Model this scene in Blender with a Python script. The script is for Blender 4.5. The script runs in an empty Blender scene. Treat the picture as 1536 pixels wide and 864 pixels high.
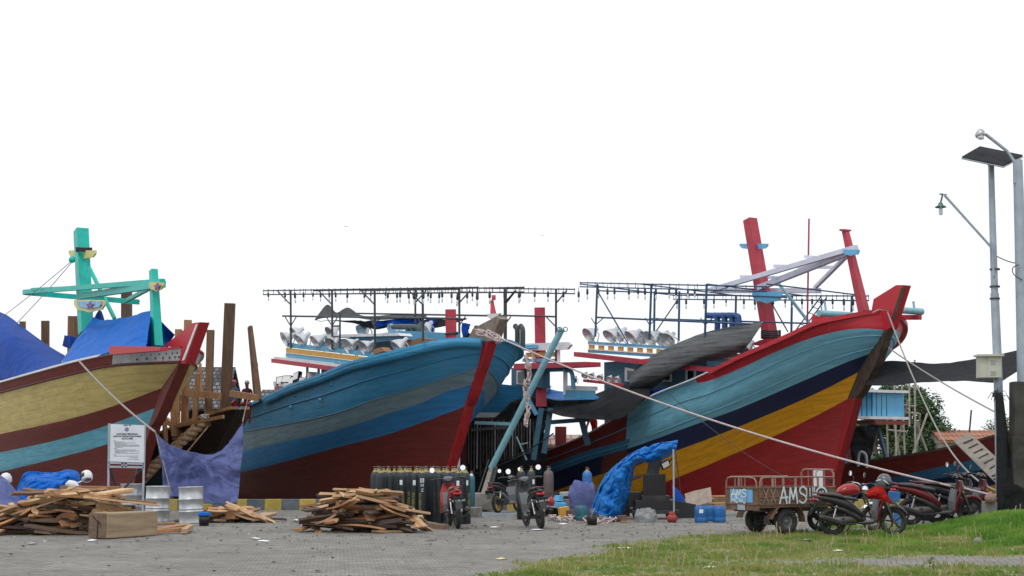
import bpy, bmesh, math, random
import numpy as np
from mathutils import Vector, Matrix, Euler
random.seed(7)
R = math.radians
SC = bpy.context.scene
COL = SC.collection
FPX = 2300.0; CH = 1.7; TH = math.atan(248/2300.0)
# ---------------- camera, sky, sun, exposure ----------------
cd = bpy.data.cameras.new('camera'); cam = bpy.data.objects.new('camera', cd); COL.objects.link(cam)
cam.location = (0, 0, CH); cam.rotation_euler = (R(90)+TH, 0, 0)
cd.sensor_width = 36; cd.lens = FPX/1536*36; cd.clip_end = 3000; cd.clip_start = 0.1
SC.camera = cam
SC.view_settings.view_transform = 'Standard'; SC.view_settings.look = 'None'
SC.view_settings.exposure = 0.0; SC.view_settings.gamma = 1
SUN_EL, SUN_AZ = 58, 205      # azimuth the light comes from, clockwise from +Y
w = bpy.data.worlds.new('World'); SC.world = w; w.use_nodes = True
nt = w.node_tree; nt.nodes.clear()
sky = nt.nodes.new('ShaderNodeTexSky'); sky.sky_type = 'NISHITA'; sky.sun_disc = False
sky.sun_elevation = R(SUN_EL); sky.sun_rotation = R(SUN_AZ); sky.dust_density = 4; sky.altitude = 0
mx = nt.nodes.new('ShaderNodeMix'); mx.data_type = 'RGBA'; mx.inputs[0].default_value = 0.90
mx.inputs[7].default_value = (10.6, 10.9, 11.3, 1)       # overcast cloud veil over the sky
bg = nt.nodes.new('ShaderNodeBackground'); bg.inputs[1].default_value = 0.105
ou = nt.nodes.new('ShaderNodeOutputWorld')
nt.links.new(sky.outputs[0], mx.inputs[6]); nt.links.new(mx.outputs[2], bg.inputs[0]); nt.links.new(bg.outputs[0], ou.inputs[0])
sd = bpy.data.lights.new('sun', 'SUN'); sd.energy = 0.9; sd.angle = R(14); sd.color = (1, .96, .9)
so = bpy.data.objects.new('sun', sd); COL.objects.link(so)
so.rotation_euler = (R(90-SUN_EL), 0, R(180-SUN_AZ)); so.location = (0, 0, 40)

# ---------------- projection helpers: pixel of the photograph + distance -> place ----------------
CAM = Vector((0, 0, CH)); Fv = Vector((0, math.cos(TH), math.sin(TH))); Uv = Vector((0, -math.sin(TH), math.cos(TH)))
def ray(px, py):
    d = Fv + Vector(((px-768)/FPX, 0, 0)) + Uv*((432-py)/FPX)
    return d/d.y
def P(px, py, D): return CAM + ray(px, py)*D
def gnd(px, py, z=0.0):
    d = ray(px, py); return CAM + d*((z-CH)/d.z)
def proj(p):
    v = Vector(p)-CAM; k = v.dot(Fv)
    return 768+FPX*v.x/k, 432-FPX*v.dot(Uv)/k

# ---------------- materials ----------------
def newmat(name):
    m = bpy.data.materials.new(name); m.use_nodes = True
    n = m.node_tree; b = n.nodes['Principled BSDF']; return m, n, b
def N(n, t, **kw):
    x = n.nodes.new(t)
    for k, v in kw.items(): setattr(x, k, v)
    return x
def mat(name, col, rough=.6, metal=0, var=.18, scale=4, bump=.15, dirt=None, dirt_amt=.35, stretch=None, alpha=None, bscale=None):
    m, n, b = newmat(name); L = n.links
    b.inputs['Roughness'].default_value = rough; b.inputs['Metallic'].default_value = metal
    tc = N(n, 'ShaderNodeTexCoord'); mp = N(n, 'ShaderNodeMapping')
    if stretch: mp.inputs['Scale'].default_value = stretch
    L.new(tc.outputs['Object'], mp.inputs[0])
    no = N(n, 'ShaderNodeTexNoise'); no.inputs['Scale'].default_value = scale; no.inputs['Detail'].default_value = 6
    L.new(mp.outputs[0], no.inputs[0])
    rp = N(n, 'ShaderNodeMapRange'); rp.inputs[1].default_value = .3; rp.inputs[2].default_value = .7
    rp.inputs[3].default_value = 1-var; rp.inputs[4].default_value = 1+var
    L.new(no.outputs[0], rp.inputs[0])
    mu = N(n, 'ShaderNodeVectorMath', operation='SCALE'); mu.inputs[0].default_value = col[:3]
    L.new(rp.outputs[0], mu.inputs['Scale']); out = mu.outputs[0]
    if dirt:
        n2 = N(n, 'ShaderNodeTexNoise'); n2.inputs['Scale'].default_value = scale*.35; n2.inputs['Detail'].default_value = 8; n2.inputs['Roughness'].default_value = .65
        L.new(mp.outputs[0], n2.inputs[0])
        r2 = N(n, 'ShaderNodeMapRange'); r2.inputs[1].default_value = .5; r2.inputs[2].default_value = .68; r2.inputs[3].default_value = 0; r2.inputs[4].default_value = dirt_amt
        L.new(n2.outputs[0], r2.inputs[0])
        mi = N(n, 'ShaderNodeMix', data_type='RGBA'); L.new(r2.outputs[0], mi.inputs[0]); L.new(out, mi.inputs[6]); mi.inputs[7].default_value = (*dirt, 1)
        out = mi.outputs[2]
    L.new(out, b.inputs['Base Color'])
    if bump:
        bp = N(n, 'ShaderNodeBump'); bp.inputs['Strength'].default_value = bump; bp.inputs['Distance'].default_value = .03
        nb = N(n, 'ShaderNodeTexNoise'); nb.inputs['Scale'].default_value = bscale or scale*3; nb.inputs['Detail'].default_value = 5
        L.new(mp.outputs[0], nb.inputs[0]); L.new(nb.outputs[0], bp.inputs['Height']); L.new(bp.outputs[0], b.inputs['Normal'])
    if alpha is not None: b.inputs['Alpha'].default_value = alpha
    return m
def hullpaint(name, col, wear=(.16, .13, .11), wamt=.30, rough=.5, streak=.24):
    """painted carvel planking: UV in metres, planks 0.2 m wide, seams and butts in the bump"""
    m, n, b = newmat(name); L = n.links
    uv = N(n, 'ShaderNodeUVMap'); mp = N(n, 'ShaderNodeMapping')
    L.new(uv.outputs[0], mp.inputs[0])
    br = N(n, 'ShaderNodeTexBrick'); br.inputs['Scale'].default_value = 1; br.inputs['Mortar Size'].default_value = .016; br.inputs['Mortar Smooth'].default_value = .4
    br.inputs['Brick Width'].default_value = 23; br.inputs['Row Height'].default_value = .27
    br.inputs[1].default_value = (1, 1, 1, 1); br.inputs[2].default_value = (.93, .93, .93, 1); br.inputs[3].default_value = (.76, .76, .76, 1)
    nw = N(n, 'ShaderNodeTexNoise'); nw.inputs['Scale'].default_value = .8
    L.new(mp.outputs[0], nw.inputs[0])
    ad = N(n, 'ShaderNodeVectorMath', operation='MULTIPLY_ADD'); ad.inputs[1].default_value = (.0, .22, 0)
    L.new(nw.outputs[1], ad.inputs[0]); L.new(mp.outputs[0], ad.inputs[2]); L.new(ad.outputs[0], br.inputs[0])
    m2 = N(n, 'ShaderNodeMapping'); m2.inputs['Scale'].default_value = (.55, 2.6, 1); L.new(uv.outputs[0], m2.inputs[0])
    no = N(n, 'ShaderNodeTexNoise'); no.inputs['Scale'].default_value = 2.1; no.inputs['Detail'].default_value = 10; no.inputs['Roughness'].default_value = .68; L.new(m2.outputs[0], no.inputs[0])
    rp = N(n, 'ShaderNodeMapRange'); rp.inputs[1].default_value = .28; rp.inputs[2].default_value = .72; rp.inputs[3].default_value = 1-streak; rp.inputs[4].default_value = 1+streak; L.new(no.outputs[0], rp.inputs[0])
    mu = N(n, 'ShaderNodeVectorMath', operation='SCALE'); mu.inputs[0].default_value = col; L.new(rp.outputs[0], mu.inputs['Scale'])
    mm = N(n, 'ShaderNodeVectorMath', operation='MULTIPLY'); L.new(mu.outputs[0], mm.inputs[0]); L.new(br.outputs[0], mm.inputs[1])
    # dirt: vertical run marks and scuffs
    m3 = N(n, 'ShaderNodeMapping'); m3.inputs['Scale'].default_value = (5, .5, 1); L.new(uv.outputs[0], m3.inputs[0])
    n3 = N(n, 'ShaderNodeTexNoise'); n3.inputs['Scale'].default_value = 1.1; n3.inputs['Detail'].default_value = 9; n3.inputs['Roughness'].default_value = .7; L.new(m3.outputs[0], n3.inputs[0])
    r3 = N(n, 'ShaderNodeMapRange'); r3.inputs[1].default_value = .52; r3.inputs[2].default_value = .78; r3.inputs[3].default_value = 0; r3.inputs[4].default_value = wamt; L.new(n3.outputs[0], r3.inputs[0])
    n4 = N(n, 'ShaderNodeTexNoise'); n4.inputs['Scale'].default_value = .9; n4.inputs['Detail'].default_value = 10; n4.inputs['Roughness'].default_value = .72; m4 = N(n, 'ShaderNodeMapping'); m4.inputs['Location'].default_value = (len(name)*3.7, col[0]*91+len(name), 0); m4.inputs['Scale'].default_value = (1, 1.8, 1); L.new(uv.outputs[0], m4.inputs[0]); L.new(m4.outputs[0], n4.inputs[0])
    r4 = N(n, 'ShaderNodeMapRange'); r4.inputs[1].default_value = .62; r4.inputs[2].default_value = .70; r4.inputs[3].default_value = 0; r4.inputs[4].default_value = wamt*.8; L.new(n4.outputs[0], r4.inputs[0])
    mxx = N(n, 'ShaderNodeMath', operation='MAXIMUM'); L.new(r3.outputs[0], mxx.inputs[0]); L.new(r4.outputs[0], mxx.inputs[1])
    mi = N(n, 'ShaderNodeMix', data_type='RGBA'); L.new(mxx.outputs[0], mi.inputs[0]); L.new(mm.outputs[0], mi.inputs[6]); mi.inputs[7].default_value = (*wear, 1)
    L.new(mi.outputs[2], b.inputs['Base Color']); b.inputs['Roughness'].default_value = rough
    bp = N(n, 'ShaderNodeBump'); bp.inputs['Strength'].default_value = .6; bp.inputs['Distance'].default_value = .02
    sm = N(n, 'ShaderNodeMath', operation='MULTIPLY_ADD'); L.new(br.outputs[0], sm.inputs[0]); sm.inputs[1].default_value = 1.0
    L.new(no.outputs[0], sm.inputs[2]); L.new(sm.outputs[0], bp.inputs['Height']); L.new(bp.outputs[0], b.inputs['Normal'])
    return m
def woodmat(name, col, dark=.55, sc=3, rough=.75, stretch=(1, 8, 8), rotz=0):
    m, n, b = newmat(name); L = n.links
    tc = N(n, 'ShaderNodeTexCoord'); mp = N(n, 'ShaderNodeMapping'); mp.inputs['Scale'].default_value = stretch; mr_ = N(n, 'ShaderNodeVectorRotate', rotation_type='Z_AXIS'); mr_.inputs['Angle'].default_value = rotz; L.new(tc.outputs['Object'], mr_.inputs[0]); L.new(mr_.outputs[0], mp.inputs[0])
    oi = N(n, 'ShaderNodeObjectInfo')
    ad = N(n, 'ShaderNodeVectorMath', operation='ADD'); L.new(mp.outputs[0], ad.inputs[0])
    cx = N(n, 'ShaderNodeMath', operation='MULTIPLY'); cx.inputs[1].default_value = 40; L.new(oi.outputs['Random'], cx.inputs[0]); L.new(cx.outputs[0], ad.inputs[1])
    no = N(n, 'ShaderNodeTexNoise'); no.inputs['Scale'].default_value = sc; no.inputs['Detail'].default_value = 7; no.inputs['Roughness'].default_value = .65; L.new(ad.outputs[0], no.inputs[0])
    r1 = N(n, 'ShaderNodeValToRGB'); e = r1.color_ramp.elements
    e[0].position = .3; e[0].color = (col[0]*dark, col[1]*dark*.95, col[2]*dark*.9, 1); e[1].position = .68; e[1].color = (*col, 1)
    L.new(no.outputs[0], r1.inputs[0])
    mr = N(n, 'ShaderNodeMapRange'); mr.inputs[3].default_value = .62; mr.inputs[4].default_value = 1.25; L.new(oi.outputs['Random'], mr.inputs[0])
    sc_ = N(n, 'ShaderNodeVectorMath', operation='SCALE'); L.new(r1.outputs[0], sc_.inputs[0]); L.new(mr.outputs[0], sc_.inputs['Scale'])
    L.new(sc_.outputs[0], b.inputs['Base Color']); b.inputs['Roughness'].default_value = rough
    bp = N(n, 'ShaderNodeBump'); bp.inputs['Strength'].default_value = .4; bp.inputs['Distance'].default_value = .02; L.new(no.outputs[0], bp.inputs['Height']); L.new(bp.outputs[0], b.inputs['Normal'])
    return m
def clothmat(name, col, rough=.55, trans=.0, sc=2.5, weave=False, alpha=None, var=.2):
    m, n, b = newmat(name); L = n.links
    tc = N(n, 'ShaderNodeTexCoord'); no = N(n, 'ShaderNodeTexNoise'); no.inputs['Scale'].default_value = sc; no.inputs['Detail'].default_value = 9; no.inputs['Roughness'].default_value = .6
    no.inputs['Distortion'].default_value = .6; L.new(tc.outputs['Object'], no.inputs[0])
    rp = N(n, 'ShaderNodeMapRange'); rp.inputs[1].default_value = .3; rp.inputs[2].default_value = .7; rp.inputs[3].default_value = 1-var; rp.inputs[4].default_value = 1+var; L.new(no.outputs[0], rp.inputs[0])
    mu = N(n, 'ShaderNodeVectorMath', operation='SCALE'); mu.inputs[0].default_value = col; L.new(rp.outputs[0], mu.inputs['Scale']); L.new(mu.outputs[0], b.inputs['Base Color'])
    b.inputs['Roughness'].default_value = rough
    vo = N(n, 'ShaderNodeTexVoronoi', feature='DISTANCE_TO_EDGE'); vo.inputs['Scale'].default_value = sc*1.1
    no2 = N(n, 'ShaderNodeTexNoise'); no2.inputs['Scale'].default_value = sc*1.6; no2.inputs['Detail'].default_value = 8; no2.inputs['Distortion'].default_value = 1.2; L.new(tc.outputs['Object'], no2.inputs[0])
    L.new(no2.outputs[1], vo.inputs[0])
    bp = N(n, 'ShaderNodeBump'); bp.inputs['Strength'].default_value = .65; bp.inputs['Distance'].default_value = .07; b.inputs['Specular IOR Level'].default_value = .10; vo.inputs['Scale'].default_value = 2.2; am = N(n, 'ShaderNodeMath', operation='MULTIPLY_ADD'); L.new(vo.outputs[0], am.inputs[0]); am.inputs[1].default_value = 1.1; L.new(no2.outputs[0], am.inputs[2]); L.new(am.outputs[0], bp.inputs['Height']); L.new(bp.outputs[0], b.inputs['Normal'])
    if alpha is not None: b.inputs['Alpha'].default_value = alpha
    if trans:
        b.inputs['Transmission Weight'].default_value = 0
        tr = N(n, 'ShaderNodeBsdfTranslucent'); L.new(mu.outputs[0], tr.inputs[0]); ms = N(n, 'ShaderNodeMixShader'); ms.inputs[0].default_value = trans
        o = n.nodes['Material Output']; L.new(b.outputs[0], ms.inputs[1]); L.new(tr.outputs[0], ms.inputs[2]); L.new(ms.outputs[0], o.inputs[0])
    return m

def pleatmat(name, col):
    m, n, b = newmat(name); L = n.links; tc = N(n, 'ShaderNodeTexCoord'); mp = N(n, 'ShaderNodeMapping'); mp.inputs['Rotation'].default_value = (0, R(-24), R(0)); mp.inputs['Scale'].default_value = (.35, .35, 7); L.new(tc.outputs['Object'], mp.inputs[0])
    no = N(n, 'ShaderNodeTexNoise'); no.inputs['Scale'].default_value = 1.5; no.inputs['Detail'].default_value = 5; no.inputs['Distortion'].default_value = .8; L.new(mp.outputs[0], no.inputs[0])
    r = N(n, 'ShaderNodeMapRange'); r.inputs[1].default_value = .3; r.inputs[2].default_value = .7; r.inputs[3].default_value = .6; r.inputs[4].default_value = 1.45; L.new(no.outputs[0], r.inputs[0])
    mu = N(n, 'ShaderNodeVectorMath', operation='SCALE'); mu.inputs[0].default_value = col; L.new(r.outputs[0], mu.inputs['Scale']); L.new(mu.outputs[0], b.inputs['Base Color']); b.inputs['Roughness'].default_value = .85; b.inputs['Specular IOR Level'].default_value = .2
    bp = N(n, 'ShaderNodeBump'); bp.inputs['Strength'].default_value = .9; bp.inputs['Distance'].default_value = .08; L.new(no.outputs[0], bp.inputs['Height']); L.new(bp.outputs[0], b.inputs['Normal']); b.inputs['Alpha'].default_value = .88
    return m

M = {}
def defs():
    M['pleated'] = pleatmat('pleated grey shade cloth', (.10, .105, .11))
    hp = hullpaint
    M['blue'] = hp('blue hull paint', (.035, .225, .41)); M['blue2'] = hp('bright blue hull paint', (.018, .19, .45))
    M['rimblue'] = hp('pale blue rim paint', (.045, .30, .54), wamt=.15)
    M['grey'] = hp('grey hull paint', (.165, .265, .32)); M['maroon'] = hp('maroon hull paint', (.15, .018, .015), wear=(.10, .06, .05))
    M['stemred'] = hp('red stem paint', (.36, .010, .016), wamt=.3); M['rimred'] = hp('bright red rim paint', (.47, .018, .030), wamt=.25)
    M['ltblue'] = hp('light blue hull paint', (.17, .44, .57), wear=(.15, .19, .2), wamt=.2); M['navy'] = hp('navy hull paint', (.008, .016, .065), wear=(.05, .05, .06))
    M['yellow'] = hp('yellow hull paint', (.66, .30, .006), wear=(.25, .14, .05), wamt=.22); M['red'] = hp('red bottom paint', (.28, .011, .012), wear=(.16, .07, .06), wamt=.28)
    M['aftred'] = hp('weathered red paint', (.21, .03, .026), wamt=.3); M['aftblue'] = hp('mid blue paint', (.035, .20, .38), wamt=.3)
    M['brownred'] = hp('red primer paint', (.14, .035, .022), wamt=.3)
    M['cream'] = hp('ochre cream hull paint', (.58, .46, .17), wear=(.2, .13, .07), wamt=.28); M['teal1'] = hp('dusty blue hull paint', (.12, .40, .53), wear=(.15, .14, .1), wamt=.25)
    M['zinc'] = mat('zinc bulwark sheet', (.55, .57, .6), .45, .3, .12, 3, .2, dirt=(.2, .12, .08), dirt_amt=.4)
    M['darkhull'] = hp('weathered dark hull wood', (.045, .032, .026), wear=(.12, .08, .05), wamt=.35, rough=.85)
    M['bluegrey'] = hp('blue grey hull paint', (.12, .2, .25))
    M['oldwood'] = woodmat('old grey wood', (.24, .19, .155), .5, 2.5, stretch=(3, 3, 1)); M['barewood'] = woodmat('bare brown wood', (.13, .085, .06), .35, 3, stretch=(4, 4, 1))
    M['newwood'] = woodmat('fresh sawn wood', (.42, .22, .10), .6, 2, stretch=(6, 6, 1)); M['postwood'] = woodmat('brown timber', (.23, .125, .07), .5, 2, stretch=(6, 6, .8))
    M['plankA'] = woodmat('pale sawn plank', (.64, .43, .25), .7, 2, stretch=(1, 9, 9)); M['plankB'] = woodmat('orange plank', (.52, .27, .13), .6, 2, stretch=(1, 9, 9))
    M['plankC'] = woodmat('grey brown plank', (.25, .165, .115), .5, 2, stretch=(1, 9, 9)); M['plankD'] = woodmat('dark weathered plank', (.085, .055, .045), .5, 2, stretch=(1, 9, 9))
    M['jade'] = mat('jade green gloss paint', (.0, .46, .38), .4, 0, .12, 3, .15); M['emblem_yellow'] = mat('pale yellow paint', (.62, .56, .20), .5)
    M['emblem_blue'] = mat('sky blue paint', (.2, .42, .65), .5); M['star'] = mat('purple star paint', (.16, .06, .22), .5)
    M['pink_red'] = mat('crimson mast paint', (.43, .03, .055), .5, 0, .15, 3, .25, dirt=(.2, .05, .05)); M['lilac'] = mat('lilac white paint', (.62, .64, .76), .45, 0, .08, 3, .1, dirt=(.35, .33, .36), dirt_amt=.3)
    M['skyblue'] = mat('sky blue wood paint', (.12, .42, .68), .5, 0, .1, 3, .15); M['pipeblue'] = mat('pale blue pipe paint', (.22, .47, .56), .45, 0, .12, 4, .1, dirt=(.2, .2, .18))
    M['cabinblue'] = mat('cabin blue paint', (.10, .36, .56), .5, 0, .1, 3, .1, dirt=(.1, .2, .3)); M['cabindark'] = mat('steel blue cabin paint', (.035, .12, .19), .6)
    M['white'] = mat('white paint', (.72, .73, .76), .5, 0, .08, 4, .1, dirt=(.4, .36, .32), dirt_amt=.3); M['ochre'] = mat('orange yellow paint', (.62, .33, .05), .5, 0, .1, 4)
    M['steel_dk'] = mat('dark steel tube', (.055, .06, .065), .5, .4, .2, 5, .1, dirt=(.12, .07, .05)); M['steel_bl'] = mat('blue steel tube', (.035, .08, .16), .5, .2, .2, 5, .1)
    M['pipe_bl'] = mat('blue exhaust paint', (.015, .07, .24), .4, .1); M['pipe_gn'] = mat('grey green exhaust', (.06, .08, .075), .5, .3)
    M['alu'] = mat('spun aluminium', (.62, .64, .67), .38, .75, .1, 8, .05, dirt=(.4, .38, .36)); M['lampin'] = mat('lamp reflector inside', (.75, .72, .7), .35, .5, .08, 6, 0)
    M['black'] = mat('black plastic', (.012, .012, .014), .4, 0, .2, 6, .05); M['rubber'] = mat('dusty rubber', (.028, .027, .026), .85, 0, .3, 9, .2, dirt=(.1, .09, .075), dirt_amt=.5)
    M['glass'] = mat('dark window glass', (.02, .025, .03), .12, 0, .1, 3, 0); M['bulb'] = mat('clear bulb glass', (.75, .8, .85), .1, 0, .05, 3, 0)
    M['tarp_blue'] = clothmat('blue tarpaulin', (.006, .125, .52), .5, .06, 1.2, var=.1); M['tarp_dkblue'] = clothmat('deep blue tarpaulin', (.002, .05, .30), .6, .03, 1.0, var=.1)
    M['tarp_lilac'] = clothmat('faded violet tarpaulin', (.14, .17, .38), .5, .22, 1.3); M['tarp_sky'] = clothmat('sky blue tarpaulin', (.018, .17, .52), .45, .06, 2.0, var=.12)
    M['net_black'] = clothmat('black shade cloth', (.026, .028, .031), .85, .08, 1.5, var=.1, alpha=.93); M['net_grey'] = clothmat('grey shade cloth', (.085, .09, .095), .8, .1, 2)
    M['strake_blue'] = mat('blue rubbing strake', (.03, .17, .32), .5); M['strake_lt'] = mat('light blue strake', (.14, .36, .47), .5); M['strake_grey'] = mat('grey strake', (.09, .15, .18), .5); M['strake_red'] = mat('maroon strake', (.10, .02, .018), .5); M['beamwood'] = woodmat('sawn beam', (.36, .27, .17), .5, 1.6, stretch=(7, .5, 7), rotz=R(27)); M['pillar'] = mat('black stained concrete', (.055, .053, .048), .95, 0, .35, 3, .5, dirt=(.015, .016, .014), dirt_amt=.9)
    M['net_sheer'] = clothmat('sheer black netting', (.02, .022, .022), .9, 0, 2, alpha=.8)
    M['rope_pink'] = mat('pink white rope', (.52, .42, .41), .85, 0, .3, 30, .3); M['rope_grey'] = mat('grey mooring rope', (.33, .31, .29), .85, 0, .25, 30, .3)
    M['rope_tan'] = mat('tan hawser', (.33, .22, .13), .9, 0, .3, 12, .6); M['rope_dark'] = mat('dark line', (.04, .04, .045), .85)
    M['galv'] = mat('galvanised steel', (.52, .54, .56), .4, .65, .2, 3, .1, dirt=(.2, .18, .15), dirt_amt=.5); M['galvpole'] = mat('weathered galvanised pole', (.36, .42, .48), .6, .2, .12, 3, .1, dirt=(.16, .12, .09), dirt_amt=.35)
    M['concrete'] = mat('old concrete', (.22, .215, .20), .9, 0, .25, 4, .5, dirt=(.04, .04, .035), dirt_amt=.7)
    M['gascyl'] = mat('dark grey cylinder paint', (.022, .030, .036), .5, .1, .3, 5, .1, dirt=(.1, .09, .07), dirt_amt=.4)
    M['gasblue'] = mat('blue cylinder paint', (.03, .14, .42), .4, .1); M['gasteal'] = mat('teal cylinder paint', (.03, .13, .18), .4, .1); M['gasrust'] = mat('brown grey cylinder paint', (.11, .085, .085), .5, .1, .3, 5, .1)
    M['gasyellow'] = mat('yellow shoulder paint', (.36, .28, .07), .5, 0, .25, 9, .1); M['brass'] = mat('dull brass', (.24, .2, .14), .45, .8)
    M['paper'] = mat('white label paper', (.75, .77, .8), .7, 0, .08, 5, 0); M['drumblue'] = mat('blue plastic drum', (.015, .13, .38), .4, 0, .15, 4, .05, dirt=(.1, .13, .17), dirt_amt=.3)
    M['signwhite'] = mat('white sign sheet', (.66, .70, .76), .45, 0, .05, 3, 0, dirt=(.45, .42, .4), dirt_amt=.25); M['ink'] = mat('printed dark ink', (.03, .035, .06), .6, 0, .05, 3, 0)
    M['inkblue'] = mat('printed blue ink', (.03, .06, .25), .6, 0, .05, 3, 0)
    M['mred'] = mat('red motorcycle paint', (.33, .010, .016), .25, 0, .08, 4, 0, dirt=(.2, .09, .07), dirt_amt=.3); M['mdred'] = mat('dark red motorcycle paint', (.11, .006, .009), .25, 0, .08, 4, 0, dirt=(.13, .06, .05), dirt_amt=.3)
    M['mblack'] = mat('black motorcycle paint', (.02, .02, .023), .3, 0, .15, 4, 0, dirt=(.1, .09, .08), dirt_amt=.4); M['mgrey'] = mat('grey motorcycle plastic', (.13, .14, .15), .5, 0, .15, 4, 0)
    M['chrome'] = mat('chrome', (.7, .7, .72), .15, 1, .05, 4, 0); M['mirror'] = mat('mirror glass', (.9, .92, .94), .08, .9, .02, 4, 0); M['seat'] = mat('black seat vinyl', (.03, .03, .032), .5, 0, .2, 6, .1)
    M['seattan'] = mat('tan seat vinyl', (.26, .20, .12), .6, 0, .2, 6, .1); M['engine'] = mat('engine metal', (.12, .115, .11), .45, .6, .3, 8, .2, dirt=(.07, .05, .04)); M['rimyellow'] = mat('yellow wheel rim', (.55, .36, .03), .4, .2)
    M['rust'] = mat('rusty brown cart steel', (.15, .085, .055), .75, .1, .3, 5, .25, dirt=(.25, .17, .12), dirt_amt=.5); M['rusttube'] = mat('rusty pink tube', (.28, .19, .15), .6, .2, .25, 6, .1)
    M['spray'] = mat('pale spray paint', (.55, .62, .68), .7, 0, .15, 6, 0, dirt=(.3, .25, .2), dirt_amt=.4); M['panelblue'] = mat('sprayed blue panel', (.12, .36, .62), .6, 0, .2, 6, 0, dirt=(.4, .45, .5))
    M['skin'] = mat('skin', (.22, .12, .08), .6, 0, .08, 6, 0); M['hair'] = mat('dark hair', (.015, .012, .01), .7)
    M['leaf'] = mat('foliage', (.035, .085, .022), .6, 0, .4, 1.2, 0); M['bark'] = mat('bark', (.12, .09, .07), .9, 0, .3, 6, .5); M['bamboo'] = mat('grey bamboo', (.30, .27, .23), .7, 0, .25, 4, .1)
    M['terracotta'] = None; M['cyl_red'] = mat('red gas canister paint', (.30, .03, .025), .45); M['bag'] = mat('pink brown plastic bag', (.27, .17, .13), .45, 0, .3, 14, .8)
    M['plaster'] = mat('weathered plaster', (.42, .39, .35), .85, 0, .15, 2, .2); M['brick'] = mat('red brick wall', (.25, .12, .09), .9, 0, .3, 6, .4, dirt=(.3, .27, .25))
    M['sheer_plastic'] = mat('clear plastic sheet', (.3, .31, .32), .25, 0, .3, 9, .9, alpha=.75); M['redcloth'] = clothmat('red jacket cloth', (.36, .014, .012), .7, 0, 8)
    M['box_cream'] = mat('cream enamel box', (.50, .50, .42), .5, 0, .06, 3, 0, dirt=(.25, .2, .15), dirt_amt=.3)
    M['ply'] = mat('pale plywood sheet', (.33, .27, .22), .8, 0, .2, 6, .2, dirt=(.2, .15, .12)); M['gangwood'] = mat('worn gangplank boards', (.26, .235, .20), .85, 0, .2, 5, .3, dirt=(.1, .09, .08))
defs()
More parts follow.
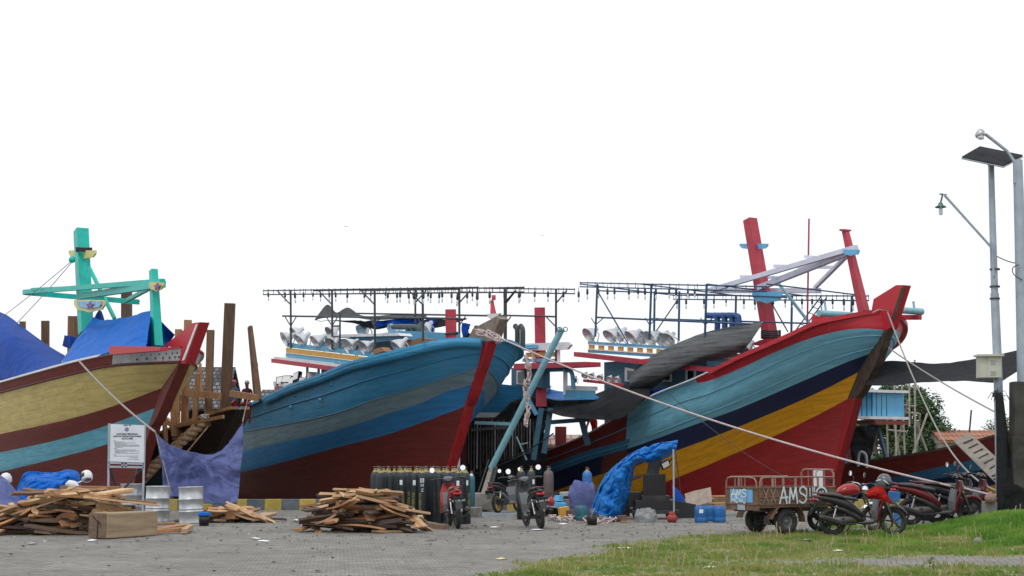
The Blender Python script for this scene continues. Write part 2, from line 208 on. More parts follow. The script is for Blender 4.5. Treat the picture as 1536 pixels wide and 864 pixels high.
# ---------------- mesh collector ----------------
ORI = {}
class G:
    def __init__(s): s.v = []; s.f = []; s.m = []; s.uv = []; s.sm = []
    def add(s, vs, fs, mi=0, uvs=None, smooth=False):
        o = len(s.v); s.v += [tuple(v) for v in vs]
        for k, f in enumerate(fs):
            s.f.append([o+i for i in f]); s.m.append(mi[k] if isinstance(mi, list) else mi); s.sm.append(smooth)
            s.uv.append([uvs[i] for i in f] if uvs else None)
        return s
    def box(s, c, size, rot=None, mi=0):
        x, y, z = [q/2 for q in size]; Rm = rot.to_matrix() if isinstance(rot, Euler) else (rot or Matrix.Identity(3)); c = Vector(c)
        vs = [c+Rm@Vector((a*x, b*y, d*z)) for a in (-1, 1) for b in (-1, 1) for d in (-1, 1)]
        return s.add(vs, [(0, 1, 3, 2), (4, 6, 7, 5), (0, 4, 5, 1), (2, 3, 7, 6), (0, 2, 6, 4), (1, 5, 7, 3)], mi)
    def beam(s, a, b, w, h, up=(0, 0, 1), mi=0, w1=None, h1=None):
        a = Vector(a); b = Vector(b); d = (b-a).normalized(); u = Vector(up)
        if abs(d.dot(u)) > .98: u = Vector((0, 1, 0))
        x = d.cross(u).normalized(); y = x.cross(d).normalized(); w1 = w if w1 is None else w1; h1 = h if h1 is None else h1
        vs = []
        for p, ww, hh in ((a, w, h), (b, w1, h1)):
            vs += [p+x*ww/2*i+y*hh/2*j for i, j in ((-1, -1), (1, -1), (1, 1), (-1, 1))]
        return s.add(vs, [(0, 3, 2, 1), (4, 5, 6, 7), (0, 1, 5, 4), (1, 2, 6, 5), (2, 3, 7, 6), (3, 0, 4, 7)], mi)
    def tube(s, pts, r, n=8, mi=0, cap=True):
        pts = [Vector(p) for p in pts]; k = len(pts); rs = r if isinstance(r, (list, tuple)) else [r]*k
        vs = []; t0 = (pts[1]-pts[0]).normalized(); x = t0.orthogonal().normalized()
        for i, p in enumerate(pts):
            t = (pts[min(i+1, k-1)]-pts[max(i-1, 0)]).normalized()
            x = (x-t*x.dot(t)); x = x.normalized() if x.length > 1e-6 else t.orthogonal().normalized(); y = t.cross(x)
            vs += [p+(x*math.cos(2*math.pi*j/n)+y*math.sin(2*math.pi*j/n))*rs[i] for j in range(n)]
        fs = [(i*n+j, i*n+(j+1) % n, (i+1)*n+(j+1) % n, (i+1)*n+j) for i in range(k-1) for j in range(n)]
        s.add(vs, fs, mi, smooth=True)
        if cap: s.add(vs[:n], [tuple(range(n))[::-1]], mi); s.add(vs[-n:], [tuple(range(n))], mi)
        return s
    def lathe(s, prof, c=(0, 0, 0), n=20, axis=None, mi=0, smooth=True):
        """prof: (radius, height) pairs; axis: direction"""
        c = Vector(c); ax = Vector(axis or (0, 0, 1)).normalized(); x = ax.orthogonal().normalized(); y = ax.cross(x)
        vs = [c+ax*h+(x*math.cos(2*math.pi*j/n)+y*math.sin(2*math.pi*j/n))*max(r, 1e-4) for r, h in prof for j in range(n)]
        fs = [(i*n+j, i*n+(j+1) % n, (i+1)*n+(j+1) % n, (i+1)*n+j) for i in range(len(prof)-1) for j in range(n)]
        mm = mi
        if isinstance(mi, list): mm = [mi[i] for i in range(len(prof)-1) for j in range(n)]
        return s.add(vs, fs, mm, smooth=smooth)
    def loft(s, secs, n=14, mi=0, pw=2.4):
        """secs: (x, y, z, halfwidth_y, halfheight_z) cross sections along x"""
        vs = []
        for (x, y, z, hw, hh) in secs:
            for j in range(n):
                a = 2*math.pi*j/n; c, d = math.cos(a), math.sin(a)
                vs.append((x, y+hw*math.copysign(abs(c)**(2/pw), c), z+hh*math.copysign(abs(d)**(2/pw), d)))
        k = len(secs); fs = [(i*n+j, i*n+(j+1) % n, (i+1)*n+(j+1) % n, (i+1)*n+j) for i in range(k-1) for j in range(n)]
        s.add(vs, fs, mi, smooth=True); s.add(vs[:n], [tuple(range(n))], mi); s.add(vs[-n:], [tuple(range(n))], mi); return s
    def prism(s, poly, off, mi=0):
        """poly: 3D points; off: vector to extrude by (centred)"""
        off = Vector(off)/2; n = len(poly); a = [Vector(p)-off for p in poly]; b = [Vector(p)+off for p in poly]
        fs = [tuple(range(n))[::-1], tuple(range(n, 2*n))]+[(i, (i+1) % n, n+(i+1) % n, n+i) for i in range(n)]
        return s.add(a+b, fs, mi)
    def grid(s, rows, mi=0, smooth=True, thick=0):
        nr, nc = len(rows), len(rows[0]); vs = [p for r in rows for p in r]
        fs = [(i*nc+j, i*nc+j+1, (i+1)*nc+j+1, (i+1)*nc+j) for i in range(nr-1) for j in range(nc-1)]
        return s.add(vs, fs, mi, smooth=smooth)
    def build(s, name, mats, parent=None, org=None, solid=0, bevel=0, local=False):
        if not isinstance(mats, (list, tuple)): mats = [mats]
        mats = [M[x] if isinstance(x, str) else x for x in mats]
        root = parent
        while root is not None and root.parent: root = root.parent
        if local: o0 = Vector((0, 0, 0))
        elif root is not None: o0 = ORI.get(root.name, Vector((0, 0, 0)))
        elif org is not None: o0 = Vector(org)
        else:
            A = np.array(s.v); o0 = Vector(((A[:, 0].min()+A[:, 0].max())/2, (A[:, 1].min()+A[:, 1].max())/2, A[:, 2].min()))
        me = bpy.data.meshes.new(name); me.from_pydata([tuple(Vector(v)-o0) for v in s.v], [], s.f)
        for m_ in mats: me.materials.append(m_)
        me.polygons.foreach_set('material_index', s.m); me.polygons.foreach_set('use_smooth', s.sm)
        if any(u is not None for u in s.uv):
            ul = me.uv_layers.new(name='UVMap'); flat = []
            for f, u in zip(s.f, s.uv):
                for k in range(len(f)): flat += list(u[k]) if u else [0, 0]
            ul.data.foreach_set('uv', flat)
        bm = bmesh.new(); bm.from_mesh(me)
        if len(bm.faces) < 60000: bmesh.ops.recalc_face_normals(bm, faces=bm.faces)
        bm.to_mesh(me); bm.free(); me.update()
        o = bpy.data.objects.new(name, me); COL.objects.link(o)
        if parent: o.parent = parent
        elif not local: o.location = o0; ORI[o.name] = o0
        if solid:
            md = o.modifiers.new('thickness', 'SOLIDIFY'); md.thickness = solid; md.offset = 0
        if bevel:
            md = o.modifiers.new('bevel', 'BEVEL'); md.width = bevel; md.segments = 2; md.limit_method = 'ANGLE'
        return o
def tag(o, label=None, cat=None, group=None, kind=None):
    if label: o['label'] = label
    if cat: o['category'] = cat
    if group: o['group'] = group
    if kind: o['kind'] = kind
    return o
def thing(name, label, cat, loc=(0, 0, 0), group=None, rz=0):
    o = bpy.data.objects.new(name, None); COL.objects.link(o); o.location = loc; o.rotation_euler = (0, 0, rz); o.empty_display_size = .3
    ORI[o.name] = Vector(loc) if rz == 0 else Vector((0, 0, 0))
    return tag(o, label, cat, group)
def dup(root, loc=None, rz=None, label=None, parent=None):
    r = root.copy(); COL.objects.link(r)
    if loc is not None: r.location = loc
    if rz is not None: r.rotation_euler = (r.rotation_euler[0], r.rotation_euler[1], rz)
    if label: r['label'] = label
    if parent: r.parent = parent
    for ch in root.children:
        c = ch.copy(); COL.objects.link(c); c.parent = r
        for g in ch.children:
            d = g.copy(); COL.objects.link(d); d.parent = c
    return r
def catm(pts, n):
    """resample a list of points with a Catmull-Rom curve"""
    A = [np.array(p, float) for p in pts]; A = [2*A[0]-A[1]]+A+[2*A[-1]-A[-2]]; out = []; k = len(A)-3
    for i in range(n):
        t = i/(n-1)*k; j = min(int(t), k-1); t -= j; p0, p1, p2, p3 = A[j:j+4]
        out.append(.5*((2*p1)+(-p0+p2)*t+(2*p0-5*p1+4*p2-p3)*t*t+(-p0+3*p1-3*p2+p3)*t**3))
    return out
from mathutils import noise as mnoise
def sheet(ctrl, nr, nc, amp=.05, fr=1.2, seed=0, dirn=(0, -1, .3)):
    rows = [catm(r, nc) for r in ctrl]; cols = [catm([rows[i][j] for i in range(len(rows))], nr) for j in range(nc)]
    g = G(); dv = Vector(dirn).normalized(); out = []
    for i in range(nr):
        row = []
        for j in range(nc):
            p = Vector(cols[j][i]); q = p*fr+Vector((seed, seed*2, 0))
            w_ = Vector((mnoise.noise(q*1.3), mnoise.noise(q*1.3+Vector((7, 0, 0))), 0))*.6; q = q+w_; p = p+dv*(mnoise.noise(q)+.5*mnoise.noise(q*2.3)-.65*abs(mnoise.noise(q*1.7+Vector((3, 1, 0))))-.12*abs(mnoise.noise(q*4.7)))*amp
            row.append(p)
        out.append(row)
    return g.grid(out)
def tarp(name, ctrl, m, label, cat='tarpaulin', nr=26, nc=36, amp=.06, fr=1.3, seed=0, group=None, parent=None, dirn=(0, -1, .3), solid=.012):
    nr = int(nr*1.5); nc = int(nc*1.5); amp = amp*1.3; seed = seed or len(label)
    o = sheet(ctrl, nr, nc, amp, fr, seed, dirn).build(name, m, parent, solid=solid)
    if parent is None: tag(o, label, cat, group)
    return o
def rope_pts(a, b, sag, n=24):
    a = Vector(a); b = Vector(b)
    return [a.lerp(b, i/(n-1))-Vector((0, 0, sag*4*(i/(n-1))*(1-i/(n-1)))) for i in range(n)]
def rope(a, b, sag, r, m, label, name='mooring_rope', cat='rope', group=None, n=24, parent=None):
    g = G().tube(rope_pts(a, b, sag, n), r, 6); o = g.build(name, m, parent)
    if parent is None: tag(o, label, cat, group)
    return o
def textmesh(body, size, mtx, m, parent, name='lettering', depth=.001, bold=0, align='CENTER'):
    cu = bpy.data.curves.new('t', 'FONT'); cu.body = body; cu.size = size; cu.extrude = depth; cu.align_x = align; cu.offset = bold; cu.resolution_u = 2
    t = bpy.data.objects.new('t', cu); COL.objects.link(t)
    dg = bpy.context.evaluated_depsgraph_get(); me = bpy.data.meshes.new_from_object(t.evaluated_get(dg)); me.name = name
    bpy.data.objects.remove(t); me.transform(mtx); me.materials.clear(); me.materials.append(M[m])
    o = bpy.data.objects.new(name, me); COL.objects.link(o); o.parent = parent; return o
# ---------------- boats ----------------
ALPHA = R(32)
def hermite(pts, x):
    pts = sorted(pts); xs = np.array([p[0] for p in pts], float); ys = np.array([p[1] for p in pts], float)
    if x <= xs[0]: return ys[0]+(x-xs[0])*(ys[1]-ys[0])/(xs[1]-xs[0])
    if x >= xs[-1]: return ys[-1]+(x-xs[-1])*(ys[-1]-ys[-2])/(xs[-1]-xs[-2])
    i = int(np.searchsorted(xs, x))-1; i = max(0, min(i, len(xs)-2)); sl = np.diff(ys)/np.diff(xs)
    m0 = sl[i] if i == 0 else (sl[i-1]+sl[i])/2; m1 = sl[i] if i == len(sl)-1 else (sl[i]+sl[i+1])/2
    h = xs[i+1]-xs[i]; t = (x-xs[i])/h
    return (2*t**3-3*t*t+1)*ys[i]+(t**3-2*t*t+t)*h*m0+(-2*t**3+3*t*t)*ys[i+1]+(t**3-t*t)*h*m1
class Boat:
    def __init__(s, name, label, foot, D, bmax=2.7, hw=.15, Ltop=1.1, Lbot=5.5, alpha=ALPHA, cat='fishing boat'):
        s.O = P(foot, 680, D); s.O.z = 0; s.foot = foot
        s.a = Vector((-math.sin(alpha), math.cos(alpha), 0)); s.n = Vector((-math.cos(alpha), -math.sin(alpha), 0))
        s.b = bmax; s.hw = hw; s.Lt = Ltop; s.Lb = Lbot
        s.root = thing(name, label, cat, tuple(s.O), 'wooden fishing boats hauled up side by side on the hard')
    def W(s, S, l, z): return s.O+s.a*S+s.n*l+Vector((0, 0, z))
    def loc(s, p): v = Vector(p)-s.O; return v.dot(s.a), v.dot(s.n), v.z
    def at(s, px, py, l=0.0):
        d = ray(px, py); t = (l-(CAM-s.O).dot(s.n))/d.dot(s.n); return CAM+d*t
    def br(s, w, S):
        w = max(0, min(1, w)); S = max(0, S)
        B = s.b*(.42+.58*w**.8); L = s.Lt+(s.Lb-s.Lt)*(1-w)**1.1
        return s.hw+(B-s.hw)*(1-math.exp(-S/L))
    def solve(s, px, py, w, s0):
        d = ray(px, py); a0 = (CAM-s.O).dot(s.a); da = d.dot(s.a); n0 = (CAM-s.O).dot(s.n); dn = d.dot(s.n)
        lo, hi = 15.0, 120.0
        for _ in range(46):
            t = (lo+hi)/2
            if n0+dn*t-s.br(w, a0+da*t-s0) > 0: lo = t
            else: hi = t
        return CAM+d*lo
    def hull(s, levels, ws, mats, rowmat, xend, outer, zbase=-.3, ncol=80, nsub=4, stem_mats=None, stem_row=None, stem_inner_base=None, sharp=1.6):
        K = len(levels); g = G(); px_rows = []
        us = [(i/(ncol-1))**sharp for i in range(ncol)]
        for lv in levels:
            x0 = lv[0][0]; px_rows.append([(x0+(xend-x0)*u, hermite(lv, x0+(xend-x0)*u)) for u in us])
        # base row on the ground
        xf = s.foot if stem_inner_base is None else stem_inner_base; br = []
        p0 = s.at(xf, 700, s.hw); s0 = s.loc(p0)[0]
        for u in us:
            tx = xf+(xend-xf)*u; lo, hi = s0-1, s0+45
            for _ in range(40):
                m_ = (lo+hi)/2; q = proj(s.W(m_, s.br(0, m_-s0), zbase))
                if q[0] > tx: lo = m_
                else: hi = m_
            br.append(proj(s.W(lo, s.br(0, lo-s0), zbase)))
        px_rows.append(br); wl = list(ws)+[0.0]
        rows = []; rowk = []
        for k in range(K):
            sub = nsub if k < K-1 else nsub+2
            for q in range(sub):
                t = q/sub; w = wl[k]+(wl[k+1]-wl[k])*t
                pr = [(a[0]+(b[0]-a[0])*t, a[1]+(b[1]-a[1])*t) for a, b in zip(px_rows[k], px_rows[k+1])]
                S0 = s.loc(s.at(*pr[0], s.hw))[0]; rows.append([s.solve(x, y, w, S0) for x, y in pr]); rowk.append((k, [x for x, y in pr]))
        S0 = s.loc(s.at(*br[0], s.hw))[0]; rows.append([s.solve(x, y, 0, S0) for x, y in br])
        L = [[s.loc(p) for p in r] for r in rows]
        # uv in metres
        for side in (1, -1):
            vs = []; uvs = []
            for r in L:
                for (S, l, z) in r: vs.append(s.W(S, l*side, z)); 
            for i, r in enumerate(L):
                for j, (S, l, z) in enumerate(r):
                    v = 0 if i == 0 else sum(math.hypot(L[q+1][j][1]-L[q][j][1], L[q+1][j][2]-L[q][j][2]) for q in range(i))
                    uvs.append((S, -v))
            fs = []; mi = []
            for i in range(len(L)-1):
                k, xs = rowk[i]
                for j in range(ncol-1):
                    fs.append((i*ncol+j, i*ncol+j+1, (i+1)*ncol+j+1, (i+1)*ncol+j)); mi.append(rowmat(k, (xs[j]+xs[j+1])/2))
            g.add(vs, fs, mi, uvs, True)
        # transom
        vs = []
        for r in L: S, l, z = r[-1]; vs += [s.W(S, l, z), s.W(S, -l, z)]
        g.add(vs, [(2*i, 2*i+1, 2*i+3, 2*i+2) for i in range(len(L)-1)], 0, [(p.x, p.z) for p in vs])
        s.hullo = g.build('hull', mats, s.root)
        s.L = L; s.top = L[0]
        # deck
        dk = G(); vs = []
        for j, (S, l, z) in enumerate(L[0]):
            zt = z-.5; q = L[-1][j]
            for r in L:
                if r[j][2] <= zt: q = r[j]; break
            hwd = min(max(q[1]-.12, .01), max(l-.12, .01)); vs += [s.W(q[0]+.15, hwd, zt), s.W(q[0]+.15, -hwd, zt)]
        dk.add(vs, [(2*i, 2*i+1, 2*i+3, 2*i+2) for i in range(ncol-1)], 0); dk.build('deck', 'oldwood', s.root)
        # stem
        rin = [L[i][0] for i in range(len(L))]; so_ = []
        ok = sorted(outer, key=lambda p: p[1]); ys = [p[1] for p in ok]; xs = [p[0] for p in ok]
        for (S, l, z) in rin:
            lo, hi = ys[0], ys[-1]+60
            # outer edge point at the same height z, on the far face
            best = None
            for q in range(60):
                y = lo+(hi-lo)*q/59; x = float(np.interp(y, ys, xs)); c = s.loc(s.at(x, y, -s.hw))
                if best is None or abs(c[2]-z) < best[0]: best = (abs(c[2]-z), c[0])
            so_.append(min(best[1], S-.06))
        # smooth
        for _ in range(3): so_ = [so_[0]]+[(so_[i-1]+so_[i]*2+so_[i+1])/4 for i in range(1, len(so_)-1)]+[so_[-1]]
        st = G(); hw = s.hw
        for i in range(len(rin)-1):
            (S1, _, z1), (S2, _, z2) = rin[i], rin[i+1]; o1, o2 = so_[i], so_[i+1]; e = hw+.012
            q = [s.W(S1+.05, e, z1), s.W(o1, e, z1), s.W(o1, -e, z1), s.W(S1+.05, -e, z1), s.W(S2+.05, e, z2), s.W(o2, e, z2), s.W(o2, -e, z2), s.W(S2+.05, -e, z2)]
            mi = stem_row(rowk[i][0], z1) if stem_row else 0
            st.add(q, [(0, 1, 5, 4), (1, 2, 6, 5), (2, 3, 7, 6)], mi, [(p.z*.6, p.x) for p in q])
        st.build('stem', stem_mats or ['stemred'], s.root); s.so = so_
    def strake(s, w_row, r, m, j0=0, j1=None, name='rubbing_strake', sides=(1, -1), lift=0):
        r_ = s.L[w_row]; j1 = j1 or len(r_)-1
        for sd_ in sides:
            g = G(); g.tube([s.W(S, (l+r*.25)*sd_, z+lift) for (S, l, z) in r_[j0:j1]], r, 6); g.build(name, m, s.root)
    def rail(s, w, h, m, j0=0, j1=None, name='cap_rail', lift=0, out=0.0, sides=(1, -1)):
        r_ = s.L[0]; j1 = j1 or len(r_)
        for sd_ in sides:
            g = G(); secs = []
            for (S, l, z) in r_[j0:j1]:
                ll = l+out; secs.append([s.W(S, (ll+w/2)*sd_, z+lift), s.W(S, (ll+w/2)*sd_, z+lift+h), s.W(S, (ll-w/2)*sd_, z+lift+h), s.W(S, (ll-w/2)*sd_, z+lift)])
            vs = [p for q in secs for p in q]; n = len(secs)
            fs = [(i*4+k, i*4+(k+1) % 4, i*4+4+(k+1) % 4, i*4+4+k) for i in range(n-1) for k in range(4)]+[(0, 1, 2, 3), (n*4-4, n*4-3, n*4-2, n*4-1)]
            g.add(vs, fs, 0, [(s.loc(p)[0], p.z) for p in vs]); g.build(name, m, s.root)
    def plate(s, pix, l, th, m, name, parent=None):
        """flat board in a fore and aft plane, outline given by pixels"""
        g = G().prism([s.at(x, y, l) for x, y in pix], s.n*th); return g.build(name, m, parent or s.root)
    def beam(s, a, b, w, h, m, name, la=0, lb=None, parent=None, w1=None, h1=None, up=(0, 0, 1)):
        lb = la if lb is None else lb
        return G().beam(s.at(a[0], a[1], la), s.at(b[0], b[1], lb), w, h, up, w1=w1, h1=h1).build(name, m, parent or s.root)
# lamps
def lampmeshes():
    g = G(); g.lathe([(.31, .0), (.30, .03), (.24, .16), (.15, .30), (.085, .37), (.08, .50), (.05, .53), (.0, .53)], n=18)
    g.lathe([(.305, .005), (.27, .10), (.18, .23), (.08, .31), (.0, .31)], n=18, mi=1); g.lathe([(.0, .30), (.05, .28), (.06, .16), (.0, .08)], n=10, mi=2)
    a = g.build('flood_lamp', ['alu', 'lampin', 'bulb'], local=True)
    RT = Euler((R(57), 0, R(126))).to_matrix().transposed(); f_ = RT@Vector((.34, .0, -.36)); g = G(); g.tube([(.0, 0, .40), RT@Vector((.42, .05, .02)), f_], .022, 5); g.tube([(0, 0, .06), f_], .018, 5)
    b = g.build('bracket', 'galvpole', local=True); b.parent = a
    g = G(); g.tube([(0, 0, .14), (0, 0, -.02)], .010, 5); g.lathe([(.02, 0), (.038, -.03), (.04, -.17), (.025, -.20)], n=8)
    g.lathe([(.02, -.20), (.028, -.24), (.028, -.33), (.01, -.37), (0, -.37)], n=8, mi=1)
    c = g.build('hanging_lamp', ['steel_dk', 'bulb'], local=True)
    g = G(); g.box((0, 0, 0), (.46, .16, .34)); g.box((0, -.085, 0), (.40, .012, .28), mi=1); g.tube([(-.26, 0, 0), (-.26, 0, -.26), (.26, 0, -.26), (.26, 0, 0)], .015, 5, mi=2)
    d = g.build('box_floodlight', ['black', 'lampin', 'galvpole'], local=True)
    return a, b, c, d
LAMP, LBR, HANG, BOXL = lampmeshes()
USED = set()
def place(proto, parent, p, rot=(0, 0, 0), sc=1.0):
    root = parent
    while root.parent: root = root.parent
    if proto.name not in USED: USED.add(proto.name); o = proto
    else:
        o = proto.copy(); COL.objects.link(o)
        for ch in proto.children: c = ch.copy(); COL.objects.link(c); c.parent = o
    o.parent = parent; o.location = Vector(p)-ORI[root.name]; o.rotation_euler = rot; o.scale = (sc, sc, sc); return o
def floodlamp(parent, p, yaw=0, tilt=52, sc=1.0):

    # opening faces down-left toward the water side
    return place(LAMP, parent, Vector(p)+Vector((-.08, 0, -.05)), (R(tilt+9), 0, R(174+yaw)), sc)
def railtruss(g, pts, r=.025, drop=.16, step=.5):
    """twin tube rail with little uprights"""
    for a, b in zip(pts[:-1], pts[1:]):
        a = Vector(a); b = Vector(b); g.tube([a, b], r, 6); d = Vector((0, 0, drop)); g.tube([a-d, b-d], r, 6); n = max(1, int((b-a).length/step))
        for i in range(n+1):
            q = a.lerp(b, i/n); g.tube([q+Vector((0, 0, .05)), q-d], .014, 4)

# ---- boat 2: big blue boat in the middle ----
b2 = Boat('fishing_boat', 'blue boat with grey band, maroon bottom and red stem, rising behind the gas cylinders', 664, 53, 2.75, Ltop=.95, Lbot=5)
b2.hull([[(727, 508), (692, 506.5), (661, 510), (610, 522), (566, 533), (526, 544), (482, 562), (434, 579), (390, 600), (360, 613), (320, 630)],
         [(717, 551), (673, 566), (600, 589), (562, 600), (500, 621), (430, 636), (362, 648), (320, 655)],
         [(708, 577), (661, 591), (634, 604), (583, 620), (500, 647), (430, 662), (363, 677), (320, 685)],
         [(697, 610), (583, 651), (506, 671), (430, 692), (363, 708), (320, 716)]],
        [1, .80, .67, .5], ['blue', 'grey', 'blue2', 'maroon'], lambda k, x: k, 318,
        [(756, 478), (748, 496), (743, 527), (727, 567), (712, 618), (697, 660), (684, 700), (672, 745), (668, 760)], stem_mats=['stemred'], stem_inner_base=652)
b2.rail(.20, .10, 'rimblue', out=.02, lift=-.09); b2.strake(2, .028, 'strake_blue'); b2.strake(4, .018, 'strake_grey')
g = G(); r_ = b2.L[0]
vs = []; 
for (S, l, z) in r_[3:70]: vs += [b2.W(S, l+.10, z-.02), b2.W(S, l+.035, z-.30)]
for k_ in (0,):
    fs = [(2*i, 2*i+1, 2*i+3, 2*i+2) for i in range(len(vs)//2-1)]
    g.add(vs, fs, 0, [(b2.loc(p)[0], p.z) for p in vs], True); g.build('rim_board', 'rimblue', b2.root, solid=.04)
b2.plate([(709, 507), (716, 493), (752, 474.5), (756, 479), (750, 494), (744, 512), (728, 512)], 0, .34, 'oldwood', 'stem_head')
# bolts on the hull side
for (x, y) in ((398, 596), (418, 601), (443, 593), (469, 582), (497, 577), (522, 562), (545, 555), (436, 611), (480, 600)):
    p = b2.solve(x, y, .93, b2.loc(b2.at(725, 518, .15))[0]); g = G(); g.lathe([(.09, 0), (.06, .04), (0, .05)], p, 10, b2.n); g.build('bolt_head', 'blue', b2.root)
# superstructure of boat 2: lamp house at the stern, side rails with lamps
def board(bt, pix, l, th, m, name, parent=None): return bt.plate(pix, l, th, m, name, parent)
L2 = 1.9
h2 = board(b2, [(432, 514), (566, 529), (566, 536), (432, 521)], L2, .08, 'cabinblue', 'upper_rail')
board(b2, [(430, 521.5), (562, 537), (550, 543), (430, 529)], L2+.05, .06, 'ochre', 'yellow_rail_board')
board(b2, [(430, 529.5), (548, 543.5), (538, 549), (430, 536)], L2, .08, 'cabinblue', 'lower_rail')
board(b2, [(416, 535), (530, 549), (528, 553), (416, 538.5)], L2+.1, .3, 'white', 'roof_edge_board')
board(b2, [(413, 538), (522, 552), (510, 557), (413, 544)], L2+.15, .35, 'pink_red', 'red_fascia')
def housebox(bt, pxl, pxr, ytop, ybot, l, m, name, mi=0, depth=None):
    a = bt.loc(bt.at(pxl, ytop, l)); c = bt.loc(bt.at(pxr, ytop, l)); zb = bt.loc(bt.at(pxl, ybot, l))[2]; l2 = -l if depth is None else l-depth
    s0, s1 = a[0], c[0]; z = (a[2]+c[2])/2; g = G(); vs = [bt.W(S, q, zz) for S in (s0, s1) for q in (l, l2) for zz in (zb, z)]
    g.add(vs, [(0, 1, 3, 2), (4, 6, 7, 5), (0, 4, 5, 1), (2, 3, 7, 6), (0, 2, 6, 4), (1, 5, 7, 3)], 0); return g.build(name, m, bt.root)
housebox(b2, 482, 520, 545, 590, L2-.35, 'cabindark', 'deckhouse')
housebox(b2, 480, 600, 505, 525, 1.2, 'cabinblue', 'wheelhouse')
board(b2, [(478, 503), (606, 500), (610, 504), (480, 507)], 1.25, .5, 'white', 'wheelhouse_roof')
for x in (461, 478): b2.beam((x, 549), (x, 580), .09, .09, 'pipeblue', 'roof_post', L2)
board(b2, [(415, 572), (470, 580), (470, 587), (415, 578)], L2+.1, .3, 'white', 'side_deck_edge'); board(b2, [(415, 578), (470, 587), (470, 595), (415, 585)], L2+.15, .2, 'pink_red', 'lower_fascia')
board(b2, [(415, 585), (460, 594), (460, 600), (415, 592)], L2+.15, .2, 'ochre', 'lower_yellow_board')
for x, y in ((423, 573), (431, 572), (440, 574), (446, 567), (455, 575), (468, 567), (450, 582)): place(BOXL, b2.root, b2.at(x, y-2, L2+.1), (R(random.uniform(-30, 10)), R(random.uniform(-12, 12)), R(random.uniform(-60, 20))), .95)
for i, (x, y) in enumerate(((431, 511), (455, 514), (478, 516), (502, 519), (527, 522), (551, 525), (600, 524), (445, 503), (500, 502), (547, 500), (593, 499), (640, 497))):
    floodlamp(b2.root, b2.at(x-2, y-4, L2+.1 if i < 7 else -.6), random.uniform(-60, -35), random.uniform(38, 58), 1.0)
# exhaust stacks
def stacks(bt, xs, ytop, ybot, l, m, r=.11, bendpx=14, name='exhaust_pipe'):
    for x in xs:
        a = bt.at(x, ybot, l); b = bt.at(x, ytop+6, l); c = bt.at(x-3, ytop+1, l); d = bt.at(x-bendpx, ytop, l); G().tube(catm([a, b, c, d], 14), r, 10).build(name, m, bt.root)
stacks(b2, (612, 620, 628), 490, 515, .2, 'pipe_gn', .10, 22)
stacks(b2, (776, 784), 489, 522, -2.0, 'pipe_gn', .09, 2)
# lamp rack of boat 2
rk = G(); A = lambda x, y, l: b2.at(x, y, l)
ln, lf = 2.0, -1.5
railtruss(rk, [A(395, 436, ln), A(717, 431, ln)]); railtruss(rk, [A(540, 435, lf), A(786, 431, lf)])
for x in (395, 470, 540): rk.tube([A(x, 436, ln), A(x+150, 434, lf)], .025, 5)
for x, yb in ((436, 522), (498, 524), (562, 528), (634, 512)): rk.tube([A(x, 436, ln), A(x+(.5), yb, ln)], .042, 6)
for x, yb in ((623, 500), (689, 508), (757, 508)): rk.tube([A(x, 434, lf), A(x, yb, lf)], .042, 6)
for x, l in ((436, ln), (498, ln), (562, ln), (634, ln)):
    rk.tube([A(x-20, 436, l), A(x, 457, l)], .028, 5); rk.tube([A(x-8, 476, l), A(x, 489, l)], .022, 5); rk.tube([A(x+8, 476, l), A(x, 489, l)], .022, 5)
for x in (623, 689, 757): rk.tube([A(x+16, 436, lf), A(x, 454, lf)], .028, 5); rk.tube([A(x+9, 475, lf), A(x, 488, lf)], .022, 5)
rk.tube([A(424, 474, ln), A(690, 478, ln)], .035, 6); rk.tube([A(530, 470, lf), A(760, 474, lf)], .035, 6); rk.tube([A(510, 470, ln), A(510, 520, ln)], .035, 6); rk.tube([A(498, 489, ln), A(510, 489, ln)], .03, 6); rk.tube([A(498, 505, ln), A(510, 505, ln)], .03, 6)
rack2 = rk.build('lamp_rack', 'steel_dk', b2.root)
for x in list(range(402, 716, 13)):
    if random.random() < .85: place(HANG, rack2, A(x+random.uniform(-3, 3), 438.5, ln), (random.gauss(0, .07), random.gauss(0, .07), 0), random.uniform(.85, 1.2))
for x in range(556, 786, 22): place(HANG, rack2, A(x+random.uniform(-4, 4), 437, lf), (0, 0, 0), random.uniform(.9, 1.2))
# bow bitts, mast
b2.beam((676, 465), (677, 510), .36, .36, 'pink_red', 'mooring_bitt', .2)
g = G(); g.tube(catm([b2.at(668, 498+i % 2*3, .45) if i % 2 else b2.at(686, 499+i % 3, .45) for i in range(7)], 40), .035, 6); g.build('bitt_lashing', 'rope_dark', b2.root)
b2.beam((738, 451), (740, 471), .10, .10, 'pink_red', 'signal_mast', -.4, w1=.2, h1=.2)
board(b2, [(731, 471), (751, 470), (746, 477), (736, 478)], -.3, .1, 'white', 'mast_board'); G().lathe([(.07, 0), (.07, .16), (0, .16)], b2.at(740.5, 450, -.4), 10).build('mast_lamp', 'pink_red', b2.root)
board(b2, [(608, 516), (634, 507), (652, 509), (652, 513), (612, 522)], .9, .3, 'newwood', 'timber_board'); board(b2, [(565, 525), (578, 521), (582, 527), (566, 532)], L2, .3, 'newwood', 'timber_board')
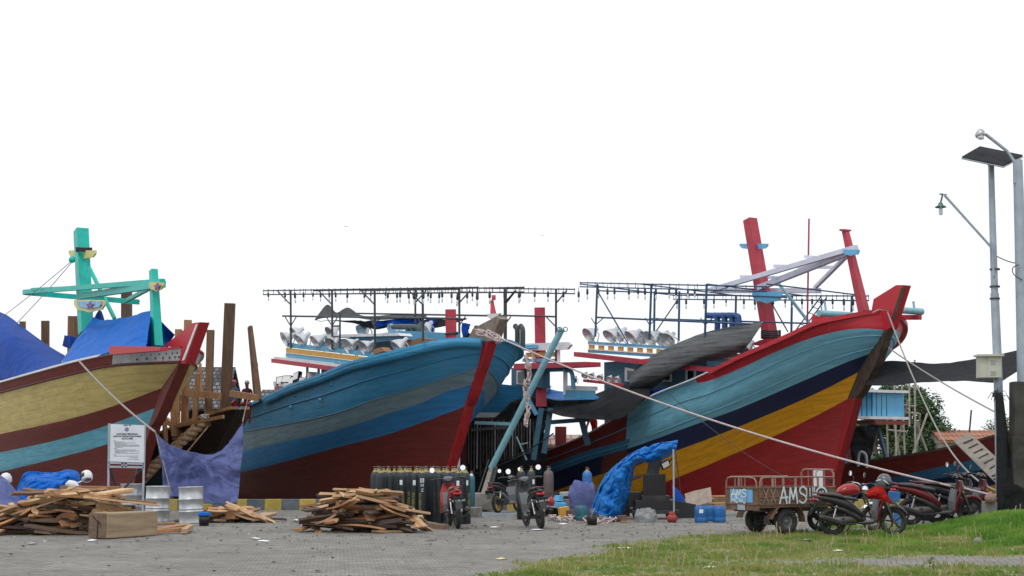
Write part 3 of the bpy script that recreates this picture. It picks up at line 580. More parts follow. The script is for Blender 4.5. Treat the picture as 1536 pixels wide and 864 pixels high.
# ---- boat 1: yellow and maroon boat on the left ----
b1 = Boat('fishing_boat', 'cream and maroon wooden boat with jade green masts and blue tarpaulins, leftmost boat', 200, 48, 2.5, Ltop=3.4, Lbot=7)
b1.hull([[(273, 521), (250, 523), (210, 526), (168, 532), (120, 542), (75, 554), (0, 575), (-70, 594)],
         [(270, 543), (230, 545), (165, 549), (100, 563), (0, 589), (-70, 608)],
         [(243, 582), (164, 611), (98, 630), (0, 651), (-70, 667)],
         [(233, 612), (164, 637), (98, 657), (0, 679), (-70, 695)],
         [(223, 640), (164, 665), (98, 684), (0, 708), (-70, 724)]],
        [1, .9, .72, .58, .48], ['cream', 'maroon', 'teal1', 'zinc', 'aftred'],
        lambda k, x: [3 if x > 168 else 4, 0, 1, 2, 1][k], -75,
        [(306, 485), (285, 547), (269, 582), (241, 647), (214, 711), (203, 752)], stem_mats=['maroon', 'barewood', 'rimred'], stem_row=lambda k, z: 2 if k < 1 else 0, stem_inner_base=186)
b1.rail(.12, .06, 'white', out=.03, j0=30); b1.rail(.16, .05, 'rimred', out=.0, lift=-.02, j1=31, name='fore_cap_rail'); b1.strake(4, .04, 'strake_red')
b1.plate([(252, 520), (296, 485), (307, 483.5), (285, 546), (270, 545), (273, 521)], 0, .30, 'rimred', 'stem_head')
b1.plate([(294, 487), (297, 486), (277, 540), (273, 541)], .165, .02, 'white', 'stem_head_trim')
b1.plate([(168, 521), (172, 519), (228, 520), (246, 521), (246, 526), (170, 532)], 1.75, .2, 'rimred', 'fore_chock')
g = G()
for i in range(13):
    r_ = b1.L[2]; j = 4+i*2
    S, l, z = r_[j]; g.lathe([(.035, 0), (.03, .02), (0, .025)], b1.W(S, l, z+(.06 if i % 2 else -.06)), 8, b1.n)
g.build('bolt_heads', 'steel_dk', b1.root)
# jade masts and cross timbers
b1.beam((121.5, 345), (129, 500), .42, .42, 'jade', 'main_mast', 0); b1.beam((230, 405), (236, 520), .2, .24, 'jade', 'fore_mast', 0, w1=.27, h1=.3)
for i, (a, c, la, lb, wd) in enumerate((((37, 438), (244, 422), .9, 0, .16), ((37, 439), (207, 453), .9, -1.9, .18), ((125, 444), (244, 426), .2, .1, .2), ((188, 452), (232, 428), -1.5, 0, .12), ((48, 434), (140, 430), .9, .2, .1))):
    b1.beam(a, c, wd, wd, 'jade', 'cross_timber', la, lb)
b1.beam((134, 402), (172, 478), .1, .1, 'jade', 'mast_brace', 0, -.4); b1.beam((172, 428), (210, 436), .1, .1, 'jade', 'cross_timber', 0, -1.2)
def halfwing(bt, cx, cy, w, h, l, m, name, par=None):
    pix = [(cx-w, cy-h*.5), (cx+w, cy-h*.5), (cx+w, cy-h*.1), (cx+w*.8, cy+h*.3), (cx+w*.35, cy+h*.4), (cx, cy+h*.55), (cx-w*.35, cy+h*.4), (cx-w*.8, cy+h*.3), (cx-w, cy-h*.1)]
    return bt.plate(pix, l, .05, m, name, par)
e1 = halfwing(b1, 135, 459, 23, 18, .75, 'emblem_yellow', 'emblem_board'); halfwing(b1, 135, 457.5, 18, 11, .79, 'emblem_blue', 'emblem_panel', e1)
def star(bt, cx, cy, r, l, m, par):
    bt.plate([(cx+r*(1 if i % 2 == 0 else .42)*math.sin(i*math.pi/5), cy-r*(1 if i % 2 == 0 else .42)*math.cos(i*math.pi/5)) for i in range(10)], l, .03, m, 'emblem_star', par)
star(b1, 135, 458, 6.5, .83, 'star', e1)
e2 = halfwing(b1, 235, 430, 10, 13, .35, 'emblem_yellow', 'emblem_board'); star(b1, 236, 430, 6, .40, 'star', e2)
halfwing(b1, 124, 382, 20, 13, .0, 'emblem_yellow', 'mast_cleat_board'); 
g = G(); 
for k in range(4): c = b1.at(126, 373+k*1.6, 0); g.tube([c+Vector((.27*math.cos(t*.9), .27*math.sin(t*.9), .02*math.sin(t*2))) for t in range(8)], .025, 5)
g.build('mast_lashing', 'rope_dark', b1.root)
G().lathe([(.0, 0), (.1, .05), (.12, .15), (.06, .25), (0, .25)], b1.at(108, 395, .5), 10).build('pulley_block', 'jade', b1.root)
rope(b1.at(108, 391, .5), b1.at(-6, 482, 1.5), .05, .014, 'rope_grey', '', 'stay_line', parent=b1.root); rope(b1.at(108, 393, .5), b1.at(20, 490, 1.2), .05, .014, 'rope_grey', '', 'stay_line', parent=b1.root)
def T(bt, rows): return [[bt.at(x, y, l) for (x, y, l) in r] for r in rows]
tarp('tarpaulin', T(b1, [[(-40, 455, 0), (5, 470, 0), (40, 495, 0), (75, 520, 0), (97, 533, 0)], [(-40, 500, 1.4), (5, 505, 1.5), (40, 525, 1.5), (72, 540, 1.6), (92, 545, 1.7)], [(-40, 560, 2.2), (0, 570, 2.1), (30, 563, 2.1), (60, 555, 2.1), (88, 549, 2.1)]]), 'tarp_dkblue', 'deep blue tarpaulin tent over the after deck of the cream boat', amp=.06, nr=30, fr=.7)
tarp('tarpaulin', T(b1, [[(140, 476, 0), (160, 480, 0), (190, 476, 0), (210, 470, 0), (226, 465, 0)], [(118, 505, .8), (150, 505, .8), (180, 503, .8), (205, 500, .8), (222, 505, .7)], [(88, 548, 1.8), (120, 541, 1.8), (160, 530, 1.6), (195, 525, 1.5), (218, 520, 1.3)]]), 'tarp_blue', 'bright blue tarpaulin hung below the jade masts of the cream boat', amp=.08, nr=30, fr=.9)
tarp('tarpaulin', T(b1, [[(226, 465, 0), (240, 480, -.2), (262, 502, -.8)], [(222, 495, .1), (236, 505, -.2), (255, 514, -.8)], [(216, 520, .3), (236, 523, 0), (252, 523, -.6)]]), 'tarp_dkblue', 'shaded blue tarpaulin flap beside the jade fore mast', amp=.05, nr=20, nc=20)  # flap uses the deep blue cloth colour throughout
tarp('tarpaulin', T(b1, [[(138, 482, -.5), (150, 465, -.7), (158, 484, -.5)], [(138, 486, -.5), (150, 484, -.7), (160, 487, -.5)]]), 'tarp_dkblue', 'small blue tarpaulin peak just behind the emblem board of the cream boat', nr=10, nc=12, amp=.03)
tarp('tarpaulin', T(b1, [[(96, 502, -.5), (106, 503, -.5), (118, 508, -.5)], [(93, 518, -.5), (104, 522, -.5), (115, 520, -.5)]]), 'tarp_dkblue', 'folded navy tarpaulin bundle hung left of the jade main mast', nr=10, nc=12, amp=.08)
# ---- boat 5: dark hull being built, between boats 1 and 2 ----
b5 = Boat('fishing_boat', 'half built dark brown boat with upright timbers, between the cream and blue boats', 292, 57, 2.0, Ltop=4.2, Lbot=7)
b5.hull([[(354, 614), (334, 619), (300, 630), (277, 639), (240, 654), (190, 676), (150, 694)],
         [(323, 677), (300, 684), (240, 706), (150, 740)]],
        [1, .5], ['darkhull', 'bluegrey'], lambda k, x: k, 150, [(360, 612), (336, 661), (325, 681), (296, 750)], stem_mats=['darkhull'], stem_inner_base=284, ncol=50)
b5.rail(.3, .1, 'newwood', out=.05, name='sheer_plank')
def post(x0, y0, x1, y1, w, l=0, m='postwood', name='frame_timber', bt=b5, d=None): return bt.beam((x0, y0), (x1, y1), w, d or w, m, name, l)
post(345, 455, 337, 640, .34); post(316, 495, 312, 640, .24, .6); post(375, 490, 386, 592, .15, -.8, w) if False else None
b5.beam((375, 490), (387, 600), .12, .2, 'postwood', 'frame_timber', -.9, w1=.24)
for x0, y0, x1, w_, l_ in ((282, 480, 276, .24, .8), (268, 494, 264, .22, 1.2), (297, 560, 290, .16, 1.3)): post(x0, y0, x1, 660, w_, l_, 'newwood')
b5.beam((278, 589), (330, 594), .1, .22, 'newwood', 'cross_board', .9); b5.beam((346, 590), (386, 597), .1, .22, 'newwood', 'cross_board', .2)
b5.beam((250, 630), (272, 650), .12, .2, 'newwood', 'cross_board', 1.0); b5.beam((258, 560), (262, 655), .2, .2, 'newwood', 'frame_timber', 1.3); b5.beam((245, 600), (249, 670), .14, .14, 'newwood', 'frame_timber', 1.5)
b5.beam((300, 545), (302, 600), .1, .1, 'newwood', 'frame_timber', .3); b5.beam((262, 640), (335, 625), .08, .12, 'newwood', 'cross_board', 1.4)
# far hull frames left, behind boat 1
for i, (x, y, x2, wd) in enumerate(((68, 481, 68, .26), (108, 474, 106, .26), (117, 474, 116, .26), (190, 434, 190, .36), (34, 482, 34, .2))):
    g = G().beam(P(x, y, 60), P(x2, 600, 60.3), wd, wd); o = g.build('timber_post', 'postwood' if i != 3 else 'barewood')
    p = P(x, 640, 60.3); tag(o, ['brown upright timber showing above the dark blue tarpaulin, left of the jade mast', 'left timber of the close pair just left of the jade main mast', 'right timber of the close pair just left of the jade main mast', 'thick red brown timber behind the jade cross timbers, right of the mast', 'low pale timber peeping over the deep blue tent at far left'][i], 'timber')
# ---- boat 3: big striped boat on the right ----
b3 = Boat('fishing_boat', 'big boat striped light blue, navy, yellow and red, with red rim and two crimson masts', 1246, 51, 2.7, Ltop=.85, Lbot=6)
b3.hull([[(1322, 465), (1300, 468), (1280, 471.5), (1225, 484), (1190, 500), (1161, 513), (1115, 533), (1048, 566), (973, 597), (932, 622), (881, 652), (820, 677), (745, 702)],
         [(1327, 495), (1300, 493), (1271, 494.5), (1214, 508), (1156, 531), (1120, 548), (1057, 573), (1040, 575), (973, 601), (932, 628), (881, 656), (820, 681), (745, 706)],
         [(1318, 512), (1271, 520), (1214, 540), (1120, 585), (1008, 632), (950, 656), (936, 661), (881, 676), (820, 698), (745, 721)],
         [(1304, 531), (1276, 541), (1201, 573), (1110, 612), (1020, 645), (948, 671), (884, 690), (828, 710), (745, 736)],
         [(1288, 558), (1231, 587), (1140, 627), (1020, 674), (945, 698), (881, 718), (830, 737), (745, 760)],
         [(1272, 598), (1231, 620), (1170, 650), (1110, 677), (1020, 714.6), (950, 741), (881, 764), (745, 806)]],
        [1, .92, .84, .74, .62, .46], ['ltblue', 'navy', 'yellow', 'red', 'rimred', 'aftred', 'aftblue', 'brownred', 'white'],
        lambda k, x: [4 if x > 1046 else (0 if x > 942 else 5), 0 if x > 942 else 5, 0 if x > 944 else 6, 1 if (x > 944 or x < 905) else 7, 2, 3][k], 742,
        [(1352, 462), (1340, 497), (1327, 540), (1296, 603), (1262, 700), (1250, 745)], zbase=-1.6, stem_mats=['red', 'barewood', 'rimred'],
        stem_row=lambda k, z: 2 if k < 1 else (1 if k in (1, 2, 3, 4) else 0), stem_inner_base=1225, ncol=110)
b3.rail(.24, .14, 'rimred', out=.04, lift=-.12, j1=66, name='red_rim'); b3.rail(.06, .04, 'white', out=.03, j0=66); b3.strake(6, .022, 'strake_lt'); b3.strake(10, .022, 'strake_lt')
b3.plate([(1313, 466), (1316, 449), (1350, 428), (1361, 428), (1341, 492), (1330, 497)], 0, .34, 'rimred', 'stem_head')
b3.plate([(1352, 432), (1359, 429.5), (1342, 480), (1337, 478)], .18, .01, 'barewood', 'worn_stem_patch')
# bow roller bars
for sd_ in (1, -1):
    pass
a = b3.at(1228, 470, 1.9); c = b3.at(1383, 467, -1.9)
def crossbar(S, z, l0, l1, r, m, name): G().tube([b3.W(S, l0, z), b3.W(S, l1, z)], r, 12).build(name, m, b3.root)
S_, l_, z_ = b3.loc(b3.at(1228, 470, 1.75)); crossbar(S_, z_, 1.75, .3, .11, 'pipeblue', 'bow_roller'); S2_, _, z2_ = b3.loc(b3.at(1383, 467.5, -1.75)); crossbar(S2_, z2_, -.3, -1.75, .11, 'pipeblue', 'bow_roller')
b3.beam((1222, 478), (1246, 483), .25, .25, 'rimred', 'roller_chock', 1.6); b3.beam((1340, 476), (1380, 476), .16, .16, 'rimred', 'roller_chock', -1.5)
for x, l in ((1237, 1.4), (1370, -1.5)): b3.beam((x, 452), (x+2, 468), .06, .06, 'pipeblue', 'roller_pin', l)
# masts
b3.beam((1125, 329), (1157, 515), .36, .36, 'pink_red', 'main_mast', 0, w1=.42); b3.beam((1268, 346), (1296, 468), .16, .18, 'pink_red', 'fore_mast', 0, w1=.26, h1=.28)
b3.plate([(1264, 344), (1272, 344), (1272, 346.5), (1264, 347)], 0, .3, 'pink_red', 'mast_cap')
G().tube([b3.at(1213.5, 328, -.5), b3.at(1211, 488, -.5)], .03, 6).build('thin_mast', 'pink_red', b3.root)
for a_, c_, la, lb, wd in (((1063, 436), (1285, 371), 1.0, .1, .16), ((1064, 436), (1232, 436), 1.0, -1.9, .17), ((1138, 432), (1285, 374), .2, 0, .19), ((1222, 432), (1270, 384), -1.8, -.1, .12), ((1111, 415), (1180, 417), .8, -1.0, .1), ((1160, 399), (1252, 401), .5, -1.0, .1), ((1207, 385), (1262, 389), .3, -.3, .1)):
    b3.beam(a_, c_, wd, wd, 'lilac', 'bowsprit_timber', la, lb)
halfwing(b3, 1151, 446, 22, 17, .45, 'skyblue', 'scroll_board'); halfwing(b3, 1277, 379, 12, 9, .3, 'skyblue', 'scroll_board'); halfwing(b3, 1131, 370, 21, 9, 0, 'skyblue', 'mast_cleat_board')
b3.beam((1160, 415), (1216, 487), .09, .09, 'pipeblue', 'mast_brace', -.2, -.7); b3.beam((1143, 430), (1182, 498), .04, .04, 'rope_dark', 'mast_stay', .3, -.4)
g = G()
for k in range(4): c = b3.at(1156, 497+k*3, 0); g.tube([c+Vector((.34*math.cos(t*.9), .34*math.sin(t*.9), .03*math.sin(t*2))) for t in range(8)], .03, 5)
g.build('mast_lashing', 'rope_dark', b3.root)
board(b3, [(1130, 517), (1146, 510), (1178, 507), (1176, 514), (1150, 520)], 1.2, .3, 'pink_red', 'fore_chock')
# superstructure
L3 = 1.8
board(b3, [(883, 512), (1130, 527), (1130, 531), (883, 516)], L3, .08, 'cabinblue', 'upper_rail')
board(b3, [(883, 524.5), (1130, 541), (1130, 546), (883, 529)], L3, .08, 'cabinblue', 'lower_rail')
for i in range(17):
    x = 884+i*14.5; y = 516.8+i*.93; board(b3, [(x, y), (x+7, y+.4), (x+7, y+7.4), (x, y+7)], L3+.01, .06, 'ochre', 'rail_block')
board(b3, [(883, 515.8), (1130, 532), (1130, 533.5), (883, 517.2)], L3+.03, .08, 'white', 'rail_strip'); board(b3, [(883, 523.2), (1130, 539.6), (1130, 541), (883, 524.8)], L3+.03, .08, 'white', 'rail_strip')
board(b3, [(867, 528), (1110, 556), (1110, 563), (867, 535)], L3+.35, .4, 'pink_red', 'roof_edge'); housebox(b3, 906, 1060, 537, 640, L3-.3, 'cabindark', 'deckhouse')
for x in (1036, 1000, 945):
    f_ = board(b3, [(x-7, 553+(x-1036)*.02), (x+7, 554), (x+7, 573), (x-7, 572)], L3-.27, .06, 'white', 'window'); board(b3, [(x-4, 556), (x+4, 556.5), (x+4, 570), (x-4, 569.5)], L3-.23, .03, 'glass', 'pane', f_)
for i, (x, y) in enumerate(((886, 502), (918, 504), (950, 506), (978, 507), (1005, 510), (964, 505), (996, 508), (930, 503), (1120, 525))):
    floodlamp(b3.root, b3.at(x-1, y-1, L3+.05 if i in (0, 1, 2, 3, 4, 8) else .6), random.uniform(-60, -35), random.uniform(38, 56), 1.02)
stacks(b3, (1076, 1087, 1098, 1108), 473, 500, .9, 'pipe_bl', .11, 16)
A = lambda x, y, l: b3.at(x, y, l); rk = G(); ln, lf = 2.1, -2.1
railtruss(rk, [A(870, 424, ln), A(1150, 430, ln)]); railtruss(rk, [A(1010, 443, lf), A(1303, 444, lf)]); rk.tube([A(896, 436, .6), A(1180, 446, .6)], .03, 5)
for x in (870, 960, 1060, 1150): rk.tube([A(x, 426, ln), A(x+150, 444, lf)], .025, 5)
for x, l, yb in ((896, ln, 505), (977, ln, 510), (1060, ln, 515), (982, .6, 510), (1019, .6, 512), (1104, lf, 500), (1188, lf, 500), (1278, lf, 470)):
    yt = {ln: 426, .6: 437, lf: 444}[l]; rk.tube([A(x, yt, l), A(x-(3 if l == ln else 1), yb, l)], .042, 6)
rk.tube([A(896, 436, ln), A(942, 515, ln)], .03, 5); rk.tube([A(1019, 446, .6), A(982, 500, .6)], .025, 5); rk.tube([A(895, 476, ln), A(1125, 486, ln)], .035, 6); rk.tube([A(975, 478, .6), A(1210, 485, .6)], .03, 6)
for x, l in ((896, ln), (977, ln), (1060, ln)): rk.tube([A(x+9, 477, l), A(x-1, 486, l)], .02, 5); rk.tube([A(x-9, 477, l), A(x-1, 490, l)], .02, 5)
rk.tube([A(1188, 503, lf), A(1232, 444, lf)], .025, 5); rk.tube([A(1196, 506, lf), A(1240, 446, lf)], .025, 5)
for k in range(7): t = k/7; rk.tube([A(1188+44*t, 503-59*t, lf), A(1196+44*t, 506-60*t, lf)], .018, 4)
rack3 = rk.build('lamp_rack', 'steel_bl', b3.root)
for x in range(880, 1060, 15): place(HANG, rack3, A(x+random.uniform(-4, 4), 433, ln), (0, 0, 0), random.uniform(.85, 1.2))
for x in list(range(1012, 1150, 20))+list(range(1160, 1300, 15)): place(HANG, rack3, A(x+random.uniform(-4, 4), 448, lf), (0, 0, 0), random.uniform(.85, 1.2))
# grey shade cloth thrown over the rail, black awning below it
tarp('shade_cloth', T(b3, [[(1146, 482, 1.8), (1110, 487, 1.9), (1060, 498, 1.9), (1010, 517, 2.0), (968, 541, 2.1), (945, 562, 2.2)],
    [(1136, 497, 2.1), (1108, 502, 2.2), (1064, 513, 2.4), (1018, 531, 2.6), (975, 552, 2.8), (944, 574, 2.8)],
    [(1126, 512, 2.2), (1102, 520, 2.3), (1064, 531, 2.5), (1028, 546, 2.6), (990, 566, 2.7), (947, 583, 2.7)],
    [(1116, 524, 2.1), (1095, 534, 2.1), (1060, 541, 2.2), (1020, 551, 2.3), (1000, 566, 2.3), (978, 584, 2.3)]]), 'pleated', 'grey pleated shade cloth thrown over the rail of the striped boat', cat='shade cloth', nr=36, nc=60, amp=.05, fr=1.2)
tarp('shade_cloth', T(b3, [[(800, 590, 3.0), (850, 597, 3.0), (884, 594, 2.8), (930, 578, 2.6), (975, 577, 2.4)], [(800, 602, 3.9), (850, 612, 3.9), (890, 611, 3.7), (935, 602, 3.4), (975, 590, 2.8)], [(806, 612, 4.6), (845, 624, 4.6), (890, 629, 4.3), (932, 627, 3.8), (966, 600, 3.0)]]), 'net_black', 'black shade cloth awning stretched beside the striped boat, below the blue sheet', cat='shade cloth', nr=26, nc=44, amp=.06, fr=.7)
tarp('tarpaulin', T(b3, [[(792, 577, 3.2), (822, 582, 3.1), (860, 590, 3.0), (902, 594, 2.9)], [(792, 580, 3.9), (815, 591, 3.8), (845, 597, 3.6), (896, 598, 3.2)], [(793, 584, 4.3), (808, 594, 4.3), (835, 600, 4.0), (880, 600, 3.4)]]), 'tarp_sky', 'bright blue tarpaulin strip lying on the black awning left of the striped boat', nr=20, nc=30, amp=.08)
b3.plate([(968, 588), (1002, 580), (998, 592), (975, 600)], 2.4, .05, 'tarp_dkblue', 'rail_cloth')
# ---- boat 4: red and blue hull at the far right ----
b4 = Boat('fishing_boat', 'red topped boat with blue and navy bands, behind the parked scooters at far right', 1745, 48, 2.5, Ltop=2.5, Lbot=6)
b4.hull([[(1800, 500), (1700, 553), (1600, 610), (1536, 641), (1470, 662), (1400, 678), (1300, 694), (1225, 706)],
         [(1788, 560), (1600, 645), (1536, 668), (1458, 690), (1419, 698), (1335, 717), (1225, 740)],
         [(1780, 610), (1600, 672), (1536, 690), (1443, 711), (1388, 721), (1335, 732), (1225, 756)],
         [(1770, 650), (1600, 702), (1493, 727), (1440, 738), (1335, 760), (1225, 782)]],
        [1, .8, .68, .5], ['aftred', 'aftblue', 'navy', 'yellow'], lambda k, x: [0, 1, 2, 3][k], 1215, [(1815, 495), (1795, 600), (1760, 745)], zbase=-1.6, stem_inner_base=1740)
b4.rail(.12, .08, 'barewood', out=.02)
LK = 1.2
def B4box(pix, l, th, m, name): return b4.plate(pix, l, th, m, name)
ck = B4box([(1288, 588), (1333, 588), (1333, 625), (1288, 625)], .8, 1.6, 'skyblue', 'privy_cabin')
for i in range(6): b4.plate([(1292+i*7.5, 589), (1292.8+i*7.5, 589), (1292.8+i*7.5, 624), (1292+i*7.5, 624)], 1.61, .02, 'cabindark', 'board_seam', ck)
B4box([(1286, 585), (1334, 585), (1334, 589), (1286, 589)], 1.0, 2.0, 'white', 'cabin_roof_edge'); B4box([(1284, 625), (1334, 625), (1334, 629), (1284, 629)], 1.0, 2.0, 'white', 'cabin_sill'); B4box([(1278, 630), (1337, 631), (1337, 637), (1278, 636)], 1.0, 1.6, 'aftred', 'platform_beam')
b4.beam((1316, 638), (1330, 690), .12, .12, 'steel_bl', 'davit_post', .6); b4.beam((1308, 639), (1318, 640), .12, .12, 'steel_bl', 'davit_post', .6); b4.beam((1278, 636), (1278, 700), .3, .3, 'aftred', 'mooring_bitt', .4); b4.beam((1266, 650), (1262, 704), .5, .2, 'cabinblue', 'cabin_panel', .6)
# ---- boat 6: part of a boat seen between the blue and striped ones ----
b6 = Boat('fishing_boat', 'distant light blue boat with red roof beam and square red bitt, between two biggest boats', 772, 60, 2.2, Ltop=1.6, Lbot=5)
def bx6(pix, l, th, m, name, par=None): return b6.plate(pix, l, th, m, name, par)
M['cabinhull'] = hullpaint('cabin blue hull paint', (.035, .22, .42), wamt=.15)
b6.hull([[(808, 583), (790, 580), (770, 578), (745, 576), (700, 578)], [(802, 621), (790, 621), (745, 619), (700, 619)], [(801, 627), (745, 626), (700, 626)]],
        [1, .75, .7], ['cabinhull', 'white', 'maroon'], lambda k, x: k, 690, [(812, 583), (806, 625), (780, 745)], stem_mats=['cabinhull'], stem_inner_base=772, ncol=30)
b6.beam((809.5, 462), (812, 610), .40, .40, 'pink_red', 'mooring_bitt', .3)
bx6([(778, 516), (855, 513), (858, 517), (852, 524), (838, 525), (780, 526)], .6, .12, 'white', 'bow_rail'); bx6([(778, 518), (806, 517), (806, 522), (778, 523)], .72, .04, 'skyblue', 'rail_panel')
bx6([(790, 529), (832, 528), (832, 535), (790, 536)], .5, .06, 'ochre', 'yellow_board'); bx6([(785, 538), (836, 538), (836, 543), (785, 543)], .5, .08, 'cabinblue', 'lower_rail')
for x in (838, 800): b6.beam((x, 524), (x, 546), .12, .12, 'white', 'rail_post', .5)
bx6([(782, 546), (889, 543), (889, 550), (782, 555)], .7, .7, 'pink_red', 'roof_beam'); b6.beam((848, 553), (848, 592), .16, .16, 'white', 'cabin_post', .5); bx6([(820, 553), (850, 552), (850, 557), (820, 558)], .5, .1, 'cabinblue', 'cabin_lintel')
cb = bx6([(772, 552), (820, 553), (820, 582), (772, 578)], .5, .3, 'cabindark', 'cabin_wall'); bx6([(775, 556), (787, 556), (787, 577), (775, 576)], .68, .02, 'white', 'window', cb); bx6([(776.5, 558), (785.5, 558), (785.5, 575), (776.5, 574)], .70, .02, 'glass', 'pane', cb)
bx6([(848, 578), (895, 580), (895, 586), (848, 586)], .5, .08, 'white', 'side_board'); bx6([(848, 585), (892, 586), (892, 598), (848, 598)], .5, .08, 'cabinblue', 'side_panel'); bx6([(878, 569), (932, 575), (932, 579), (878, 573)], .55, .2, 'pink_red', 'side_rail')
for x, y in ((864, 572), (880, 566), (890, 567), (903, 569), (917, 571), (928, 572)): floodlamp(b6.root, b6.at(x, y-4, .5), -30, 40, .42)
g = G(); g.tube(catm([b6.at(849, 555, .6), b6.at(856, 557, .6), b6.at(859, 565, .6), b6.at(860, 582, .6)], 10), .08, 8); g.build('vent_pipe', 'cabinblue', b6.root)
A = lambda x, y, l: b6.at(x, y, l); rk = G(); railtruss(rk, [A(690, 432, .6), A(862, 434, .6)])
for x in (759, 834): rk.tube([A(x, 434, .6), A(x, 545, .6)], .042, 6)
rk.tube([A(834, 455, .6), A(850, 436, .6)], .028, 5); rk.tube([A(759, 455, .6), A(774, 436, .6)], .028, 5); rk.tube([A(755, 473, .6), A(834, 475, .6)], .035, 6); rk.tube([A(820, 476, .6), A(834, 490, .6)], .025, 5)
rack6 = rk.build('lamp_rack', 'steel_dk', b6.root)
for x in (780, 802, 822, 845, 868): place(HANG, rack6, A(x, 437, .6), (0, 0, 0), 1.1)
for o in (LAMP, HANG, BOXL): pass
# ---------------- ground ----------------
def groundmat():
    m, n, b = newmat('dusty ground'); L = n.links
    tc = N(n, 'ShaderNodeTexCoord'); no = N(n, 'ShaderNodeTexNoise'); no.inputs['Scale'].default_value = .5; no.inputs['Detail'].default_value = 9; L.new(tc.outputs['Object'], no.inputs[0])
    r = N(n, 'ShaderNodeValToRGB'); e = r.color_ramp.elements; e[0].position = .3; e[0].color = (.11, .10, .085, 1); e[1].position = .7; e[1].color = (.2, .185, .16, 1)
    L.new(no.outputs[0], r.inputs[0]); L.new(r.outputs[0], b.inputs['Base Color']); b.inputs['Roughness'].default_value = .95; return m
M['ground'] = groundmat()
def paver():
    m, n, b = newmat('interlocking pavers'); L = n.links
    tc = N(n, 'ShaderNodeTexCoord'); mp = N(n, 'ShaderNodeMapping'); mp.inputs['Rotation'].default_value = (0, 0, R(12)); L.new(tc.outputs['Object'], mp.inputs[0])
    br = N(n, 'ShaderNodeTexBrick'); br.inputs['Scale'].default_value = 1; br.inputs['Brick Width'].default_value = .21; br.inputs['Row Height'].default_value = .105; br.inputs['Mortar Size'].default_value = .011; br.inputs['Mortar Smooth'].default_value = .3
    br.inputs[1].default_value = (.19, .18, .165, 1); br.inputs[2].default_value = (.29, .278, .255, 1); br.inputs[3].default_value = (.07, .067, .055, 1); L.new(mp.outputs[0], br.inputs[0])
    no = N(n, 'ShaderNodeTexNoise'); no.inputs['Scale'].default_value = .55; no.inputs['Detail'].default_value = 10; no.inputs['Roughness'].default_value = .68; L.new(tc.outputs['Object'], no.inputs[0])
    r = N(n, 'ShaderNodeMapRange'); r.inputs[1].default_value = .3; r.inputs[2].default_value = .7; r.inputs[3].default_value = .74; r.inputs[4].default_value = 1.2; L.new(no.outputs[0], r.inputs[0])
    mu = N(n, 'ShaderNodeVectorMath', operation='SCALE'); L.new(br.outputs[0], mu.inputs[0]); L.new(r.outputs[0], mu.inputs['Scale'])
    mp2 = N(n, 'ShaderNodeMapping'); mp2.inputs['Scale'].default_value = (.35, 2.2, 1); L.new(tc.outputs['Object'], mp2.inputs[0])
    n2 = N(n, 'ShaderNodeTexNoise'); n2.inputs['Scale'].default_value = 1.4; n2.inputs['Detail'].default_value = 9; n2.inputs['Roughness'].default_value = .7; L.new(mp2.outputs[0], n2.inputs[0])
    r2 = N(n, 'ShaderNodeMapRange'); r2.inputs[1].default_value = .53; r2.inputs[2].default_value = .72; r2.inputs[3].default_value = 0; r2.inputs[4].default_value = .55; L.new(n2.outputs[0], r2.inputs[0])
    m1 = N(n, 'ShaderNodeMix', data_type='RGBA'); L.new(r2.outputs[0], m1.inputs[0]); L.new(mu.outputs[0], m1.inputs[6]); m1.inputs[7].default_value = (.11, .10, .085, 1)
    at = N(n, 'ShaderNodeAttribute'); at.attribute_name = 'cover'
    n3 = N(n, 'ShaderNodeTexNoise'); n3.inputs['Scale'].default_value = 5; n3.inputs['Detail'].default_value = 8; L.new(tc.outputs['Object'], n3.inputs[0])
    ad = N(n, 'ShaderNodeMath', operation='ADD'); L.new(at.outputs['Fac'], ad.inputs[0]); L.new(n3.outputs[0], ad.inputs[1])
    r3 = N(n, 'ShaderNodeMapRange'); r3.inputs[1].default_value = .80; r3.inputs[2].default_value = 1.1; L.new(ad.outputs[0], r3.inputs[0])
    n5 = N(n, 'ShaderNodeTexNoise'); n5.inputs['Scale'].default_value = 1.3; n5.inputs['Detail'].default_value = 6; L.new(tc.outputs['Object'], n5.inputs[0])
    cr = N(n, 'ShaderNodeValToRGB'); e = cr.color_ramp.elements; e[0].position = .38; e[0].color = (.14, .17, .05, 1); e[1].position = .62; e[1].color = (.26, .23, .12, 1); L.new(n5.outputs[0], cr.inputs[0])
    m2 = N(n, 'ShaderNodeMix', data_type='RGBA'); L.new(r3.outputs[0], m2.inputs[0]); L.new(m1.outputs[2], m2.inputs[6]); L.new(cr.outputs[0], m2.inputs[7])
    L.new(m2.outputs[2], b.inputs['Base Color']); b.inputs['Roughness'].default_value = .9
    bp = N(n, 'ShaderNodeBump'); bp.inputs['Strength'].default_value = .5; bp.inputs['Distance'].default_value = .02; L.new(br.outputs[0], bp.inputs['Height']); L.new(bp.outputs[0], b.inputs['Normal'])
    return m
M['paver'] = paver()
def sst(a, b, x): t = max(0, min(1, (x-a)/(b-a))); return t*t*(3-2*t)
def bankz(x, y):
    return .36*sst(8.2, 11.0, x+.5*mnoise.noise(Vector((y*.4, 3, 0))))*sst(26.5, 31.5, y)*(1-sst(33.2, 35.0, y))
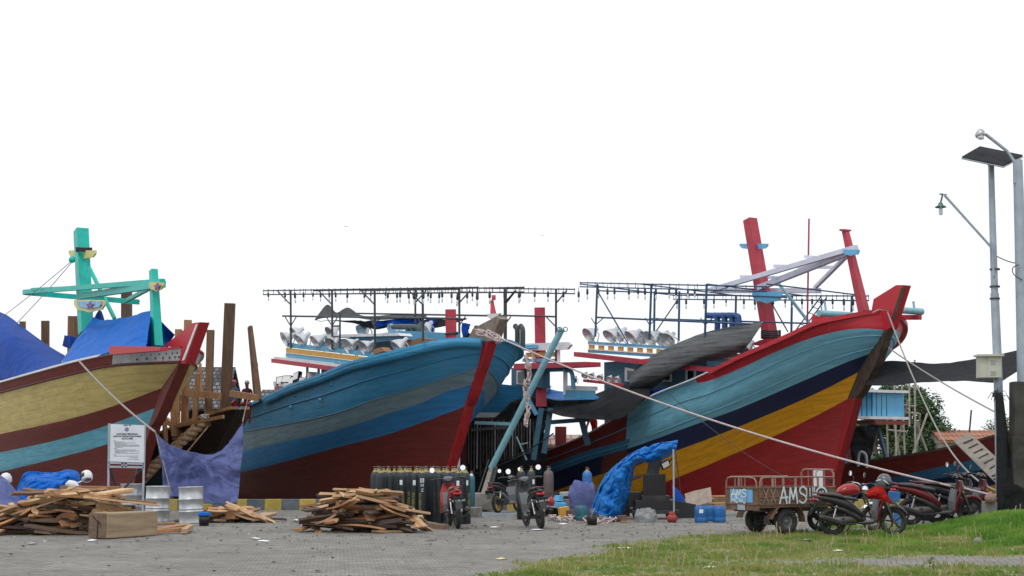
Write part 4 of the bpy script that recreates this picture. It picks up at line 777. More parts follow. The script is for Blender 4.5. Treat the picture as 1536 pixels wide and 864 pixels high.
def cover(x, y):
    nz = mnoise.noise(Vector((x*.8, y*.35, 5)))*1.1+mnoise.noise(Vector((x*2.2, y*1.1, 9)))*.5
    xb = -.6+(y-21)*.34 if y < 32 else 3.2+(y-32)*2.2
    c = sst(-.8, 1.1, x-xb+nz)
    p = sst(0, 1, 1-((x-8.6)/6.2)**2-((y-24.6-.05*(x-8))/1.7)**2+nz*.45)     # bare pavers inside the grass
    return c*(1-.93*p)*(1-sst(34.5, 36.5, y-(x-7)*.9))
ground = G().grid([[(x, y, -.35 if 47 < y < 240 else -.02) for x in (-1500, -300, -60, -20, 20, 60, 300, 1500)] for y in (-200, 0, 30, 47.5, 47.6, 60, 120, 239, 241, 600, 2500)])
o = ground.build('ground', 'ground', org=(0, 0, 0)); o['kind'] = 'structure'
nx, ny = 200, 180; vs = []; cv = []
for i in range(ny):
    for j in range(nx):
        x = -24+50*j/(nx-1); y = 14+33.3*i/(ny-1); vs.append((x, y, .004+bankz(x, y))); cv.append(cover(x, y))
g = G(); g.add(vs, [(i*nx+j, i*nx+j+1, (i+1)*nx+j+1, (i+1)*nx+j) for i in range(ny-1) for j in range(nx-1)], 0, None, True)
yard = g.build('paved_yard', 'paver', org=(0, 0, 0)); yard['kind'] = 'structure'
at = yard.data.attributes.new('cover', 'FLOAT', 'POINT'); at.data.foreach_set('value', cv)
# kerb, painted in blocks
M['kerbgrey'] = mat('faded dark kerb paint', (.10, .125, .15), .85, 0, .2, 5, .3, dirt=(.22, .2, .17)); M['kerbyel'] = mat('faded yellow kerb paint', (.42, .32, .07), .85, 0, .2, 5, .3, dirt=(.22, .19, .15), dirt_amt=.7)
g = G(); x = -22.0; k = 0
while x < 15:
    g.box((x+.26, 46.6, .10), (.515, .22, .46), mi=k % 2); x += .52; k += 1
o = g.build('kerb', ['kerbyel', 'kerbgrey'], org=(0, 46.6, 0), bevel=.015); o['kind'] = 'structure'
# grass
def grassmat(name, a, c):
    m, n, b = newmat(name); L = n.links; tc = N(n, 'ShaderNodeTexCoord'); no = N(n, 'ShaderNodeTexNoise'); no.inputs['Scale'].default_value = .9; no.inputs['Detail'].default_value = 6; L.new(tc.outputs['Object'], no.inputs[0])
    r = N(n, 'ShaderNodeValToRGB'); e = r.color_ramp.elements; e[0].position = .38; e[0].color = (*a, 1); e[1].position = .62; e[1].color = (*c, 1); L.new(no.outputs[0], r.inputs[0]); L.new(r.outputs[0], b.inputs['Base Color'])
    b.inputs['Roughness'].default_value = .6; tr = N(n, 'ShaderNodeBsdfTranslucent'); L.new(r.outputs[0], tr.inputs[0]); ms = N(n, 'ShaderNodeMixShader'); ms.inputs[0].default_value = .4
    o = n.nodes['Material Output']; L.new(b.outputs[0], ms.inputs[1]); L.new(tr.outputs[0], ms.inputs[2]); L.new(ms.outputs[0], o.inputs[0]); return m
M['grass'] = grassmat('short grass', (.135, .24, .035), (.33, .33, .10)); M['grasstall'] = grassmat('lush grass', (.11, .27, .03), (.23, .38, .06)); M['weed'] = grassmat('weed leaves', (.08, .2, .03), (.14, .28, .05)); M['straw'] = mat('dry straw', (.33, .27, .15), .8, 0, .2, 9, 0)
rg = random.Random(3)
def blades(name, n_, xr, yr, dens, h, m, label=None):
    vs = []; fs = []; cnt = 0
    for _ in range(n_):
        y = rg.uniform(*yr); x = rg.uniform(*xr)
        if abs(x/y) > .38: continue
        c = dens(x, y)
        if rg.random() > c: continue
        z = .004+bankz(x, y)
        for q in range(3):
            a = rg.uniform(0, 6.28); hh = h(x, y)*rg.uniform(.5, 1.2); wd = hh*.10+.004; ox, oy = x+rg.uniform(-.04, .04), y+rg.uniform(-.04, .04); ln = hh*rg.uniform(.1, .6)
            dx, dy = math.cos(a), math.sin(a); ax, ay = rg.uniform(-1, 1), rg.uniform(-1, 1); k = len(vs)
            vs += [(ox-dx*wd, oy-dy*wd, z-.01), (ox+dx*wd, oy+dy*wd, z-.01), (ox+ax*ln*.35+dx*wd*.6, oy+ay*ln*.35+dy*wd*.6, z+hh*.6), (ox+ax*ln, oy+ay*ln, z+hh)]; fs += [(k, k+1, k+2), (k, k+2, k+3)]
    g = G(); g.add(vs, fs); o = g.build(name, m, org=(0, 0, 0)); o['kind'] = 'stuff'; o['label'] = label; o['category'] = 'grass'
blades('short_grass', 95000, (-3, 14), (19, 36), lambda x, y: max(0, cover(x, y)-.25)*1.1*(.45+.9*abs(mnoise.noise(Vector((x*.9, y*.9, 2)))))*(1-sst(.05, .25, bankz(x, y))), lambda x, y: .045+.09*max(0, mnoise.noise(Vector((x*1.3, y*1.3, 1)))), 'grass', 'short patchy grass and dry turf growing over the pavers')
blades('tall_grass', 70000, (6, 15), (26, 36), lambda x, y: sst(.0, .14, bankz(x, y)+.10*mnoise.noise(Vector((x, y, 4)))), lambda x, y: .09+.16*bankz(x, y)+.06*max(0, mnoise.noise(Vector((x*1.5, y*1.5, 8)))), 'grasstall', 'lush bright green grass on the low bank by the concrete pillar')
def weed(px, py, h, label, stalk='straw', leafy=True, n=1):
    b = gnd(px, py); t = thing('weed', label, 'weed', b, 'tall weeds in the foreground grass'); g = G(); top = b+Vector((rg.uniform(-.05, .05), 0, h)); g.tube([b, b.lerp(top, .5)+Vector((rg.uniform(-.03, .03), 0, 0)), top], [.006, .005, .003], 5); g.build('stem', stalk, t)
    g = G()
    for i in range(26 if leafy else 9):
        p = b.lerp(top, rg.uniform(.25, 1)); a = rg.uniform(0, 6.28); l = rg.uniform(.04, .10)*(1 if leafy else .45); d = Vector((math.cos(a), math.sin(a), .3)); e = d.cross(Vector((0, 0, 1))).normalized()*l*.3
        g.add([p, p+d*l*.5+e, p+d*l, p+d*l*.5-e], [(0, 1, 2, 3)])
    g.build('leaves', 'weed' if leafy else stalk, t)
weed(1331, 866, .62, 'thin dry weed stalk in front of the nearest scooter', leafy=False); weed(1338, 862, .75, 'taller dry stalk just right of the thin weed before the nearest scooter', leafy=False); weed(1533, 864, .36, 'dark weed stalk at the bottom right corner', leafy=False)
weed(1330, 808, .38, 'leafy green weed at the front wheel of the nearest scooter'); weed(1400, 857, .2, 'small leafy weed in the bare paver patch edge'); weed(1474, 860, .42, 'pinkish dry weed left of the bottom right corner', leafy=False); weed(917, 822, .35, 'lone pale stalk at the left edge of the grass', leafy=False); weed(1420, 797, .25, 'leafy weed at the foot of the grassy bank')
def litter(px, py, w_, m, label, h=.02):
    p = gnd(px, py); g = G(); pts = [(p.x+w_*.5*math.cos(a)*rg.uniform(.6, 1.1), p.y+w_*.6*math.sin(a)*rg.uniform(.6, 1.1), .012+rg.uniform(0, h)) for a in [i*.9 for i in range(7)]]
    g.add(pts+[(p.x, p.y, .02+h)], [(i, (i+1) % 7, 7) for i in range(7)]); tag(g.build('litter', m, solid=.004), label, 'litter')
for i, (x, y, w_, m_, l_) in enumerate(((383, 809, .22, 'paper', 'white scrap of paper on the pavers below the pile of offcuts'), (395, 813, .25, 'paper', 'brighter white scrap beside the one below the offcuts'), (743, 792, .28, 'paper', 'white scrap on the pavers left of the dark scooter'), (806, 796, .3, 'paper', 'white scrap under the dark scooter'), (845, 787, .28, 'paper', 'white scrap right of the dark scooter'), (940, 824, .4, 'paper', 'pale flat scrap at the edge of the grass'), (752, 840, .2, 'emblem_yellow', 'yellow scrap on the pavers in the foreground'), (1258, 828, .2, 'paper', 'white scrap on the grass before the cart'), (1067, 853, .25, 'paper', 'white scrap at the bottom of the grass'), (47, 817, .2, 'galv', 'grey scrap in front of the big timber pile'), (645, 812, .2, 'black', 'dark scrap on the pavers below the small timber pile'), (137, 812, .25, 'paper', 'white scrap touching the foot of the big beam'), (1208, 814, .3, 'concrete', 'flat grey brick in the grass before the cart'), (690, 776, .3, 'paper', 'white rag by the red scooter'), (444, 783, .3, 'paper', 'crumpled white rag left of the small timber pile'))): litter(x, y, w_, m_, l_, .05 if 'brick' in l_ or 'crumpled' in l_ else .02)
g = G(); p = gnd(1467, 818); g.lathe([(.09, 0), (.10, .08), (.05, .14), (.0, .15)], p, 9); tag(g.build('stone', 'concrete', bevel=.01), 'small dark stone in the grass on the bank', 'stone')

# ---------------- timber piles ----------------
rp = random.Random(11)
def plankmesh(L_, w_, t_, m):
    g = G(); k = rp.uniform(-.06, .06); n = 5; vs = []; tp1 = rp.choice([1, 1, .5, .1]); tp2 = rp.choice([1, 1, .7])
    for i in range(n+1):
        x = -L_/2+L_*i/n; b_ = k*(1-(2*i/n-1)**2); e = w_/2*(1-rp.uniform(0, .18)); f = w_/2*(1-rp.uniform(0, .18))
        if i == n: e *= tp1; f *= tp2
        vs += [(x+(rp.uniform(-.06, .06) if i in (0, n) else 0), -e, b_-t_/2), (x+(rp.uniform(-.06, .06) if i in (0, n) else 0), f, b_-t_/2), (x, f*.96, b_+t_/2), (x, -e*.96, b_+t_/2)]
    fs = [(i*4+a, i*4+(a+1) % 4, i*4+4+(a+1) % 4, i*4+4+a) for i in range(n) for a in range(4)]+[(0, 1, 2, 3), (4*n, 4*n+3, 4*n+2, 4*n+1)]
    g.add(vs, fs); return g.build('plank', m, local=True)
PROT = {}
for key in ('plankA', 'plankB', 'plankC', 'plankD'):
    PROT[key] = [plankmesh(L_, w_, t_, key) for L_, w_, t_ in ((1.2, .16, .055), (.9, .12, .075), (.7, .26, .045), (1.5, .20, .04), (.45, .15, .085))]
used = set()
def plank(key, k, p, rot, label, group, sc=(1, 1, 1)):
    o = PROT[key][k]
    if o.name in used:
        o = o.copy(); COL.objects.link(o)
    else: used.add(o.name)
    o.location = p; o.rotation_euler = rot; o.scale = sc; return tag(o, label, 'plank', group)
def pile(cx, cy, wx, wy, h, n, glab, label_low, label_top, topn, lay=.055, seed=0):
    L_ = int(h/lay)
    for i in range(n):
        la = i*L_/n; f = la/L_; w = wx*(1-f*.62); x = cx+rp.uniform(-1, 1)*w*.5*(.9); y = cy+rp.uniform(-1, .6)*wy*.5*(1-f*.6)
        key = rp.choices(['plankD', 'plankC', 'plankB', 'plankA'], [.38, .28, .20, .14])[0]; yaw = rp.gauss(0, .4) if rp.random() < .7 else rp.uniform(-1.5, 1.5)
        plank(key, rp.choice([0, 0, 1, 1, 3, 4]), (x, y, .03+la*lay), (rp.gauss(0, .3), rp.gauss(0, .09), yaw), label_low, glab)
    for i in range(topn):
        f = rp.uniform(-1, 1); x = cx+f*wx*.42+.1; z = h*(1-abs(f)**1.5*.75)+rp.uniform(-.02, .06)
        sl = (-1 if f > 0 else 1)*abs(f)*.5
        plank(rp.choice(['plankA', 'plankA', 'plankA', 'plankB']), rp.choice([0, 2, 2, 2, 3, 1]), (x, cy-wy*.2+rp.uniform(-.3, .3), z), (rp.gauss(-.25, .25), -sl*-1 if False else -sl, rp.gauss(0, .5)), label_top, glab+' top')
def px2(px, D): return (px-768)/FPX*D
pile(px2(545, 33.9), 33.9, 2.15, 1.2, .84, 92, 'planks in the small timber pile', 'dark weathered plank inside the small timber pile in the middle', 'pale fresh plank on top of the small timber pile in the middle', 32)
pile(px2(120, 33.2), 33.0, 3.0, 1.5, .92, 112, 'planks in the big timber pile', 'weathered plank inside the big timber pile at left', 'pale fresh plank on top of the big timber pile at left', 18)
pile(px2(20, 32.8), 33.0, 1.6, 1.2, .5, 26, 'planks left of the big timber pile', 'weathered plank in the low heap at the far left edge', 'pale plank on the low heap at the far left edge', 5)
pile(px2(345, 38.5), 38.5, 2.0, 1.3, .30, 16, 'offcuts beside the drums', 'brown offcut in the low scatter under the violet tarpaulin', 'pale fresh offcut in the low scatter under the violet tarpaulin', 20)
def longp(a, b, D1, D2, w_, t_, m, label, name='plank'):
    g = G().beam(P(a[0], a[1], D1), P(b[0], b[1], D2), w_, t_); tag(g.build(name, m, bevel=.006), label, 'plank')
longp((68, 742), (232, 754), 32.0, 33.2, .30, .05, 'plankB', 'long flat orange plank laid over the top of the big timber pile')
longp((70, 737), (185, 745), 32.4, 33.6, .24, .06, 'plankA', 'pale edge board on top of the big timber pile')
longp((92, 731), (180, 732), 33.4, 33.4, .22, .07, 'plankB', 'topmost brown board of the big timber pile')
longp((128, 746), (236, 758), 31.6, 32.6, .24, .04, 'plankA', 'pale plank sloping to the right end of the big timber pile')
longp((150, 741), (192, 734), 31.9, 32.6, .34, .05, 'plankA', 'short pale board angled on the big timber pile')
longp((185, 803), (280, 787), 31.8, 34.5, .22, .05, 'plankB', 'orange plank lying on the pavers right of the big beam')
longp((205, 800), (283, 793), 31.9, 33.4, .10, .08, 'plankB', 'narrow curved brown plank lying in front of the drums'); longp((200, 788), (262, 785), 34.3, 34.6, .25, .05, 'plankB', 'reddish plank lying just behind the narrow curved one')
longp((276, 797), (286, 790), 32.6, 34, .12, .10, 'plankA', 'short pale offcut end pointing at the camera right of the beam')
longp((557, 797), (616, 797), 33.3, 33.3, .06, .05, 'plankA', 'thin pale batten lying in front of the small timber pile')
longp((560, 780), (688, 790), 36.5, 34.4, .2, .18, 'concrete', 'grey squared sleeper lying behind the red scooter wheel') if False else None
longp((630, 786), (668, 793), 35.9, 34.8, .2, .16, 'plankC', 'grey squared timber between the small pile and the red scooter', 'timber')
longp((447, 795), (478, 784), 33.4, 34.6, .2, .05, 'plankB', 'orange offcut at the left foot of the small timber pile'); longp((450, 760), (497, 753), 34, 34, .12, .05, 'plankB', 'tapered orange stave sticking out left from the small timber pile')
longp((610, 765), (641, 770), 33.2, 33.6, .22, .05, 'plankA', 'pale rounded slab sticking out right from the small timber pile')
for i in range(5):
    a = (606+i*3, 770); longp(a, (622+i*4, 792-i*.5), 33.6-i*.05, 33.0, .12, .03, 'plankB' if i % 2 else 'plankA', ['first', 'second', 'third', 'fourth', 'fifth'][i]+' from the left of five staves leaning at the right foot of the small pile')
# big squared beam
bm_ = thing('squared_beam', 'huge squared timber beam with a cracked end, at the foot of the big timber pile', 'timber', gnd(150, 807))
ang = R(38); c0 = gnd(146, 809); d = Vector((math.sin(R(27)), math.cos(R(27)), 0)); g = G(); g.beam(c0+Vector((0, 0, .27)), c0+d*1.55+Vector((0, 0, .26)), .46, .50); g.build('beam_body', 'beamwood', bm_, bevel=.02)
g = G(); e0 = c0-d*.006+Vector((0, 0, .27)); g.beam(e0-d*.004, e0+d*.003, .45, .49); eg = g.build('end_grain', 'plankC', bm_); xx = Vector((d.y, -d.x, 0)); g = G(); e1 = e0-d*.012; g.beam(e1+Vector((0, 0, -.24)), e1+xx*.02+Vector((0, 0, .1)), .018, .012, up=tuple(d)); g.beam(e1+xx*.1+Vector((0, 0, .0)), e1+xx*.02+Vector((0, 0, .09)), .012, .01, up=tuple(d)); g.beam(e1+xx*(-.12)+Vector((0, 0, .18)), e1+Vector((0, 0, .09)), .012, .01, up=tuple(d)); g.build('crack', 'black', eg)
# bright stack of planks right, behind the blue jerrycans
for i in range(7): longp((1066+rp.uniform(-6, 4), 764-i*3.2), (1100+rp.uniform(-2, 10), 763-i*3.2), 42.5, 42.9, .25, .05, 'plankA' if i % 2 else 'plankB', ['bottom', 'second lowest', 'third lowest', 'middle', 'third highest', 'second highest', 'topmost'][i]+' board of the stack between the chipboard sheet and the cart')
tag(G().prism([P(1031, 762, 41.3), P(1068, 752, 41.6), P(1066, 731, 41.9), P(1040, 737, 41.9), P(1027, 741, 41.7)], (0, .03, .01)).build('chipboard_sheet', 'ply'), 'broken sheet of pale chipboard leaning behind the blue plastic drums', 'board')
longp((385, 775), (405, 770), 41, 43, .4, .05, 'plankA', 'wide pale board at the right end of the offcut scatter'); longp((300, 772), (330, 780), 40, 38, .3, .05, 'plankA', 'wide pale board beside the black bucket'); longp((345, 772), (372, 765), 38, 39, .25, .2, 'plankB', 'chunky orange block in the offcut scatter', 'timber_block')

# ---------------- drums, buckets, sign ----------------
def drum(px, py, label, tilt=0):
    t = thing('steel_drum', label, 'drum', gnd(px, py), 'galvanised steel drums by the timber pile'); b = ORI[t.name]; r = .295; g = G()
    prof = [(0, .0), (r, 0), (r+.008, .015), (r, .03), (r, .27), (r+.016, .285), (r+.016, .295), (r, .31), (r, .34), (r+.01, .35), (r, .36), (r, .57), (r+.016, .585), (r+.016, .595), (r, .61), (r, .86), (r+.01, .875), (r+.01, .89), (r-.015, .89), (r-.02, .87), (0, .87)]
    g.lathe(prof, b, 28); g.build('drum_body', 'galv', t); g = G(); g.lathe([(.04, .87), (.04, .895), (0, .895)], b+Vector((.16, -.1, 0)), 10); g.build('bung', 'galv', t); t.rotation_euler = (0, R(tilt), 0)
drum(197, 776, 'galvanised drum half hidden behind the timber, leftmost drum'); drum(236, 783, 'galvanised drum in the middle, beside the one with the white board sign behind'); drum(287, 785, 'galvanised drum with ribbed bands, rightmost and right in front of the violet tarpaulin', -2)
bk = thing('bucket', 'black bucket with a crumpled blue lid, right of the rightmost drum', 'bucket', gnd(306, 789)); g = G(); b = ORI[bk.name]; g.lathe([(.0, 0), (.11, 0), (.135, .26), (.125, .26)], b, 18); g.build('bucket_body', 'black', bk); g = G(); g.lathe([(.15, .245), (.15, .29), (.10, .32), (0, .33)], b, 18); g.build('lid', 'tarp_blue', bk)
sg = thing('notice_board', 'white notice board on two steel legs in front of the cream boat', 'sign', P(190, 775, 40.5)); ORI[sg.name]; D = 40.5
g = G().prism([P(166, 636, D), P(217, 638, D), P(215.5, 694, D), P(165, 692, D)], (0, .03, 0)); panel = g.build('sign_panel', 'signwhite', sg)
g = G()
for a, c in (((164, 635), (162, 775)), ((217.5, 637), (214, 775)), ((163, 694), (216, 696)), ((163, 700), (216, 701)), ((184, 694), (184, 701)), ((189, 694), (189, 701))): g.beam(P(a[0], a[1], D+.02), P(c[0], c[1], D+.02), .05, .05)
g.build('frame', 'galvpole', sg); g = G(); g.beam(P(164, 703, D), P(178, 740, D+.5), .04, .04); g.beam(P(213, 703, D), P(184, 735, D+.5), .035, .035); g.build('brace', 'steel_dk', sg)
def signtext(body, px, py, size_px, m='ink', bold=.002):
    mt = Matrix.Translation(P(px, py, D-.02)-Vector(sg.location))@Matrix.Rotation(R(90), 4, 'X'); textmesh(body, size_px/FPX*D, mt, m, panel, 'lettering', .0008, bold)
signtext('DOKUMEN PERIKANAN', 191, 652, 3.0); signtext('KANTOR PENGADAAN PUBLIK', 191, 655.4, 3.0); signtext('(K.U.P.) 2020', 191, 658.8, 3.0)
signtext('SURAT   NO', 191, 638.6, 2.0)
g = G(); g.lathe([(0, 0), (.055, 0)], P(190, 644, D-.022), 20, (0, 1, 0)); g.lathe([(.03, -.003), (.038, -.003)], P(190, 644, D-.022), 16, (0, 1, 0), mi=1); g.build('round_emblem', ['inkblue', 'signwhite'], panel)
rs = random.Random(5); g = G()
def bar(x0, x1, y):
    x = x0
    while x < x1:
        w_ = rs.uniform(1, 3.2); x2 = min(x+w_, x1); g.add([P(x, y, D-.02), P(x2, y, D-.02), P(x2, y+.55, D-.02), P(x, y+.55, D-.02)], [(0, 1, 2, 3)]); x = x2+.5
for (y, x0, x1) in ((661.0, 170.5, 174), (662.6, 171.5, 187), (664.2, 171.5, 203), (665.8, 172, 190), (667.4, 172, 209), (669, 172.5, 209.5), (670.6, 172.5, 184), (672.6, 170.5, 176), (674.6, 172, 204), (676.2, 172, 209.5), (677.8, 172, 188), (679.4, 172.5, 209), (682, 170.5, 174.5), (683.8, 171, 207.5), (686, 194, 206), (688.6, 191, 208)): bar(x0, x1, y)
g.build('printed_lines', 'ink', panel)

# ---------------- tarpaulins on the ground side ----------------
def TP(rows): return [[P(*q) for q in r] for r in rows]
tarp('tarpaulin', TP([[(233, 648, 41), (250, 664, 41.2), (270, 672, 41.3), (295, 679, 41.5), (320, 682, 41.6), (340, 668, 41.3), (364, 632, 41)], [(238, 678, 40.9), (255, 692, 41.2), (275, 705, 41.5), (298, 708, 41.6), (318, 694, 41.2), (342, 690, 41), (363, 686, 40.9)], [(243, 700, 40.9), (258, 715, 41.2), (277, 724, 41.5), (299, 724, 41.6), (318, 725, 41.2), (340, 725, 41), (359, 722, 40.9)], [(243, 745, 40.7), (255, 745, 40.8), (272, 745, 41.1), (296, 754, 41.2), (315, 755, 41), (337, 756, 40.9), (355, 755, 40.8)]]), 'tarp_lilac', 'faded violet tarpaulin strung up like a hammock behind the drums', nr=50, nc=70, amp=.10, fr=1.5)
tarp('tarpaulin', TP([[(26, 735, 36.5), (40, 712, 36.5), (65, 710, 36.5), (90, 707, 36.5), (113, 706, 36.5), (120, 716, 36.5)], [(22, 748, 35.8), (42, 725, 35.4), (63, 722, 35.3), (88, 722, 35.4), (103, 716, 35.7), (117, 730, 35.9)], [(30, 765, 35.4), (45, 752, 35.1), (65, 742, 35.0), (80, 740, 35.2), (92, 733, 35.6), (112, 738, 35.8)]]), 'tarp_blue', 'bright blue tarpaulin thrown over a parked motorbike behind the timber pile', nr=36, nc=46, amp=.13, fr=2.4)
tarp('tarpaulin', TP([[(-10, 712, 35.5), (0, 713, 35.5), (12, 722, 35.5), (26, 738, 35.5)], [(-10, 738, 34.8), (2, 738, 34.8), (16, 745, 34.9), (32, 752, 35)], [(-10, 765, 34.4), (2, 764, 34.4), (14, 762, 34.5), (29, 760, 34.6)]]), 'tarp_lilac', 'dark violet tarpaulin over another bike at the far left edge', nr=26, nc=26, amp=.10, fr=2)
def helmet(p, s_, m, label, yaw=0, tilt=0):
    t = thing('helmet', label, 'helmet', p); g = G(); g.lathe([(.0, .14), (.05, .135), (.10, .10), (.13, .04), (.135, -.02), (.125, -.09), (.10, -.12), (.085, -.10)], (0, 0, 0), 22); g.build('shell', m, t, local=True)
    g = G(); vs = []; 
    for i in range(9):
        a = R(-75+150*i/8); vs += [(.139*math.cos(a), .139*math.sin(a), .035), (.146*math.cos(a), .146*math.sin(a), -.055)]
    g.add(vs, [(2*i, 2*i+1, 2*i+3, 2*i+2) for i in range(8)], 0, None, True); g.build('visor', 'black', t, local=True, solid=.006)
    if m != 'white':
        g = G()
        for a, b_, z1, z2 in ((30, 75, .03, .07), (-100, -50, .06, .0), (100, 150, .08, .03), (-170, -120, .0, .05)):
            a1, a2 = R(a), R(b_); g.tube([(.137*math.cos(a1), .137*math.sin(a1), z1-.02), (.142*math.cos((a1+a2)/2), .142*math.sin((a1+a2)/2), (z1+z2)/2-.02), (.136*math.cos(a2), .136*math.sin(a2), z2-.02)], .012, 6)
        g.build('stripes', 'white', t, local=True)
    t.rotation_euler = (R(tilt), R(12), R(yaw)); t.scale = (s_,)*3
helmet(P(130, 714, 36), 1.0, 'white', 'white helmet hung on a bike mirror, above the big timber pile', 190, 30); helmet(P(9, 718, 36.6), 1.0, 'white', 'white helmet peeping over the violet tarpaulin at the far left edge', 200)
M['helmet'] = mat('dark grey helmet shell', (.10, .11, .12), .25)
# left hidden bike: handlebar stub with mirror arm
lb = thing('parked_motorbike', 'motorbike almost hidden under the bright blue tarpaulin, only its front cowl showing', 'motorbike', gnd(70, 790)); g = G(); g.loft([(.0, 0, 0, .02, .03), (.1, 0, .02, .10, .09), (.25, 0, -.02, .09, .10), (.34, 0, -.08, .02, .03)]); 
g2 = G(); off = P(104, 727, 35.6); g2.add([Vector(v)+off-Vector((.1, 0, 0)) for v in g.v], g.f, 0, None, True); g2.build('front_cowl', 'white', lb)
G().tube([P(112, 727, 35.8), P(122, 722, 35.9), P(130, 717, 36)], .02, 6).build('mirror_arm', 'chrome', lb); g = G(); w0 = gnd(50, 790)
def wheel_at(c, r, axis, parent, name='wheel', tw=.045, rim='mgrey', spk=5):
    g = G(); n = 12; prof = [((r-tw)+tw*math.cos(2*math.pi*i/n), tw*1.05*math.sin(2*math.pi*i/n)) for i in range(n+1)]; g.lathe(prof, c, 32, axis); o = g.build(name, 'rubber', parent)
    g = G(); rr = r-2*tw; g.lathe([(rr+.012, -.025), (rr-.03, -.02), (rr-.03, .02), (rr+.012, .025)], c, 28, axis); g.lathe([(0, -.05), (.045, -.05), (.045, .05), (0, .05)], c, 12, axis)
    ax = Vector(axis).normalized(); x = ax.orthogonal().normalized(); y = ax.cross(x); c = Vector(c)
    for k in range(spk): a = 2*math.pi*k/spk+.3; d = x*math.cos(a)+y*math.sin(a); g.beam(c+d*.04, c+d*(rr-.015), .035, .02, up=tuple(ax))
    g.build('rim', rim, o); return o
wheel_at(gnd(45, 790)+Vector((0, 0, .28)), .28, (0, 1, 0), lb); wheel_at(gnd(118, 790)+Vector((0, 0, .28)), .28, (0, 1, 0), lb); G().tube([gnd(45, 790)+Vector((0, 0, .6)), gnd(90, 790)+Vector((0, 0, .65)), gnd(118, 790)+Vector((0, 0, .95))], .1, 8).build('frame_body', 'mblack', lb)

# ---------------- gas cylinders ----------------
def cyl_proto(m, sh, name='gas_cylinder'):
    t = thing(name, 'x', 'gas cylinder'); g = G(); r = .115
    g.lathe([(0, 0), (.10, 0), (r, .03), (r, 1.10), (r-.004, 1.13)], n=20); g.build('cylinder_body', m, t, local=True)
    g = G(); g.lathe([(r-.004, 1.13), (.10, 1.19), (.07, 1.235), (.04, 1.26), (.036, 1.29)], n=20, mi=[0, 0, 1, 1]); g.build('shoulder', [m, sh], t, local=True)
    g = G(); g.lathe([(.03, 1.28), (.03, 1.32), (.014, 1.33), (.014, 1.36), (0, 1.36)], n=10); g.lathe([(0, 0), (.045, 0), (.045, .014), (0, .014)], (0, 0, 1.355), n=10); g.tube([(.0, 0, 1.31), (.055, 0, 1.31)], .012, 6); g.build('valve', 'brass', t, local=True); return t
cp = cyl_proto('gascyl', 'gasyellow'); M['label_y'] = mat('yellow stencil', (.30, .24, .05), .6)
front = [(569, 785.5), (583, 785), (603, 784.5), (621, 785), (634, 785.5), (646, 784), (660, 785), (672, 785.5), (687, 787), (699, 786)]
names = ['leftmost', 'second from left', 'third from left', 'fourth from left', 'fifth from left', 'sixth from left', 'seventh from left', 'eighth from left', 'ninth from left', 'rightmost']
first = True
def putcyl(x, y, label, proto=None, group='dark gas cylinders behind the small timber pile', hs=1.0):
    global first
    if proto is None and first: o = cp; first = False; 
    else: o = dup(proto or cp)
    p = gnd(x, y); o.location = p; o['label'] = label; o['group'] = group; o.rotation_euler = (rs.gauss(0, .012), rs.gauss(0, .012), rs.uniform(0, 6.28)); o.scale = (1, 1, hs); return o
def stick(o, z, h, wd, m, name, ang=-90, txt=None):
    rz = o.rotation_euler[2]; a = R(ang)-rz; r = .1165; g = G(); n = 5; vs = []
    if txt is None:
        for i in range(n+1): b = a-wd/2/r+wd/r*i/n; vs += [(r*math.cos(b), r*math.sin(b), z), (r*math.cos(b), r*math.sin(b), z+h)]
        g.add(vs, [(2*i, 2*i+2, 2*i+3, 2*i+1) for i in range(n)]); q = g.build(name, m, o, local=True); q.parent = o
    else:
        mt = Matrix.Rotation(a+R(90), 4, 'Z')@Matrix.Translation((wd/2, -r-.002, z))@Matrix.Rotation(R(90), 4, 'X')@Matrix.Rotation(R(90), 4, 'Z'); textmesh(txt, wd*1.25, mt, m, o, 'lettering', .001, .001, 'LEFT')
for i, (x, y) in enumerate(front):
    o = putcyl(x, y, names[i]+' of the front row of dark gas cylinders behind the small pile')
    if i in (2, 3, 8): stick(o, .93, .12, .07, 'paper', 'paper_label', -95)
    if i == 9: stick(o, .93, .12, .05, 'paper', 'paper_label', -70)
    if i in (0, 1, 2, 6, 7): stick(o, .25, .0, .07, 'label_y', 'stencil', -75, 'OXYGEN N2')
    if i == 4:
        stick(o, 1.0, .10, .09, 'paper', 'white_letter_patch', -90)
        for k, ch in enumerate('ENZ'): mt = Matrix.Rotation(R(-90)-o.rotation_euler[2]+R(90), 4, 'Z')@Matrix.Translation((0, -.121, 1.02-k*.12))@Matrix.Rotation(R(90), 4, 'X'); textmesh(ch, .10, mt, 'ink' if k == 0 else 'spray', o, 'lettering', .001, .002)
mid = [(563, 783), (575, 783.2), (590, 783), (596, 782.8), (611, 783), (615, 782.6), (628, 783), (640, 782.8), (652, 783), (656, 782.6), (665, 783), (678, 783), (693, 783)]
for i, (x, y) in enumerate(mid): putcyl(x, y-1, 'dark gas cylinder with yellow shoulder in the middle row of the cluster', group='middle row of gas cylinders')
for i, (x, y) in enumerate([(567, 779), (579, 779), (600, 779), (607, 779), (624, 779), (637, 779), (649, 779), (669, 779), (683, 779), (697, 779)]): putcyl(x, y, 'dark gas cylinder in the back row of the cluster, mostly hidden', group='back row of gas cylinders')
ct = cyl_proto('gasteal', 'paper'); ct.location = gnd(707, 772); ct['label'] = 'slim teal gas cylinder with grey neck, right of the dark cluster'; ct.scale = (.9, .9, .88)
cc = cyl_proto('black', 'gasyellow'); cc.location = gnd(782, 779.5); cc['label'] = 'black gas cylinder with yellow neck standing left of the dark scooter'; stick(cc, .92, .12, .05, 'paper', 'paper_label', -60)
